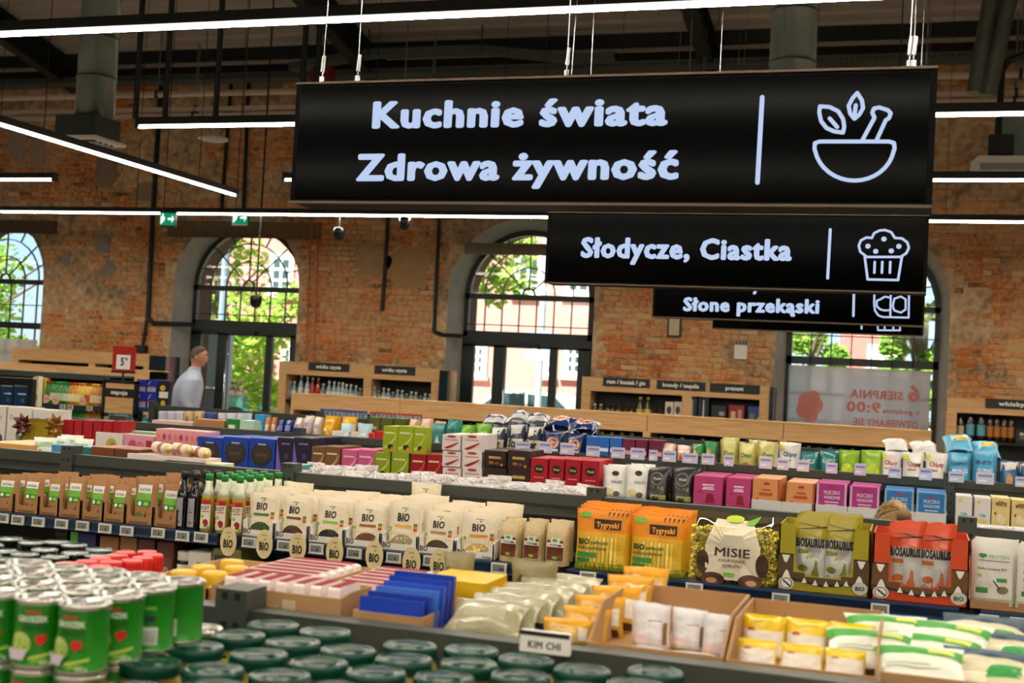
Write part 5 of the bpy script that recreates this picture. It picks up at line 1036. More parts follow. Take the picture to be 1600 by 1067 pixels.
rl = lathe_proto([(.03,0),(.035,.004),(.035,.1),(.028,.11)], mat('#5a120e', .25, coat=.5), 16)+[('lid', lm(lambda q: q.lathe([(.035,.108),(.036,.13),(.03,.14),(0,.142)], mat('#b01c18', .35), 16)))]
for i, px in enumerate((1086,1119)): put('red_jar', rl, (xz(px,Y2,.85), Y2+.03, ZB2), (1,1,1.35), label='%s red lidded jar under the clear corn puff bag' % ('left','right')[i], cat='jar', group='red lidded jars under the rail')
rc = lathe_proto([(.03,0),(.033,.004),(.033,.155),(.03,.16),(0,.16)], mat('#7a1420', .3, .3, coat=.4), 16)+[('label_print', cylart([('r',.1,.3,.9,0.377,'#e6dccc'),('r',.2,.6,.8,.66,'#d9c9b4')], .033, .02, .12))]
for i, px in enumerate((1446,1464,1488)): put('red_can', rc, (xz(px,Y2,.85), Y2+.03+.06*(i == 0), ZB2), (1,1,1.15), label='%s dark red can under the orange toothed carton' % nth(i, 3), cat='can', group='dark red cans under the rail')
# ---------------------------------------------------------------- gondola B, rear side: low goods seen over its beam
ZBR = 1.131; YBR = YB+.06
FLAT = lambda c, it=(), s=None: carton(c, list(it), side=s)
def flat_box(name, px0, px1, ptop, Y, Z, d, col, label, top=None, it=(), cat='box', rz=0, group=None):
    return px_put(name, carton(col, list(it), top=top), px0, px1, ptop, Y, Z, d, label, cat, group, rz=rz)
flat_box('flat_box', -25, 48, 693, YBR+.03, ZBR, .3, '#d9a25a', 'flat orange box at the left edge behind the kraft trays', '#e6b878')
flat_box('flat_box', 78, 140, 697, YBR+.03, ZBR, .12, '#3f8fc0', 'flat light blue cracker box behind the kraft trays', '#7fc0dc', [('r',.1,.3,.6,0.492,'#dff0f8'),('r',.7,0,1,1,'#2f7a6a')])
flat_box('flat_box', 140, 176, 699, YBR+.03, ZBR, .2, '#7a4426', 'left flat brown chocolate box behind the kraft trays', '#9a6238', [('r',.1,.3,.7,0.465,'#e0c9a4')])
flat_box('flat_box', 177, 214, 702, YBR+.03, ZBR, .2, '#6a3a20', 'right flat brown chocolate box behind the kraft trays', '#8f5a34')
flat_box('flat_box', 196, 322, 713, YBR+.01, ZBR, .12, '#e2d6cf', 'low pale tray beneath the white rolls', '#d9b7a6')
flat_box('flat_box', 255, 346, 722, YBR+.01, ZBR, .1, '#e8dca8', 'flat yellow card box in front of the white rolls', '#efe2b0', [('r',0,0,1,.3,'#e8d028')])
ROLL = [(None, lm(lambda q: q.lathe([(0,0),(.9,0),(1,.04),(1,.96),(.9,1),(0,1)], mat('#e6dccb', .5), 18))), ('end_label', lm(lambda q: q.lathe([(0,-.005),(.85,-.006),(.85,-.003)], mat('#e0cf8a', .5), 16))), ('wrapper_print', lm(lambda q: q.lathe([(1.003,.25),(1.004,.3),(1.004,.5),(1.003,.52)], mat('#b06a4a', .5), 18)))]
for i, (px, py) in enumerate(((264,702),(293,704),(319,709))):
    p = un(px, py, YBR+.03); r = .024; o = put('biscuit_roll', ROLL, (p.x, YBR+.03+.01*i, p.z), (r, r, .15), label='%s white biscuit roll lying behind the kraft trays' % nth(i, 3), cat='biscuit roll', group='white biscuit rolls'); o.rotation_euler = (0, math.radians(-90), math.radians(-35)); o.location.x += .0
SG = [pouch('#e3e6dc', [('r',.1,.6,.9,.8,'#a9c49a'),('e',.4,.4,.12,.1,'#8a5a44'),('r',.2,.2,.6,.22,'#6a8a5a')], 'pillow', s, rough=.3, wr=.16, coat=.3) for s in (61,62)]
for i, (px, py, rz) in enumerate(((68,690,.3),(90,688,-.4),(108,686,.2),(124,692,-.1),(80,698,.5),(104,697,-.3))):
    p = un(px, py, YBR+.08+.05*(i % 3)); put('snack_sachet', SG[i % 2], (p.x, p.y, ZBR+.002), (.11, .05, max(.05, p.z-ZBR+.02)), rz, 'crumpled white and green sachet, number %s from the left behind the kraft pouches' % ORD[i], 'sachet', 'crumpled white and green sachets', rx=-.25)
# clear wrapped candies along the beam
def crinkle():
    m = bpy.data.materials.new('m_crinkled_film'); m.use_nodes = True; n = m.node_tree; n.nodes.clear()
    t = n.nodes.new('ShaderNodeBsdfTransparent'); g = n.nodes.new('ShaderNodeBsdfGlossy'); g.inputs['Roughness'].default_value = .18; d = n.nodes.new('ShaderNodeBsdfDiffuse'); d.inputs[0].default_value = lin('#f0e8e6')
    tc = n.nodes.new('ShaderNodeTexCoord'); nz = n.nodes.new('ShaderNodeTexVoronoi'); nz.inputs['Scale'].default_value = 5; bp = n.nodes.new('ShaderNodeBump'); bp.inputs['Strength'].default_value = .5; bp.inputs['Distance'].default_value = .05
    n.links.new(tc.outputs['Object'], nz.inputs['Vector']); n.links.new(nz.outputs['Distance'], bp.inputs['Height']); n.links.new(bp.outputs[0], g.inputs['Normal']); n.links.new(bp.outputs[0], d.inputs['Normal'])
    a = n.nodes.new('ShaderNodeMixShader'); a.inputs[0].default_value = .3; b = n.nodes.new('ShaderNodeMixShader'); b.inputs[0].default_value = .88; o = n.nodes.new('ShaderNodeOutputMaterial')
    n.links.new(d.outputs[0], a.inputs[1]); n.links.new(g.outputs[0], a.inputs[2]); n.links.new(t.outputs[0], b.inputs[1]); n.links.new(a.outputs[0], b.inputs[2]); n.links.new(b.outputs[0], o.inputs[0]); return m
CRK = crinkle()
CW = [pouch('#f2e9e4', [('r',.2,.25,.8,.6,c)], 'pillow', 70+k, clear=CRK, wr=.4, nu=9, nv=9) for k, c in enumerate(('#f0dcd4','#ead2cc','#f3efe8','#e6c8c0'))]
n = 34
for i in range(n):
    px = 462+i*13.9+R_.uniform(-3,3); y = YBR+.035+.07*(i % 3); z = ZBR+.001; a = xz(px, y, z)
    put('candy_bag', CW[i % 4], (a, y, z), (.1, .05, .088+R_.uniform(-.01,.012)-.008*(i % 3 == 0)), R_.uniform(-.6,.6), 'crumpled clear candy bag, %s from the left along the beam behind the cream pouches' % nth(i, n), 'candy bag', 'clear candy bags', rx=R_.uniform(-.5,.1))
for i, (px, c) in enumerate(((1440,'#e8d9c8'),(1560,'#e9d2c6'))):
    pass
for i in range(8):
    px = 1515+i*12; put('candy_bag', CW[i % 4], (xz(px, YBR+.05, ZBR), YBR+.05+.04*(i % 2), ZBR+.001), (.09, .05, .07), R_.uniform(-.6,.6), 'crumpled clear candy bag, %s from the left under the cream WHITE cartons' % nth(i, 8), 'candy bag', 'clear candy bags', rx=-.4)
flat_box('flat_box', 440, 470, 726, YBR+.05, ZBR, .1, '#3f8f8a', 'small flat teal box at the beam end left of the candies', '#8fc0b4')
# ---------------------------------------------------------------- gondola C, front shelf: chocolates
ZC = .9905; YCF = YCc-.46
def row(name, proto, spans, top, d, label, cat, group, Y=YCF, Z=ZC, deep=1, rz=0.0, gap=.004, dpx=0):
    """one front row from measured spans, copied 'deep' times towards the spine"""
    n = len(spans)
    for i, (a, b) in enumerate(spans):
        t = top[i] if isinstance(top, (list, tuple)) else top
        for r in range(deep):
            X0, X1 = xz(a, Y, Z), xz(b, Y, Z); h = un((a+b)/2, t, Y).z-Z
            lb = ('%s %s' % (nth(i, n) if n > 1 else '', label)).strip()
            if deep > 1: lb += ', %s row' % ('front' if r == 0 else ('rear' if deep == 2 else ORD[r]))
            put(name, proto, ((X0+X1)/2, Y+d/2+r*(d+gap), Z+.0005), ((X1-X0)*.975, d, h), rz and R_.uniform(-rz, rz), lb, cat, group)
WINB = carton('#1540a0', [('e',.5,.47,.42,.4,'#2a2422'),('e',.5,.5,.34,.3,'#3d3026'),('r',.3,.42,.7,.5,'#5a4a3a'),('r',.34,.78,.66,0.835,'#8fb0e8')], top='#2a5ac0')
row('chocolate_egg_box', WINB, [(306,346),(346,387),(387,428)], [683,683,685], .17, 'blue chocolate box with dark oval window', 'box', 'blue chocolate boxes', deep=2)
row('chocolate_box', carton('#231b33', [('p',[(0,0),(.35,0),(0,.9)],'#7a5ac0'),('e',.62,.45,.12,.1,'#4a3a6a'),('r',.3,.8,.8,.84,'#8a84a0')], top='#3a3044'), [(430,456),(456,485)], [684,684], .2, 'dark purple chocolate box beside the blue window boxes', 'box', 'dark purple chocolate boxes', deep=2)
def swirl(c, d): return carton(c, [('r',.12,.72,.8,0.775,'#e9dcb8'),('p',[(.05,.2),(.35,.28),(.75,.55),(.9,.75),(.95,.72),(.8,.48),(.4,.18),(.08,.1)],d),('e',.55,.22,.2,.1,'#3a2218'),('e',.7,.14,.13,.08,'#d98a3a')], top=c)
row('praline_carton', swirl('#7a5430','#c9a872'), [(485,506),(506,530)], 698, .1, 'bronze praline carton', 'carton', 'bronze praline cartons', deep=3)
row('praline_carton', swirl('#d0588e','#f0a8c8'), [(532,557),(557,583)], 703, .1, 'pink praline carton', 'carton', 'pink praline cartons', deep=3)
row('praline_carton', swirl('#8fa01c','#cfd668'), [(583,608),(610,637)], 707, .1, 'lime green praline carton in the lower layer', 'carton', 'lime green praline cartons', deep=2)
zl = un(610, 707, YCF).z
row('praline_carton', swirl('#9cae1e','#cfd668'), [(597,620),(620,645)], 666, .1, 'lime green praline carton in the upper layer', 'carton', 'lime green praline cartons', Z=zl+.001, deep=2)
row('praline_carton', swirl('#9cae1e','#cfd668'), [(645,664)], 668, .1, 'narrow lime green praline carton at the right of the upper layer', 'carton', 'lime green praline cartons', Z=zl+.001)
row('praline_carton', swirl('#9c1218','#d85a52'), [(640,664),(665,689)], 710, .1, 'dark red praline carton', 'carton', 'dark red praline cartons', deep=3)
RAF = carton('#e9dedb', [('r',.14,.62,.86,0.708,'#c9a08a'),('e',.5,.88,.25,.08,'#b0392f'),('p',[(.1,.15),(.5,.35),(.9,.55),(.9,.48),(.55,.2),(.3,.08)],'#a8141c')], top='#e4d3cc')
for L, (t, zb) in enumerate(((731, ZC), (705, None), (679, None))):
    zb = ZC if L == 0 else un(720, (731,705)[L-1], YCF).z
    row('coconut_candy_box', RAF, [(690,719),(721,752)], t, .14, 'white candy box with red ribbon, %s layer of the stack' % ('bottom','middle','top')[L], 'box', 'white candy boxes', Z=zb+.001, deep=2)
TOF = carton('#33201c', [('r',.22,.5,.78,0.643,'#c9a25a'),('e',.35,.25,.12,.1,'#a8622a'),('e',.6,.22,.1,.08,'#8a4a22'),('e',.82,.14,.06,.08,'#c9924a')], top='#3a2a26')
for L in range(2):
    zb = ZC if L == 0 else un(790, 731, YCF).z
    row('toffee_box', TOF, [(755,790),(792,827)], (731,704)[L], .14, 'dark brown toffee box, %s layer' % ('bottom','top')[L], 'box', 'dark brown toffee boxes', Z=zb+.001, deep=2)
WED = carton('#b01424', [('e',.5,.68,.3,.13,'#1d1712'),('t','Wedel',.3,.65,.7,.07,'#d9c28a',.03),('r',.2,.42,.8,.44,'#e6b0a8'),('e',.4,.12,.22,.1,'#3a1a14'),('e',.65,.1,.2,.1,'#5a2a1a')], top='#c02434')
row('red_chocolate_carton', WED, [(827,854),(856,879),(881,905),(907,935)], [716,717,718,720], .11, 'tall red chocolate carton with black round seal', 'carton', 'tall red chocolate cartons', deep=3)
WHB = pouch('#e6e4de', [('e',.55,.76,.16,.08,'#1d1a17'),('t','HALKI',.4,.46,.85,.09,'#4a4a46',.01),('e',.35,.2,.2,.1,'#d9c88a'),('e',.65,.14,.14,.08,'#5a4a3a')], 'stand', 51, rough=.3, wr=.08, coat=.3)
row('white_candy_bag', WHB, [(936,975),(972,1012)], [728,727], .12, 'white foil candy bag with black round seal', 'bag', 'white candy bags', deep=2, rz=.12)
BKB = pouch('#1d1a18', [('e',.5,.68,.26,.2,'#8a8272'),('e',.5,.68,.23,.17,'#1d1a18'),('t','Wedel',.34,.65,.68,.08,'#c9c2b0',.02),('t','TRUFLE',.24,.36,.8,.1,'#c9c2a8',.0),('r',.3,.04,.9,.2,'#9aa05a'),('e',.5,.1,.14,.07,'#2a1a12')], 'stand', 52, rough=.3, wr=.07, coat=.3)
row('black_candy_bag', BKB, [(1003,1043),(1043,1083)], [732,733], .13, 'black foil truffle bag with round seal', 'bag', 'black truffle bags', deep=2, rz=.06)
def vis(c, d, txt, img='#3a1d16'): return carton(c, [('r',.3,.68,.72,.73,d),('r',.34,.6,.68,.64,d),('r',.3,.54,.72,0.584,d),('p',[(.42,.1),(.75,.1),(.7,.34),(.46,.34)],img),('e',.58,.36,.12,.06,img),('e',.22,.46,.06,.05,'#b0182a'),('r',.04,.04,.14,.1,'#6a9a4a')])
row('pink_sweets_box', vis('#c0427e','#f2d9e6','WISNIA','#8f1626'), [(1082,1128),(1133,1172)], [744,747], .2, 'magenta pink sweets box with cherry picture', 'box', 'magenta pink sweets boxes', deep=2)
# white low trays with marshmallow cartons
yt = YCF-.005
for i, (a, b) in enumerate(((1172,1270),(1272,1376),(1378,1480))):
    xa, xb = xz(a, yt, ZC), xz(b, yt, ZC); tray('white_shelf_tray', xb-xa-.004, .42, .06, un((a+b)/2, 785+8*i, yt).z-ZC+.005, '#d9d6d2', .01, label='%s low white card tray under the boxed marshmallows' % nth(i, 3), loc=((xa+xb)/2, yt+.21, ZC+.0005), group='low white card trays')
zt_ = ZC+.0055
def mlecz(c, d, t1, deco): return carton(c, [('r',0,0,.07,1,deco),('r',.93,0,1,1,deco),('r',.42,.86,.6,.92,'#c0242a'),('t',t1,.24,.66,.78,.12,d,.02),('t','WANILIOWE',.24,.5,.78,.11,d,.02),('r',.28,.38,.74,.42,d),('r',.3,.3,.72,.33,d),('p',[(.56,.02),(.76,.02),(.74,.22),(.6,.22)],'#4a2a1e'),('p',[(.06,.12),(.24,.18),(.2,.05)],'#c0182a')])
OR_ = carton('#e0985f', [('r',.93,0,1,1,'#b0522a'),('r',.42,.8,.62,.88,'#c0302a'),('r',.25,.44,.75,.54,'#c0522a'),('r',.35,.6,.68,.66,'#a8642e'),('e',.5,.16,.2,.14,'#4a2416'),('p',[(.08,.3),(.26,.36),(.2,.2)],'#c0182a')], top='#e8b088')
row('orange_sweets_box', OR_, [(1174,1217),(1227,1272)], [748,754], .19, 'peach orange sweets box in a white tray', 'box', 'peach orange sweets boxes', Z=zt_, Y=YCF+.012, deep=2)
row('marshmallow_box', mlecz('#b03a86','#f0cfe4','MLECZKO','#d9b0cf'), [(1274,1322),(1326,1373)], [756,761], .19, 'magenta marshmallow box in a white tray', 'box', 'magenta marshmallow boxes', Z=zt_, Y=YCF+.012, deep=2)
row('marshmallow_box', mlecz('#2f78b8','#cfe2f2','MLECZKO','#8fb4c8'), [(1380,1427),(1430,1478)], [767,771], .19, 'blue marshmallow box in a white tray', 'box', 'blue marshmallow boxes', Z=zt_, Y=YCF+.012, deep=2)
row('white_wafer_carton', carton('#e2dfd8', [('e',.25,.84,.12,.06,'#e6cc3a'),('e',.45,.42,.18,.06,'#9ac4cc'),('e',.6,.4,.12,.05,'#6aa8b8'),('e',.5,.2,.32,.09,'#e6cf7a')]), [(1492,1518),(1521,1547)], [775,778], .1, 'white wafer carton with yellow dot', 'carton', 'white wafer cartons', deep=2)
row('cream_wafer_carton', carton('#e6cf8a', [('r',.35,.86,.65,.89,'#c0302a'),('t','WHITE',.2,.74,.82,.12,'#2a2418',.03),('e',.45,.35,.16,.14,'#f0e4bc'),('e',.6,.28,.18,.12,'#efdfae'),('p',[(.12,.5),(.28,.56),(.22,.42)],'#c0182a')]), [(1548,1577),(1579,1608)], [778,782], .1, 'cream carton lettered WHITE', 'carton', 'cream WHITE cartons', deep=2)
# left end of the chocolate aisle: gift bags and cartons (stand on the short gondola)
zc2 = ZC
row('organic_tea_box', carton('#e0d8cf', [('t','Organic',.1,.68,.8,.12,'#4a3a3a',.0),('e',.7,.2,.2,.12,'#4a4460'),('e',.5,.26,.1,.07,'#6a8a4a'),('r',0,0,1,.1,'#b79ab8')]), [(-22,6),(8,46),(48,88)], [634,636,640], .14, 'tall white box with script lettering at the left edge', 'box', 'tall white boxes with script lettering', Y=YCF+.1)
GB = carton('#a08a1c', [('r',0,.92,1,1,'#8a7618')], top='#3a2a0c'); 
row('gold_gift_bag', GB, [(33,95)], 656, .16, 'gold gift bag with a dark red star bow', 'gift bag', None, Y=YCF+.0)
def bow(px, py, Y, col, label):
    p = un(px, py, Y); o = tag(empty('star_bow', p), label, 'bow'); c = MB(); c.lathe([(0,-.016),(.016,-.01),(.02,0),(.016,.01),(0,.016)], mat(col, .3, .3), 10); c.build('centre', o, smooth=True)
    for k in range(8):
        a = k*.785+.2; d = Vector((math.cos(a), -.3, math.sin(a))); n_ = Vector((-math.sin(a), 0, math.cos(a)))*.022; q = MB(); q.add([d*.01, d*.045+n_, d*.085, d*.045-n_, d*.045+Vector((0,-.02,0))], [(0,1,4),(1,2,4),(2,3,4),(3,0,4)], mat(col, .3, .3)); q.build('petal', o)
bow(38, 664, YCF-.03, '#5a1a12', 'dark red star bow on the gold gift bag'); bow(88, 665, YCF-.03, '#8a5a14', 'gold star bow between the gold and red bags')
RG = carton('#a3101c', [('r',.06,.05,.94,.95,'#ad1420')], top='#7a0a12')
row('red_gift_bag', RG, [(95,112),(113,126),(127,142),(143,157),(158,172),(173,186)], [656,656,657,657,658,658], .16, 'glossy red gift bag in the row behind the crackers', 'gift bag', 'red gift bags', Y=YCF)
row('white_biscuit_box', carton('#ddd6cc', [('e',.6,.5,.2,.28,'#b0a83a'),('e',.65,.4,.12,.2,'#c0602a')]), [(147,190)], 676, .12, 'white biscuit box with a fruit picture beside the red bags', 'box', None, Y=YCF-.005)
row('pink_biscuit_box', carton('#d99aa8', [('e',.3,.5,.15,.3,'#c04a6a'),('e',.55,.45,.16,.3,'#d06a8a'),('r',.75,.1,.95,.8,'#a8202a')]), [(191,239)], 680, .12, 'pink biscuit box beside the heart patterned box', 'box', None, Y=YCF-.005)
hb = [('e',.06+.115*i+(.05 if j % 2 else 0),.2+.28*j,.035,.1,('#c03048','#d8607a','#e08a5a')[(i+j) % 3]) for i in range(8) for j in range(3)]
row('heart_patterned_box', carton('#e6a0a8', hb, top='#e8b0b4'), [(240,321)], 672, .16, 'pink chocolate box with red heart pattern', 'box', None, Y=YCF+.02)
row('green_top_box', carton('#8ab08a', [('r',0,.5,1,.6,'#dfe6d4')], top='#bcd4b4'), [(188,240)], 674, .1, 'pale green box behind the pink biscuit box', 'box', None, Y=YCF+.12)
# ---------------------------------------------------------------- gondola C, rear side: snacks and crisps
ZCR = 1.131; YCR = YCc+.07
CANW = lathe_proto([(.95,0),(1,.03),(1,.97),(.95,1),(0,1)], mat('#c9c9d4', .3, .2), 16)+[('label_print', cylart([('r',0,.1,1,.9,'#b4b4c9'),('r',.1,.4,.9,.6,'#e4e4ec')], 1, 0, 1))]
CANT = lathe_proto([(.95,0),(1,.03),(1,.97),(.95,1),(0,1)], mat('#c9b088', .35, .1), 16)+[('label_print', cylart([('e',.5,.6,.25,.2,'#8a6a3a'),('r',.1,.1,.9,.2,'#e9dcc0')], 1, 0, 1))]
CANB = lathe_proto([(.95,0),(1,.03),(1,.97),(.95,1),(0,1)], mat('#1f3f86', .35, .1), 16)+[('label_print', cylart([('e',.6,.35,.2,.15,'#d9a25a'),('r',.1,.6,.7,.75,'#8fa8dc')], 1, 0, 1))]
CUP = lathe_proto([(.8,0),(1,.85),(1.02,.9),(1.02,1),(0,1)], mat('#d6dde8', .4), 16)+[('label_print', cylart([('r',.05,.15,.95,.55,'#3f78c0'),('e',.5,.6,.2,.15,'#c04a3a')], .98, 0, 1))]
k = 0
for (pr, nm, lb, spans, t) in ((CANW,'powder_can','silver grey powder can in the row beside the man',[(247,259),(260,272),(273,286)],642),(CANT,'powder_can','tan powder can right of the silver cans',[(288,301),(303,317)],642),(CANB,'powder_can','dark blue powder can right of the tan cans',[(319,336)],644),(CUP,'yoghurt_cup','white and blue cup right of the dark blue can',[(340,353),(354,368),(369,382),(383,391)],645)):
    for i, (a, b) in enumerate(spans):
        for lay in range(1):
            xa, xb = xz(a, YCR+.2, ZCR), xz(b, YCR+.2, ZCR); r = (xb-xa)/2; h = un(a, t, YCR+.2).z-ZCR
            put(nm, pr, ((xa+xb)/2, YCR+.2, ZCR+.0005), (r, r, h), label='%s %s' % (nth(i, len(spans)) if len(spans) > 1 else '', lb) if len(spans) > 1 else lb, cat='can' if 'can' in nm else 'cup', group='cans behind the heart patterned box')
flat_box('flat_box', 236, 300, 658, YCR+.02, ZCR, .12, '#d9b0a4', 'flat pinkish box in front of the silver cans', '#e0c4b8'); flat_box('flat_box', 302, 350, 656, YCR+.02, ZCR, .12, '#b07a52', 'flat brown box beside the green cream box', '#c49a74')
flat_box('flat_box', 352, 372, 655, YCR, ZCR, .14, '#1f7a3a', 'small dark green box left of the pale carton', '#3a9a52', [('r',.2,.3,.7,.7,'#e0e6d4')]); flat_box('flat_box', 373, 395, 657, YCR, ZCR, .14, '#b4d4bc', 'pale green carton joined to the dark green box', '#cfe4d2')
row('blue_biscuit_box', carton('#2a8ac0', [('r',.1,.3,.9,.6,'#a8d4ec')]), [(396,410)], 648, .1, 'small bright blue box among the snacks', 'box', None, Y=YCR+.1, Z=ZCR)
def bagrow(name, col, items, spans, tops, d, label, cat, group, seed, Y=YCR, Z=ZCR, prof='puff', rz=.2, rx=0, deep=1, crimp=None):
    P = [pouch(col, items, prof, seed+s, rough=.25, wr=.12, coat=.4, crimp=crimp, nu=8, nv=8) for s in range(2)]; n = len(spans)
    for i, (a, b) in enumerate(spans):
        t = tops[i] if isinstance(tops, (list, tuple)) else tops
        for r in range(deep):
            o = px_put(name, P[(i+r) % 2], a, b, t, Y+r*(d+.01), Z, d, ('%s %s' % (nth(i, n), label) if n > 1 else label)+(', %s row' % ('front','rear')[r] if deep > 1 else ''), cat, group, rz=R_.uniform(-rz, rz), rx=rx)
bagrow('snack_bag', '#c98a4a', [('r',.1,.4,.9,.7,'#e6d0b0')], [(411,419),(420,428)], 652, .06, 'small orange snack bag beside the navy packs', 'bag', 'small orange snack bags', 101)
bagrow('biscuit_pack', '#1c2f7a', [('r',.1,.5,.9,.75,'#8a94c8'),('e',.6,.25,.2,.12,'#d9a25a')], [(429,440),(441,453)], 656, .1, 'navy biscuit pack', 'pack', 'navy biscuit packs', 103)
bagrow('biscuit_pack', '#dccfc4', [('e',.35,.35,.2,.15,'#c9803a'),('r',.2,.6,.8,.75,'#b09ac0')], [(454,467),(468,482),(483,497)], [653,650,652], .14, 'white biscuit pack with orange picture', 'pack', 'white biscuit packs', 105)
bagrow('yellow_snack_bag', '#d9a312', [('e',.5,.5,.25,.2,'#e8c040'),('r',.2,.15,.8,.3,'#c08010')], [(497,522),(524,548)], [650,651], .16, 'yellow snack bag', 'bag', 'yellow snack bags', 107)
bagrow('snack_bag', '#b4d4dc', [('r',.2,.4,.8,.6,'#dce8ec')], [(526,550),(552,577)], 662, .08, 'light blue foil bag in front of the yellow bags', 'bag', 'light blue foil bags', 109, Y=YCR-.035)
flat_box('flat_box', 517, 546, 674, YCR-.03, ZCR, .12, '#e2dcd8', 'flat white box under the light blue bags', '#e9e2dc', [('r',.85,0,1,1,'#b02028')]); flat_box('flat_box', 547, 582, 676, YCR-.03, ZCR, .12, '#dcd2d0', 'second flat white box with a red end', '#c8343a', [('r',.8,0,1,1,'#c01c24')]); flat_box('flat_box', 583, 600, 674, YCR-.03, ZCR, .12, '#c01c24', 'flat red box left of the lime green cartons', '#d83038')
for i, (a, b, t) in enumerate(((575,592,652),(593,612,653),(613,630,654))):
    row('olive_carton', carton('#4f5a1e', [('r',.3,.6,.7,.7,'#a8a878')], top='#6a7428'), [(a, b)], t, .12, ('%s olive green carton above the flat red box' % nth(i, 3)), 'carton', 'olive green cartons', Y=YCR+.12, Z=ZCR)
bagrow('snack_bag', '#d9b09a', [('e',.5,.5,.28,.25,'#c8603a'),('r',.2,.7,.8,.8,'#efe0d0')], [(632,650),(650,670),(671,690)], [655,654,658], .12, 'peach coloured snack bag above the lime cartons', 'bag', 'peach snack bags', 111, Y=YCR+.12)
bagrow('snack_bag', '#2f8a86', [('p',[(.1,.1),(.9,.1),(.5,.6)],'#d9e6e0'),('r',.3,.65,.8,.75,'#1d5a5a')], [(667,692),(690,716)], [662,656], .13, 'teal foil snack bag', 'bag', 'teal snack bags', 113)
bagrow('snack_bag', '#6fae2a', [('p',[(0,.7),(1,.4),(1,.8)],'#b8d84a'),('e',.5,.3,.2,.14,'#efe9c4')], [(712,738),(736,762)], [664,662], .13, 'green and lime snack bag', 'bag', 'green snack bags', 115)
star = [('r',.05,.0,.95,.55,'#c9bf9a'),('t','Star',.15,.32,.85,.22,'#14182a',.05),('p',[(0,.6),(1,.75),(1,.95),(0,.9)],'#e2e2dc'),('e',.7,.15,.18,.12,'#dcc89a')]
bagrow('crisp_bag', '#1d2844', star, [(757,786),(786,816),(815,842)], [664,660,663], .15, 'navy and cream upright crisp bag', 'bag', 'navy and cream crisp bags', 117, prof='stand', Z=ZCR)
for i, (a, b, t) in enumerate(((755,792,652),(786,822,652),(822,860,650),(797,824,646))):
    p = un((a+b)/2, t+8, YCR+.13); bg_ = pouch('#c9c9cc', [('r',.1,.3,.9,.6,'#1f3a7a'),('e',.5,.5,.2,.15,'#e2dcd0')], 'puff', 121+i, rough=.18, wr=.14, coat=.6, nu=8, nv=8)
    put('crisp_bag', bg_, (p.x, YCR+.1, p.z-.02), (xz(b,YCR+.1,ZCR)-xz(a,YCR+.1,ZCR), .09, .13), R_.uniform(-.3,.3), ('%s silver and navy crisp bag lying on the navy and cream bags' % nth(i, 4)), 'bag', 'silver crisp bags on top', rx=-1.2)
lays = [('e',.5,.62,.3,.2,'#d9b48a'),('e',.5,.62,.2,.13,'#c0402a'),('r',.2,.3,.8,.42,'#c9d0e0'),('e',.75,.15,.16,.1,'#b02028')]
bagrow('crisp_bag', '#16285e', lays, [(842,874),(876,912)], [690-16,690-12], .15, 'upright navy crisp bag beside the navy and cream bags', 'bag', 'navy crisp bags', 127, prof='stand')
for i, (a, b, t) in enumerate(((850,895,656),(890,935,662))):
    p = un((a+b)/2, t+10, YCR+.12); put('crisp_bag', pouch('#1d3470', [('e',.5,.5,.34,.3,'#dcc4b0'),('e',.5,.5,.2,.18,'#c05038')], 'puff', 131+i, rough=.18, wr=.14, coat=.6, nu=8, nv=8), (p.x, YCR+.1, p.z-.02), (xz(b,YCR,ZCR)-xz(a,YCR,ZCR), .1, .15), .2*(i-.5), '%s navy crisp bag lying across the upright bags' % ('left','right')[i], 'bag', 'navy crisp bags lying on top', rx=-1.15)
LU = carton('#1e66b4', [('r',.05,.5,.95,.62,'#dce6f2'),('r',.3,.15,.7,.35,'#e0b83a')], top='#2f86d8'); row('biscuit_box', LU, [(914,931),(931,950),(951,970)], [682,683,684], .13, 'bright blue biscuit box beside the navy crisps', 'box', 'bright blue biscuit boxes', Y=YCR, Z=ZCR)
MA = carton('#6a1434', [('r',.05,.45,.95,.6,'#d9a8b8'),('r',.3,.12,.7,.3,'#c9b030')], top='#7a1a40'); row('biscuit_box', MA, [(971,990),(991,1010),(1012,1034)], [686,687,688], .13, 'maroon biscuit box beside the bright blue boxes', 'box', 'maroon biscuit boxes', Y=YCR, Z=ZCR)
bagrow('snack_bag', '#dcb4a8', [('e',.5,.45,.3,.3,'#c8503a'),('r',.1,.7,.9,.8,'#efe4d8')], [(1030,1053),(1053,1078)], [693,696], .1, 'pink small snack bag', 'bag', 'small pink snack bags', 135)
bagrow('snack_bag', '#2f8a3e', [('e',.4,.5,.2,.3,'#d9a860'),('p',[(.6,0),(1,0),(1,.5)],'#c83a2a')], [(1076,1098),(1096,1118)], [694,690], .1, 'green snack bag with yellow picture', 'bag', 'green snack bags with yellow picture', 137)
cz = lambda c, t='Chipsy': [('t',t,.2,.62,.85,.13,c,.03),('e',.14,.86,.14,.08,'#d6dc4a'),('e',.4,.16,.26,.15,'#c08a3a'),('r',.2,.5,.6,.53,c)]
bagrow('crisp_bag', '#cfc87a', [('t','Oven',.2,.55,.8,.16,'#3a7a2a',.03),('e',.5,.25,.3,.16,'#d0803a')], [(1120,1150),(1148,1180),(1178,1212)], [688,692,690], .14, 'pale green oven crisp bag', 'bag', 'pale green oven crisp bags', 139)
bagrow('crisp_bag', '#c9cf86', [('e',.5,.5,.3,.2,'#d9a83a')], [(1122,1152),(1165,1195)], [684,688], .12, 'pale green oven crisp bag standing behind', 'bag', 'pale green oven crisp bags behind', 145, Y=YCR+.16)
bagrow('crisp_bag', '#dcdad6', cz('#2a3a6a'), [(1180,1213),(1213,1248)], [694,692], .15, 'white crisp bag lettered Chipsy in blue', 'bag', 'white blue lettered crisp bags', 141, prof='stand')
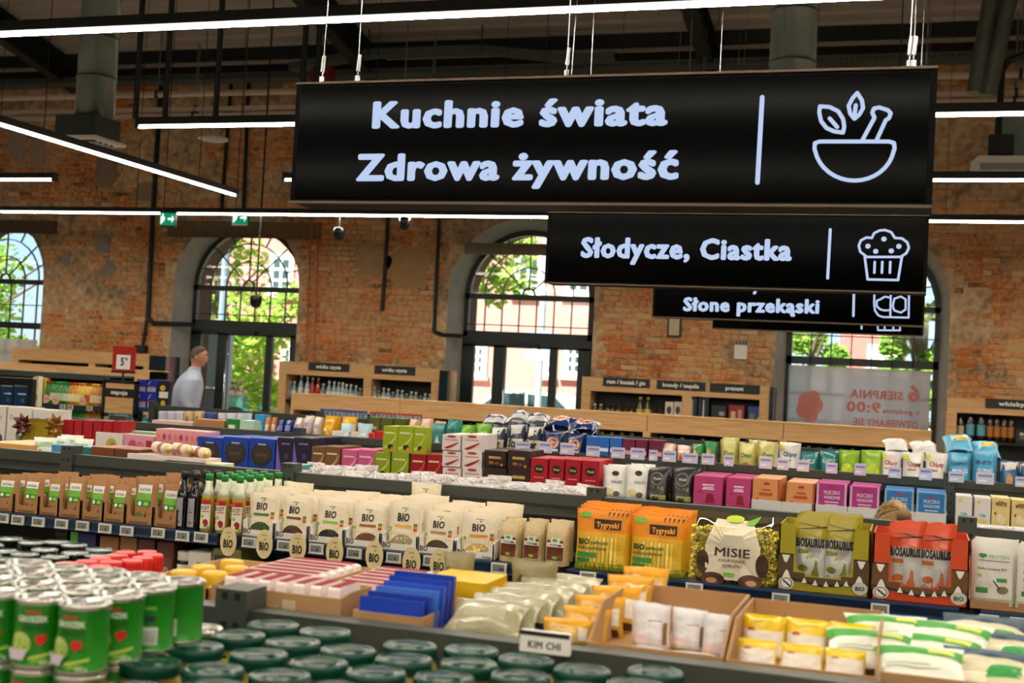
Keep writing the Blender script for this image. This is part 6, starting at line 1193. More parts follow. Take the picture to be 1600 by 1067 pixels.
bagrow('crisp_bag', '#1f7a7a', [('t','CHIPSY',.15,.6,.85,.14,'#cfe6e2',.02),('e',.7,.3,.2,.14,'#c83a2a'),('r',0,0,1,.08,'#5ab02a')], [(1246,1277),(1277,1308)], [706,704], .15, 'teal crisp bag', 'bag', 'teal crisp bags', 143, prof='stand')
bagrow('crisp_bag', '#8ab81c', [('e',.5,.4,.3,.2,'#c4d83a'),('e',.2,.15,.1,.08,'#c02a2a'),('r',0,0,1,.06,'#2a8ac0')], [(1307,1341),(1342,1377)], [704,704], .15, 'lime green crisp bag', 'bag', 'lime green crisp bags', 147, prof='stand')
bagrow('crisp_bag', '#e0dcd6', cz('#a8382a'), [(1374,1407),(1408,1442),(1444,1480)], [706,708,708], .16, 'white crisp bag lettered Chipsy in red', 'bag', 'white red lettered crisp bags', 149, prof='stand')
for i, (a, b, t) in enumerate(((1382,1424,694),(1424,1470,698))): p = un((a+b)/2, t+10, YCR+.14); put('crisp_bag', pouch('#dcd9d4', [('e',.5,.5,.3,.25,'#e6e4e0')], 'puff', 153+i, rough=.25, wr=.14, coat=.4, nu=8, nv=8), (p.x, YCR+.1, p.z-.02), (xz(b,YCR,ZCR)-xz(a,YCR,ZCR), .1, .15), .15, '%s white bag lying on the red lettered crisps' % ('left','right')[i], 'bag', 'white bags lying on top', rx=-1.1)
bagrow('crisp_bag', '#4aa4cc', [('t','CHIPSY',.12,.66,.8,.1,'#1f4a7a',.02),('t','FROMAGE',.2,.48,.85,.09,'#dceaf2',.03),('e',.2,.22,.1,.06,'#c0242a'),('p',[(.7,0),(1,0),(1,.3),(.8,.2)],'#d9b83a')], [(1478,1517),(1518,1558)], [708,704], .17, 'tall sky blue crisp bag', 'bag', 'tall sky blue crisp bags', 157, prof='stand', rz=.08)
for i, (a, b, t) in enumerate(((1476,1526,690),(1520,1568,700))): p = un((a+b)/2, t+12, YCR+.15); put('crisp_bag', pouch('#5ab4d8', [('p',[(.2,.3),(.8,.45),(.75,.7),(.3,.6)],'#e6c04a')], 'puff', 161+i, rough=.22, wr=.14, coat=.4, nu=8, nv=8), (p.x, YCR+.1, p.z-.03), (xz(b,YCR,ZCR)-xz(a,YCR,ZCR), .12, .17), .15, '%s sky blue bag lying on the tall blue crisps' % ('left','right')[i], 'bag', 'sky blue bags lying on top', rx=-1.0)
bagrow('crisp_bag', '#1c5a8a', [('e',.45,.4,.2,.25,'#c08a4a'),('t','Lays',.3,.15,.7,.14,'#c0242a',.03),('p',[(0,.7),(1,.8),(1,1),(0,.95)],'#d9d6cc')], [(1562,1592),(1592,1622)], [722,724], .14, 'dark blue crisp bag at the right edge', 'bag', 'dark blue crisp bags at the right', 165, prof='stand')
# little price cards on wire clips along the crisp beam
CARD = carton('#c4c6dc', [('r',.1,.62,.9,.8,'#7a80b0'),('r',.1,.2,.6,.4,'#e6e2ec')], rough=.5); wire = lm(lambda q: q.cyl((.6,.5,.1), (2.2,.5,-.6), .03, STEEL, 4), smooth=False)
cards = [(805,828,690),(841,862,690),(875,897,692),(916,937,697),(955,976,699),(985,1007,700),(1014,1027,703),(1035,1056,704),(1066,1090,708),(1096,1116,709),(1131,1146,711),(1186,1206,713),(1214,1232,716),(1245,1264,719),(1290,1308,723),(1335,1353,724),(1388,1408,730),(1436,1456,731),(1482,1506,737),(1525,1553,738),(1586,1608,745)]
for i, (a, b, t) in enumerate(cards):
    y = YCc-.035; xa, xb = xz(a, y, ZSP), xz(b, y, ZSP); p = un((a+b)/2, t, y); o = put('wire_price_card', CARD, ((xa+xb)/2, y, ZSP-.012), ((xb-xa), .004, max(.03, p.z-ZSP+.012)), label='small lilac price card on the crisp beam, %s from the left' % nth(i, len(cards)), cat='price card', group='lilac price cards')
# ---------------------------------------------------------------- gondola D rear: capped bottles
def simple_bottle(glass, cap, r, h, label=None, neck=.35, capm=None, n=12):
    pr = [(r*.92,0),(r,.006),(r,h*.58),(r*.85,h*.66),(r*neck,h*.78),(r*neck,h*.9)]
    out = lathe_proto(pr, mat(glass, .12, var=.15, coat=.7), n)+[('cap', lm(lambda q: q.lathe([(r*neck*1.15,h*.89),(r*neck*1.15,h*.985),(r*neck,h),(0,h)], mat(cap, .35), n)))]
    if label: out.append(('label', lm(lambda q: q.lathe([(r*1.01,h*.16),(r*1.015,h*.17),(r*1.015,h*.48),(r*1.01,h*.49)], mat(label, .5), n))))
    return out
YDR = YD+.2
for (cap, a, b, n, lb, z0) in (('#1f48c0',500,574,12,'blue',1.131), ('#c4182c',578,660,12,'red',1.131)):
    P = simple_bottle('#5a6a70', cap, .026, .13, neck=.62)
    for i in range(n):
        px = a+(b-a)*(i+.5)/n; put('capped_bottle', P, (xz(px, YDR, z0+.1), YDR, z0), label='small bottle with %s cap on the fourth gondola, %s from the left' % (lb, nth(i, n)), cat='bottle', group='%s capped bottles behind the snacks' % lb)
row('round_bread', carton('#c08a5a', [('e',.5,.5,.3,.3,'#d9a878')]), [(545,563)], 645, .1, 'small tan carton between the blue capped bottles', 'carton', None, Y=YDR+.08, Z=1.131)
# ---------------------------------------------------------------- oak liquor gondola
OAK = woodmat()
def oak_gondola(label, X0, X1, Y, zt, band, divs):
    o = tag(empty('oak_liquor_shelf', ((X0+X1)/2, Y, 0)), label, 'shelving'); o.location = (0,0,0); P = [X0]+divs+[X1]
    q = MB(); q.box((X0,Y+.02,0), (X1,Y+.7,.12), BLK); q.build('plinth', o); q = MB(); q.box((X0,Y+.4,.12), (X1,Y+.43,zt-.02), BLK); q.build('back_panel', o)
    q = MB(); q.box((X0,Y-.005,zt-.012), (X1,Y+.45,zt), OAK); q.build('top_board', o)
    for a, b in zip(P, P[1:]):
        q = MB(); q.box((a+.004,Y,zt-band), (b-.004,Y+.03,zt-.0125), OAK); q.build('header_board', o)
        for z in (.35,.62,.82): q = MB(); q.box((a+.04,Y+.03,z-.025), (b-.04,Y+.4,z), BLK); q.build('shelf', o)
    for x in P: q = MB(); q.box((x-.04 if x != X0 else x,Y+.001,.12), (x+.04 if x != X1 else x,Y+.4,zt-band), OAK); q.build('upright', o)
    return o
YFq = 13.2; x1010, x1223 = xz(1010,YFq,1.1), xz(1223,YFq,1.1); st = x1223-x1010; FX0, FX1 = xz(455,YFq,1.33), xz(1456,YFq,1.33)
divs = sorted([x1010, x1223]+[x1010-st*k for k in (1,2,3)]); divs = [d for d in divs if FX0+.2 < d < FX1-.2]
oak_gondola('long oak liquor shelf running across behind the crisps', FX0, FX1, YFq, 1.33, .19, divs)
oak_gondola('short oak liquor shelf at the left edge behind the drinks', xz(-60,YFq,1.5), xz(232,YFq,1.5), YFq, 1.50, .2, [xz(90,YFq,1.5)])
B1 = [simple_bottle('#3a4a1a','#b8b03a',.04,.29,neck=.4), simple_bottle('#1c2430','#9aa0a8',.04,.28,neck=.4), simple_bottle('#14202a','#3a4a6a',.04,.275,neck=.4)]
k = 0; n = 62
for i in range(n):
    x = FX0+.2+(FX1-FX0-.3)*i/n
    if any(abs(x-d) < .085 for d in divs): continue
    if x < xz(900,YFq,1.1) and i % 2: continue
    kk = 0 if xz(920,YFq,1.1) < x < xz(985,YFq,1.1) else 1+(i % 2)
    put('liquor_bottle', B1[kk], (x, YFq+.16, .8205), label='dark bottle inside the long oak shelf, %s from its left end' % nth(k), cat='bottle', group='bottles inside the long oak shelf'); k += 1
# ---------------------------------------------------------------- oak wall cabinets below the windows
YG = 17.45
def wall_cabinet(label, a, b, zt, divpx, boards, side=None, top_h=.2):
    X0, X1 = xz(a, YG, zt), xz(b, YG, zt); o = tag(empty('oak_wall_cabinet', ((X0+X1)/2, YG, 0)), label, 'cabinet', 'oak wall cabinets'); o.location = (0,0,0)
    q = MB(); q.box((X0,YG+.35,0), (X1,YG+.4,zt), BLK); q.build('back_panel', o)
    q = MB(); q.box((X0,YG,zt-top_h), (X1,YG+.03,zt), OAK); q.box((X0,YG+.03,zt-.03), (X1,YG+.35,zt), OAK); q.build('header', o)
    for x in [X0]+[xz(d, YG, 1.3) for d in divpx]+[X1-.13]: q = MB(); q.box((x,YG+.001,.1), (x+.13,YG+.35,zt-top_h), OAK); q.build('upright', o)
    for z in (.1,.5,.82,1.14): q = MB(); q.box((X0+.02,YG+.02,z-.03), (X1-.02,YG+.35,z), BLK); q.build('shelf', o)
    for (s, pa, pb, cap) in boards:
        A = un(*pa, YG-.02); B = un(*pb, YG-.02); zm = (A.z+B.z)/2; q = MB(); q.box((A.x,YG-.02,zm-.06), (B.x,YG,zm+.06), mat('#101414', .5)); bo = q.build('label_board', o)
        t = MB(); w = (B.x-A.x)*cap; m_ = (A.x+B.x)/2; put_text(t, s, m_-w/2, zm-.025, m_+w/2, .055, YG-.022, mat('#e9e6de', .5), .035); t.build('lettering', bo)
    if side: q = MB(); q.box((X1+.01,YG-.05,.1), (X1+side,YG+.35,zt-.02), mat('#1a2b33', .15, coat=.5)); q.build('glass_end_panel', o)
    return o
wall_cabinet('oak wall cabinet at far left under the leftmost window', 20, 236, 1.725, [137], [], side=.32)
wall_cabinet('oak wall cabinet with two wódka czysta boards', 437, 688, 1.725, [567], [('wódka czysta',(482,573),(545,574),.62),('wódka czysta',(585,578),(648,579),.62)], side=.14)
wall_cabinet('oak wall cabinet with rum, brandy and prezent boards', 910, 1203, 1.725, [1065], [('rum / koniak / gin',(942,596),(1015,599),.82),('brandy / tequila',(1026,601),(1102,604),.75),('prezent',(1109,606),(1187,608),.36)], side=.06)
wall_cabinet('oak wall cabinet with a whisky board at the right edge', 1480, 1760, 1.70, [1660], [('whisky',(1540,629),(1622,634),.5)])
VB = [simple_bottle('#8a9a98','#d4d8d4',.042,.33,'#c9cdc9',.38), simple_bottle('#6a7a7a','#a8acac',.045,.27,'#8a9494',.4), simple_bottle('#9a2018','#c8c4bc',.042,.32,'#c0281c',.38)]
def shelf_bottles(specs, lab, grp, z=1.141, Y=YG+.13):
    n = len(specs)
    for i, (px, pr, s) in enumerate(specs): put('liquor_bottle', pr, (xz(px, Y, z), Y, z), (1,1,s), label='%s, %s from the left' % (lab, nth(i, n)), cat='bottle', group=grp)
b1 = [(447,VB[1],1),(453,VB[1],1),(459,VB[0],.85),(469,VB[0],1.15),(479,VB[0],1.1),(487,VB[2],1.1),(496,VB[2],1.1),(504,VB[1],1),(513,VB[0],.95),(521,VB[0],.95),(528,VB[0],.92),(534,VB[0],.92),(540,VB[0],.85),(547,VB[0],.85),(555,VB[0],.8),(562,VB[1],.85)]
shelf_bottles(b1, 'clear vodka bottle in the left bay of the wódka cabinet', 'vodka bottles in the left bay')
shelf_bottles([(577+7.2*i, VB[(0,0,1)[i % 3]], .82-.016*i) for i in range(14)], 'clear vodka bottle in the right bay of the wódka cabinet', 'vodka bottles in the right bay')
GOLD = simple_bottle('#3a3418','#c9a23a',.05,.32,'#cfae4a',.4); AMB = simple_bottle('#4a2a14','#2a1a10',.045,.28,'#d9c9a4',.4); JIN = simple_bottle('#6a5a44','#c4b8a4',.04,.2,'#d9d2c4',.5)
shelf_bottles([(922,JIN,.95),(929,JIN,1),(938,JIN,1),(949,AMB,.75),(957,AMB,.75),(966,AMB,.75),(978,AMB,.75),(987,AMB,.75),(999,GOLD,1.05),(1011,GOLD,1.05),(1021,AMB,.7),(1031,AMB,.7)], 'short spirit bottle in the rum bay of the oak cabinet', 'spirit bottles in the rum bay')
def gift(spans, tops, col, it, lab, z=1.141): row('gift_carton', carton(col, it), spans, tops, .2, lab, 'gift carton', 'gift cartons in the prezent bay', Y=YG+.06, Z=z)
gift([(1038,1051),(1052,1064)], 628, '#cfc4b8', [('e',.5,.6,.3,.2,'#4a2a24'),('r',0,.1,1,.25,'#c9a23a')], 'pale gift carton left of the cabinet divider')
gift([(1073,1088),(1090,1106)], 621, '#22262a', [('p',[(.42,.1),(.58,.1),(.55,.9),(.45,.9)],'#b8c4d0')], 'tall black gift carton with a bottle picture')
gift([(1110,1134)], 634, '#1d2224', [('e',.7,.6,.2,.12,'#8a8f90')], 'dark gift carton between the black and red ones'); gift([(1137,1162)], 633, '#8a1c30', [('r',.15,.3,.45,.7,'#c8a86a'),('r',.6,.3,.85,.8,'#b08a7a')], 'dark red gift carton in the prezent bay'); gift([(1167,1194)], 636, '#1c3f7a', [('r',.1,.35,.4,.7,'#6a6a4a'),('e',.7,.35,.14,.2,'#c9a23a')], 'blue gift carton in the prezent bay')
WSK = simple_bottle('#2a160c','#5a1c12',.045,.4,'#c9b090',.36); TEA = simple_bottle('#1a1410','#3f7f96',.055,.44,'#5aa0a8',.42); JW = simple_bottle('#2a1608','#1a1410',.042,.42,'#a86a2a',.36)
shelf_bottles([(1487,WSK,.95),(1500,WSK,.97),(1515,TEA,1),(1532,TEA,1),(1546,JW,1),(1557,JW,1),(1568,JW,1),(1579,JW,1)], 'whisky bottle in the right edge cabinet', 'whisky bottles')
row('whisky_carton', carton('#1c1a18', [('e',.5,.7,.2,.12,'#b8b4ac'),('r',.3,.35,.8,.5,'#6a6660')]), [(1586,1606)], 672, .16, 'black whisky carton right of the whisky bottles', 'carton', None, Y=YG+.06, Z=1.141)
# bottle racks seen through the left door opening: low black fridge
# ---------------------------------------------------------------- drinks corner at the left
YE = 11.2
def drinks():
    X0, X1 = xz(-40,YE,1.1), xz(160,YE,1.1); o = tag(empty('drinks_shelf', ((X0+X1)/2, YE, 0)), 'drinks shelf at the left with rows of coloured bottles', 'shelving'); o.location = (0,0,0)
    q = MB(); q.box((X0,YE+.5,0), (X1,YE+.53,1.42), METALD); q.build('back_panel', o); q = MB(); q.box((X0,YE+.1,1.38), (X1,YE+.53,1.44), METAL); q.build('top_beam', o)
    for z in (.2,.55,.83,1.105): 
        q = MB(); q.box((X0,YE,z-.03), (X1,YE+.5,z), METALD); q.build('shelf', o); q = MB(); q.box((X0,YE-.015,z-.04), (X1,YE,z+.003), mat('#2a3138', .4)); q.build('price_rail', o)
    for x in (X0, X1-.05): q = MB(); q.box((x,YE+.05,0), (x+.05,YE+.5,1.42), METAL); q.build('post', o)
drinks()
cols = [('#2a7a2a','#c0301c','red_capped'),('#2f8a24','#2f8a24','green'),('#2a7a2a','#2f9a3a','green'),('#8a5a1c','#2a8a34','green'),('#d98a1c','#d8401c','orange'),('#e0b41c','#d9981c','yellow'),('#e6c02a','#c8401c','yellow'),('#c98a2a','#d9c23a','amber'),('#b87a2a','#c02a1c','amber')]
DB = [simple_bottle(g, c, .034, .26, lb, .45, n=10) for (g, c, _), lb in zip(cols, ('#3a6a2a','#e0dcc4','#c8d4b0','#e6d8b0','#f0e0b0','#efe09a','#c8402a','#e9d8a0','#e0c890'))]
seq = [0,0,0,1,1,1,2,2,2,1,4,4,4,5,5,5,6,6,7,7,7,8]
for i, k in enumerate(seq): px = 70+i*4.15; put('drink_bottle', DB[k], (xz(px,YE+.1,1.2), YE+.1, 1.1055), (1,1,.92), label='coloured drink bottle on the upper drinks shelf, %s from the left' % nth(i, len(seq)), cat='bottle', group='drink bottles on the upper shelf')
for i in range(18): px = 96+i*3.6; put('drink_bottle', DB[(4,4,4,5,5,1,1,2,2,1,1,8,7,8,7,8,7,8)[i]], (xz(px,YE+.1,.95), YE+.1, .8305), (1,1,.9), label='coloured drink bottle on the lower drinks shelf, %s from the left' % nth(i, 18), cat='bottle', group='drink bottles on the lower shelf')
wob = MB(); wob.prism([(math.cos(-2*math.pi*k/18), math.sin(-2*math.pi*k/18)) for k in range(18)], -.02, 0, mat('#d9ae8a', .5)); WM = wob.mesh('disc'); wb2 = MB(); wb2.box((-.5,-.04,-.12), (.5,-.02,.12), mat('#b87a52', .5)); wm2 = wb2.mesh('print')
for i, (px, py) in enumerate(((57,622),(72,623),(87,625),(129,627))): o = inst('round_shelf_tag', WM, None, un(px, py, YE-.03)); o.scale = (.046,.1,.046); tag(o, 'round peach shelf tag on the drinks rail, %s from the left' % nth(i, 4), 'shelf tag', 'round peach shelf tags'); inst('print', wm2, o)
for i, px in enumerate((98,110,140)): o = inst('price_tag', eb, None, (xz(px,YE-.02,1.09), YE-.0155, 1.085)); o.scale = (1.2,1,1.2); tag(o, 'price tag on the drinks rail, %s from the left' % nth(i, 3), 'price tag', 'price tags on the drinks rail'); inst('screen', sc, o)
# yellow and blue packs left of the bottles
row('drink_carton', carton('#d9b83a', [('e',.5,.6,.3,.2,'#2a5a9a'),('r',.1,.1,.9,.3,'#e6e0d0')]), [(48,57),(58,67)], 590, .1, 'yellow and blue drink carton left of the bottles', 'carton', 'yellow and blue drink cartons', Y=YE+.04, Z=1.1055)
row('drink_carton', carton('#27508f', [('r',.1,.5,.9,.7,'#d9d6c8'),('e',.5,.3,.3,.12,'#d9b83a')]), [(69,80),(81,92)], 591, .1, 'navy drink carton standing behind the bottles', 'carton', 'navy drink cartons', Y=YE+.25, Z=1.1055)
# oak and black end panel lettered napoje
PX0, PX1 = xz(160,YE-.1,1.2), xz(212,YE-.1,1.2); o = tag(empty('end_panel_sign', ((PX0+PX1)/2, YE-.1, 0)), 'oak and black end panel lettered napoje', 'sign'); w = PX1-PX0; ztp = 1.40; zbt = 1.06
for s in (-1, 1): q = MB(); q.box((s*w/2-(.03 if s > 0 else 0),0,0), (s*w/2+(0 if s > 0 else .03),.05,ztp), BLK); q.build('frame_post', o)
q = MB(); q.box((-w/2,0,ztp-.03), (w/2,.05,ztp), BLK); q.build('frame_top', o); q = MB(); q.box((-w/2,0,zbt-.04), (w/2,.05,zbt), BLK); q.build('frame_bottom', o)
for z0, z1 in ((zbt,1.225),(1.315,ztp-.03),(.3,zbt-.04)): q = MB(); q.box((-w/2+.03,.005,z0), (w/2-.03,.03,z1), OAK); q.build('oak_panel', o)
q = MB(); q.box((-w/2+.03,.0,1.225), (w/2-.03,.03,1.315), mat('#1a1c1a', .5)); bo = q.build('name_board', o); q = MB(); put_text(q, 'napoje', -.1, 1.255, .1, .045, -.003, mat('#dcd8cc', .5), .035); q.build('lettering', bo)
# red price board on a pole behind it
p = un(194, 560, YE+.02); o = tag(empty('price_board', (p.x, YE+.02, 0)), 'red framed price board reading 5.99 above the napoje panel', 'price board'); za, zb_ = un(194,541,YE).z, un(194,580,YE).z
q = MB(); q.box((-.135,-.01,zb_), (.135,.01,za), mat('#a8231a', .4)); fr = q.build('frame', o); q = MB(); q.box((-.085,-.013,zb_+.02), (.085,-.01,za-.09), mat('#e4e2e4', .5)); q.build('sheet', o)
q = MB(); put_text(q, '5', -.03, zb_+.06, .012, .085, -.015, mat('#1d1d1d', .5), .03); q.build('digits', o); q = MB(); put_text(q, '99', .02, zb_+.11, .055, .035, -.015, mat('#1d1d1d', .5), .03); q.build('digits', o)
q = MB(); q.box((-.14,-.015,zb_-.02), (.14,.015,zb_), BLK); q.build('foot_rail', o); q = MB(); q.cyl((0,0,0), (0,0,zb_), .012, BLK, 6); q.build('pole', o)
# energy drink packs and dark pack beside the panel, on a low stand
X0, X1 = xz(213,YE,1.1), xz(264,YE,1.1); o = tag(empty('low_drinks_stand', ((X0+X1)/2, YE+.25, 0)), 'low dark stand carrying blue drink packs beside the napoje panel', 'stand'); q = MB(); q.box((-(X1-X0)/2,-.25,0), ((X1-X0)/2,.25,.9), METALD); q.build('body', o); q = MB(); q.box((-(X1-X0)/2-.01,-.27,.9), ((X1-X0)/2+.01,.25,.93), METAL); q.build('top', o); q = MB(); q.box((-(X1-X0)/2,-.275,1.09), ((X1-X0)/2,.25,1.125), mat('#1f3a6a', .4)); q.build('blue_shelf', o)
for s in (-1, 1): q = MB(); x = s*((X1-X0)/2-.01); q.box((x-.01,.2,.93), (x+.01,.24,1.09), METAL); q.build('post', o)
EN = carton('#1a2a9a', [('r',.05+.16*k,.05,.16+.16*k,.4,'#b4bcc8') for k in range(6)]+[('r',.05+.16*k,.42,.16+.16*k,.5,'#b02a3a') for k in range(6)]+[('p',[(.1,.6),(.4,.9),(.45,.88),(.2,.58)],'#c8cce0')])
for L, z in enumerate((1.1255, 1.262)): row('energy_drink_pack', EN, [(213,228),(229,244)], un(228,613 if L == 0 else 593,YE).y and (613,593)[L], .2, 'blue energy drink pack, %s layer beside the napoje panel' % ('lower','upper')[L], 'drink pack', 'blue energy drink packs', Y=YE-.01, Z=(1.1255, un(228,613,YE-.01).z+.002)[L])
row('dark_drink_pack', carton('#20242c', [('r',.1,.4,.9,.62,'#e0dcd0'),('e',.4,.75,.25,.1,'#c9a82a'),('e',.5,.2,.2,.12,'#c9a82a')]), [(245,263)], 595, .05, 'black and gold drink pack beside the blue packs', 'drink pack', None, Y=YE-.01, Z=1.1255)
TE = simple_bottle('#2f8f96','#2a6a72',.03,.13,'#5ab8b8',.6,n=10)
for i in range(9): px = 172+i*8.0; put('teal_bottle', TE, (xz(px,YE-.2,.98), YE-.2 if i < 5 else YE-.045, .9305), label='teal bottle at the foot of the drinks stand, %s from the left' % nth(i, 9), cat='bottle', group='teal bottles by the drinks stand')
X0, X1 = xz(165,YE-.25,.9), xz(212,YE-.25,.9); o = tag(empty('low_drinks_stand', ((X0+X1)/2, YE-.22, 0)), 'narrow low stand of teal bottles below the napoje panel', 'stand'); q = MB(); q.box((-(X1-X0)/2,-.1,0), ((X1-X0)/2,.1,.9), METALD); q.build('body', o); q = MB(); q.box((-(X1-X0)/2,-.1,.9), ((X1-X0)/2,.1,.93), METAL); q.build('top', o)
# dark display with navy cartons at the left edge
YH = 9.0; X0, X1 = xz(-30,YH,1.2), xz(49,YH,1.2); zt = un(20,590,YH).z; zb0 = un(20,634,YH).z
o = tag(empty('dark_display', ((X0+X1)/2, YH, 0)), 'black display case with navy cartons at the left edge', 'display case'); w = X1-X0
q = MB(); q.box((-w/2,.13,0), (w/2,.15,zt), BLK); q.build('back', o); q = MB(); q.box((-w/2,0,zt-.06), (w/2,.13,zt), BLK); q.build('top', o); q = MB(); q.box((-w/2,0,0), (w/2,.13,zb0), BLK); q.build('base', o)
q = MB(); q.box((w/2-.04,0,zb0), (w/2,.13,zt-.06), BLK); q.build('side', o)
row('navy_carton', carton('#173a5c', [('r',.3,.55,.9,.62,'#c8d4dc'),('r',.55,.3,.8,.34,'#7a94a8'),('r',.55,.2,.8,.24,'#7a94a8'),('r',0,.94,1,1,'#dcdcd8')]), [(-24,-2),(-1,18),(20,42)], 602, .09, 'navy carton with white lettering in the black display', 'carton', 'navy cartons in the black display', Y=YH+.03, Z=zb0)
row('tall_pack', carton('#d9d2b4', [('e',.5,.7,.3,.14,'#c8b83a'),('r',.1,.2,.9,.4,'#7a9a4a')]), [(50,58)], 588, .06, 'tall cream pack right of the black display', 'pack', None, Y=YH+.05, Z=zb0); q = MB(); xa, xb = xz(50,YH,1), xz(59,YH,1); q.box((xa,YH,0), (xb,YH+.12,zb0-.001), METALD); q.box((xa,YH-.01,zb0-.03), (xb,YH,zb0-.001), METAL); tag(q.build('slim_plinth'), 'slim dark plinth under the tall cream pack', 'plinth')
# ---------------------------------------------------------------- people
SKIN = mat('#b07a5c', .55, var=.1, scale=25); JACK = mat('#a9b2c4', .75, var=.08, scale=60, bump=.15); TROU = mat('#2a3140', .8); HAIRD = mat('#4a3c30', .8, var=.3, scale=90)
def skinned(name, verts, edges, rad, m, parent=None, root=0, sub=2, extra=None, vox=0):
    me = bpy.data.meshes.new(name); me.from_pydata(verts, edges, []); o = bpy.data.objects.new(name, me); COL.objects.link(o)
    md = o.modifiers.new('skin', 'SKIN'); md.use_smooth_shade = True
    for i, r in enumerate(rad):
        d = me.skin_vertices[0].data[i]; d.radius = (r, r) if not isinstance(r, tuple) else r; d.use_root = (i == root)
    s = o.modifiers.new('sub', 'SUBSURF'); s.levels = sub; s.render_levels = sub
    dg = bpy.context.evaluated_depsgraph_get(); dg.update(); em = bpy.data.meshes.new_from_object(o.evaluated_get(dg)); bpy.data.objects.remove(o)
    bm = bmesh.new(); bm.from_mesh(em)
    if extra: extra(bm)
    out = bpy.data.meshes.new(name); bm.to_mesh(out); bm.free(); out.materials.append(m)
    ob = bpy.data.objects.new(name, out); COL.objects.link(ob)
    if vox: r = ob.modifiers.new('fuse', 'REMESH'); r.mode = 'VOXEL'; r.voxel_size = vox; r.use_smooth_shade = True; sm = ob.modifiers.new('smooth', 'SMOOTH'); sm.iterations = 3
    else: out.polygons.foreach_set('use_smooth', [True]*len(out.polygons))
    if parent: ob.parent = parent
    return ob
def loft(bm, rings, n=20):
    """closed tube through elliptical rings (centre, radius across x, radius across y)"""
    L = []
    for c, rx, ry in rings: L.append([bm.verts.new((c[0]+rx*math.cos(2*math.pi*k/n), c[1]+ry*math.sin(2*math.pi*k/n), c[2])) for k in range(n)])
    for a, b in zip(L, L[1:]):
        for k in range(n): bm.faces.new((a[k], a[(k+1)%n], b[(k+1)%n], b[k]))
    bm.faces.new(L[0][::-1]); bm.faces.new(L[-1])
def add_head(bm, c, rot, s=1.0):
    """head with brow, nose, lips, chin and ears; local +x is the way the face looks"""
    M_ = Matrix.Translation(c) @ rot
    g = bmesh.ops.create_uvsphere(bm, u_segments=24, v_segments=18, radius=1.0)
    for v in g['verts']:
        x, y, z = v.co; X = x*.098; Y = y*.075; Z = z*.118
        if z < -.2: X += .012*(-z-.2)*(1 if x > 0 else -.8); Y *= 1-.25*(-z-.2)
        if x > .75 and abs(y) < .3: X += .024*max(0, 1-abs(z+.12)/.22)*(1-abs(y)/.3)      # nose
        if x > .6 and abs(z-.18) < .12 and .15 < abs(y) < .55: X -= .008                    # eye sockets
        if x > .7 and abs(z+.42) < .1 and abs(y) < .35: X += .007                           # lips
        if x > .5 and z < -.7: X += .012                                                    # chin
        v.co = M_ @ (Vector((X, Y, Z))*s)
    for sgn in (-1, 1):
        e = bmesh.ops.create_uvsphere(bm, u_segments=8, v_segments=6, radius=1)
        for v in e['verts']: v.co = M_ @ (Vector((v.co.x*.018-.005, v.co.y*.01+sgn*.077, v.co.z*.032-.005))*s)
# man in the pale jacket, walking to the right beyond the fourth gondola
mx = xz(300, 12.2, 1.4); MY = 12.2
man = tag(empty('person', (mx, MY, 0), math.radians(38)), 'man in a pale grey blue jacket walking past the left glazed door', 'person')
mv = [(0,0,.96),(.0,0,1.12),(-.02,0,1.3),(-.0,0,1.47),(.03,0,1.57),(.035,0,1.64),
      (-.03,.17,1.41),(-.09,.25,1.2),(.01,.26,1.0),(.04,.26,.91), (-.03,-.17,1.41),(-.09,-.25,1.2),(.01,-.26,1.0),(.04,-.26,.91),
      (.0,.1,.9),(.14,.1,.5),(-.02,.1,.09),(.14,.1,.04), (0,-.1,.9),(-.05,-.1,.5),(-.25,-.1,.1),(-.1,-.1,.04)]
me_ = [(0,1),(1,2),(2,3),(3,4),(4,5),(3,6),(6,7),(7,8),(8,9),(3,10),(10,11),(11,12),(12,13),(0,14),(14,15),(15,16),(16,17),(0,18),(18,19),(19,20),(20,21)]
mr = [(.13,.15),(.12,.14),(.14,.17),(.08,.1),.055,.05,.05,.042,.036,.03,.05,.042,.036,.03,.085,.06,.045,.04,.085,.06,.045,.04]
mr[0] = (.12,.14); mv[0] = (-.06,0,.96); mv[1] = (-.05,0,1.12); mv[14] = (-.04,.1,.9); mv[18] = (-.04,-.1,.9)
def hands(bm, pts):
    for p, d in pts:
        for k, (off, L) in enumerate(((-.03,.07),(-.01,.085),(.01,.09),(.03,.075),(-.045,.05))):
            g = bmesh.ops.create_cone(bm, segments=6, radius1=.009, radius2=.007, depth=L, cap_ends=True)
            for v in g['verts']: v.co = Vector((v.co.x, v.co.y, v.co.z)) + Vector((p[0]+off+(.015 if k == 4 else 0), p[1]+(-.01 if k == 4 else 0), p[2]-L/2-.03+(.03 if k == 4 else 0)))
hr = Matrix.Rotation(math.radians(-30), 4, 'Z') @ Matrix.Rotation(math.radians(6), 4, 'Y')
HC = Vector((.06,0,1.69))
skinned('body', mv, me_, mr, SKIN, man, extra=lambda bm: (add_head(bm, HC, hr), loft(bm, [((.0,0,1.46),.065,.07),((.02,0,1.54),.056,.056),((.035,0,1.6),.055,.054),((.045,0,1.68),.06,.055)]), hands(bm, [((.045,.26,.9),0),((.045,-.26,.9),0)])), vox=.009)
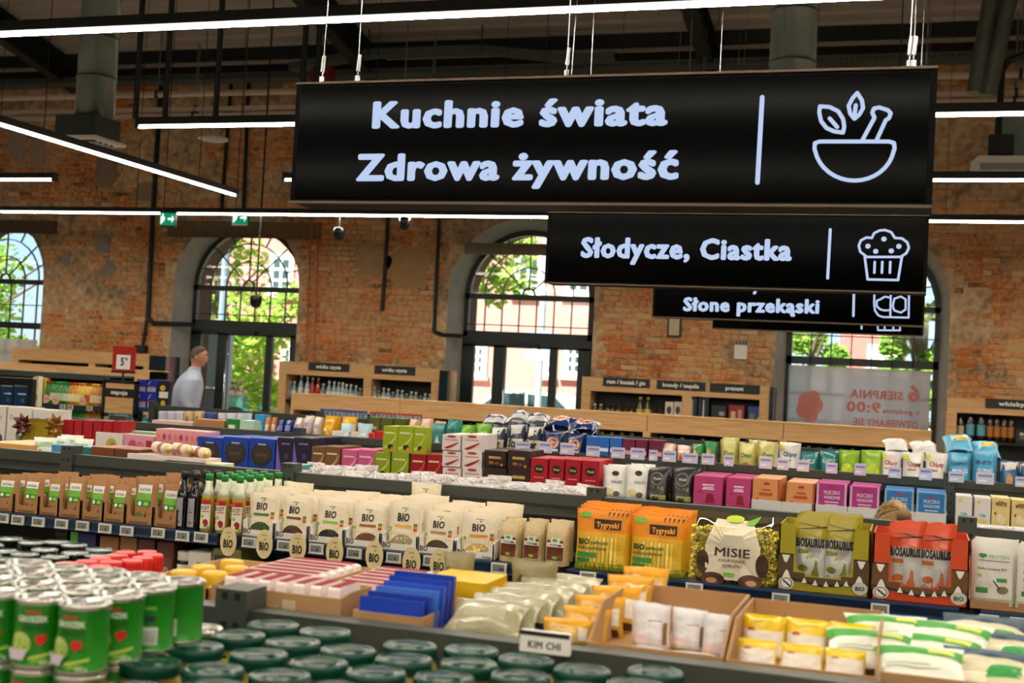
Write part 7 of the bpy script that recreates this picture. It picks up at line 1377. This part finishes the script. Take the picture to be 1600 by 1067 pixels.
def garment(name, lofts, m, parent, vox=.012):
    bm = bmesh.new()
    for r in lofts: loft(bm, r)
    bmesh.ops.recalc_face_normals(bm, faces=bm.faces); me = bpy.data.meshes.new(name); bm.to_mesh(me); bm.free(); me.materials.append(m); o = bpy.data.objects.new(name, me); COL.objects.link(o); o.parent = parent
    r = o.modifiers.new('fuse', 'REMESH'); r.mode = 'VOXEL'; r.voxel_size = vox; r.use_smooth_shade = True; s = o.modifiers.new('smooth', 'SMOOTH'); s.iterations = 6; return o
arm = lambda s: [((-.02,s*.17,1.49),.05,.05),((-.03,s*.215,1.44),.085,.075),((-.07,s*.245,1.32),.082,.07),((-.095,s*.255,1.2),.072,.064),((-.05,s*.26,1.1),.066,.06),((.02,s*.26,.99),.06,.054),((.035,s*.26,.955),.056,.05)]
garment('jacket', [[((-.09,0,.80),.175,.215),((-.08,0,.9),.17,.21),((-.065,0,1.05),.15,.185),((-.05,0,1.2),.16,.2),((-.035,0,1.34),.165,.215),((-.02,0,1.43),.14,.205),((-.005,0,1.49),.105,.15),((.012,0,1.53),.078,.085),((.02,0,1.56),.068,.068)], arm(-1), arm(1)], JACK, man)
q = MB(); q.lathe([(.07,0),(.068,.02),(.06,.03),(.056,.028),(.06,.0)], JACK, 16, (.022,0,1.545)); q.build('collar', man, smooth=True)
skinned('trousers', [(0,0,.98),(0,.1,.88),(.14,.1,.5),(-.02,.1,.1),(0,-.1,.88),(-.05,-.1,.5),(-.25,-.1,.12)], [(0,1),(1,2),(2,3),(0,4),(4,5),(5,6)], [(.15,.18),.105,.08,.065,.105,.08,.065], TROU, man)
for (x, y, z) in ((.04,.1,.0),(-.19,-.1,.02)): q = MB(); q.prism([(-.1,0),(.17,0),(.18,.04),(.1,.07),(-.02,.11),(-.1,.1)], -.045, .045, mat('#1a1410', .4)); s_ = q.build('shoe', man); s_.location = (x, y, z)
def hair_cap(name, parent, c, rot, s, m, front, bump=.004, low=-.25, seed=1):
    bm = bmesh.new(); bmesh.ops.create_uvsphere(bm, u_segments=40, v_segments=26, radius=1.0); M_ = Matrix.Translation(c) @ rot
    for v in list(bm.verts):
        x, y, z = v.co
        if z < low+max(0, x+.1)*front: bm.verts.remove(v)
    for v in bm.verts:
        x, y, z = v.co; a = math.atan2(y, x); w = 1+bump*math.sin(a*26+z*9+seed)*8*.1; v.co = M_ @ (Vector((x*.104, y*.081, z*.124))*w*s)
    me = bpy.data.meshes.new(name); bm.to_mesh(me); bm.free(); me.materials.append(m); me.polygons.foreach_set('use_smooth', [True]*len(me.polygons)); o = bpy.data.objects.new(name, me); COL.objects.link(o); o.parent = parent; so_ = o.modifiers.new('thick', 'SOLIDIFY'); so_.thickness = .004; return o
hair_cap('hair', man, HC, hr, 1.0, HAIRD, 1.05, low=-.15)
for s in (-1, 1):
    q = MB(); q.lathe([(0,-.011),(.011,0),(0,.011)], mat('#e8e4de', .3), 8); e_ = q.build('eye', man); e_.location = HC+hr.to_3x3() @ Vector((.083, s*.032, .02)); q = MB(); q.box((-.006,-.018,-.003), (.006,.018,.003), HAIRD); b_ = q.build('eyebrow', man); b_.location = HC+hr.to_3x3() @ Vector((.092, s*.032, .04)); b_.rotation_euler = hr.to_euler()
# woman crouching in the aisle in front of the marshmallow boxes, only her hair shows over the beam
WX, WY = xz(1400, 5.75, 1.1), 5.75
wo = tag(empty('person', (WX, WY, 0), math.radians(100)), 'crouching person with streaked blonde hair tied at the back, behind the orange snack carton', 'person')
wz = un(1400, 784, 5.75).z-.125
wv = [(-.05,0,.3),(-.02,0,.5),(.02,0,.7),(.04,0,.85),(.05,0,.93),(.055,0,.99),(.05,.17,.82),(.2,.22,.6),(.42,.15,.7),(.05,-.17,.82),(.2,-.22,.6),(.42,-.15,.72),(0,.1,.28),(.4,.14,.45),(.12,.13,.08),(.28,.13,.04),(0,-.1,.28),(.38,-.14,.4),(.05,-.13,.08),(.22,-.13,.04)]
skinned('body', wv, [(0,1),(1,2),(2,3),(3,4),(4,5),(3,6),(6,7),(7,8),(3,9),(9,10),(10,11),(0,12),(12,13),(13,14),(14,15),(0,16),(16,17),(17,18),(18,19)], [(.13,.15),.12,.13,.09,.05,.045,.055,.042,.032,.055,.042,.032,.09,.065,.045,.035,.09,.065,.045,.035], SKIN, wo, extra=lambda bm: (add_head(bm, Vector((.07,0,wz)), Matrix.Rotation(.25, 4, 'Y')), hands(bm, [((.43,.15,.72),0),((.43,-.15,.74),0)])), vox=.01)
skinned('sweater', wv[:4]+[(.05,.17,.82),(.2,.22,.6),(.4,.16,.69),(.05,-.17,.82),(.2,-.22,.6),(.4,-.16,.71)], [(0,1),(1,2),(2,3),(3,4),(4,5),(5,6),(3,7),(7,8),(8,9)], [(.15,.17),.14,.15,.105,.07,.06,.045,.07,.06,.045], mat('#3a4a5a', .8), wo, root=1)
skinned('trousers', [wv[0]]+wv[12:15]+wv[16:19], [(0,1),(1,2),(2,3),(0,4),(4,5),(5,6)], [(.15,.17),.11,.08,.06,.11,.08,.06], TROU, wo)
def strandmat():
    m = bpy.data.materials.new('m_blonde_strand'); m.use_nodes = True; n = m.node_tree; b = n.nodes['Principled BSDF']; b.inputs['Roughness'].default_value = .4
    g = n.nodes.new('ShaderNodeNewGeometry'); r = ramp(n, [(0,'#4a3520'),(.25,'#8a6a40'),(.6,'#c29c62'),(1,'#ead2a0')]); n.links.new(g.outputs['Random Per Island'], r.inputs[0]); n.links.new(r.outputs[0], b.inputs['Base Color']); return m
BH = mat('#9a774a', .45, var=.25, scale=30); BHS = strandmat(); hair_cap('hair', wo, Vector((.065,0,wz)), Matrix.Rotation(.25, 4, 'Y'), 1.03, BH, .75, bump=.018, low=-.9)
q = MB(); rg = random.Random(3)
KN = Vector((-.8,-.28,.5)).normalized(); RH = Matrix.Rotation(.25, 4, 'Y').to_3x3(); HW = Vector((.065,0,wz))
for k in range(170):
    d0 = Vector((rg.uniform(-.5,.9), rg.uniform(-1,1), rg.uniform(-.1,1))).normalized(); P = []
    for t in range(7):
        d = d0.slerp(KN, t/6) if d0.dot(KN) > -.98 else KN; rr = 1.03+.008*math.sin(t*.9+k)
        P.append(HW+RH @ Vector((d.x*.104*rr, d.y*.081*rr, d.z*.124*rr)))
    q.sweep(P, rg.uniform(.0016,.0032), BHS)
tag(q.build('hair_strand', wo), kind='stuff'); q = MB(); q.lathe([(0,-.03),(.02,-.025),(.03,0),(.02,.02),(0,.028)], BH, 12, (-.035,-.03,wz+.075)); q.build('hair_knot', wo, smooth=True)
# tidy the wording of the running labels
for o in bpy.data.objects:
    if 'label' in o:
        s = o['label']
        for a, b in (('leftmost from the left','leftmost'),('rightmost from the left','rightmost'),('leftmost from its left end','first from its left end'),('leftmost counted from the left','leftmost')): s = s.replace(a, b)
        o['label'] = s
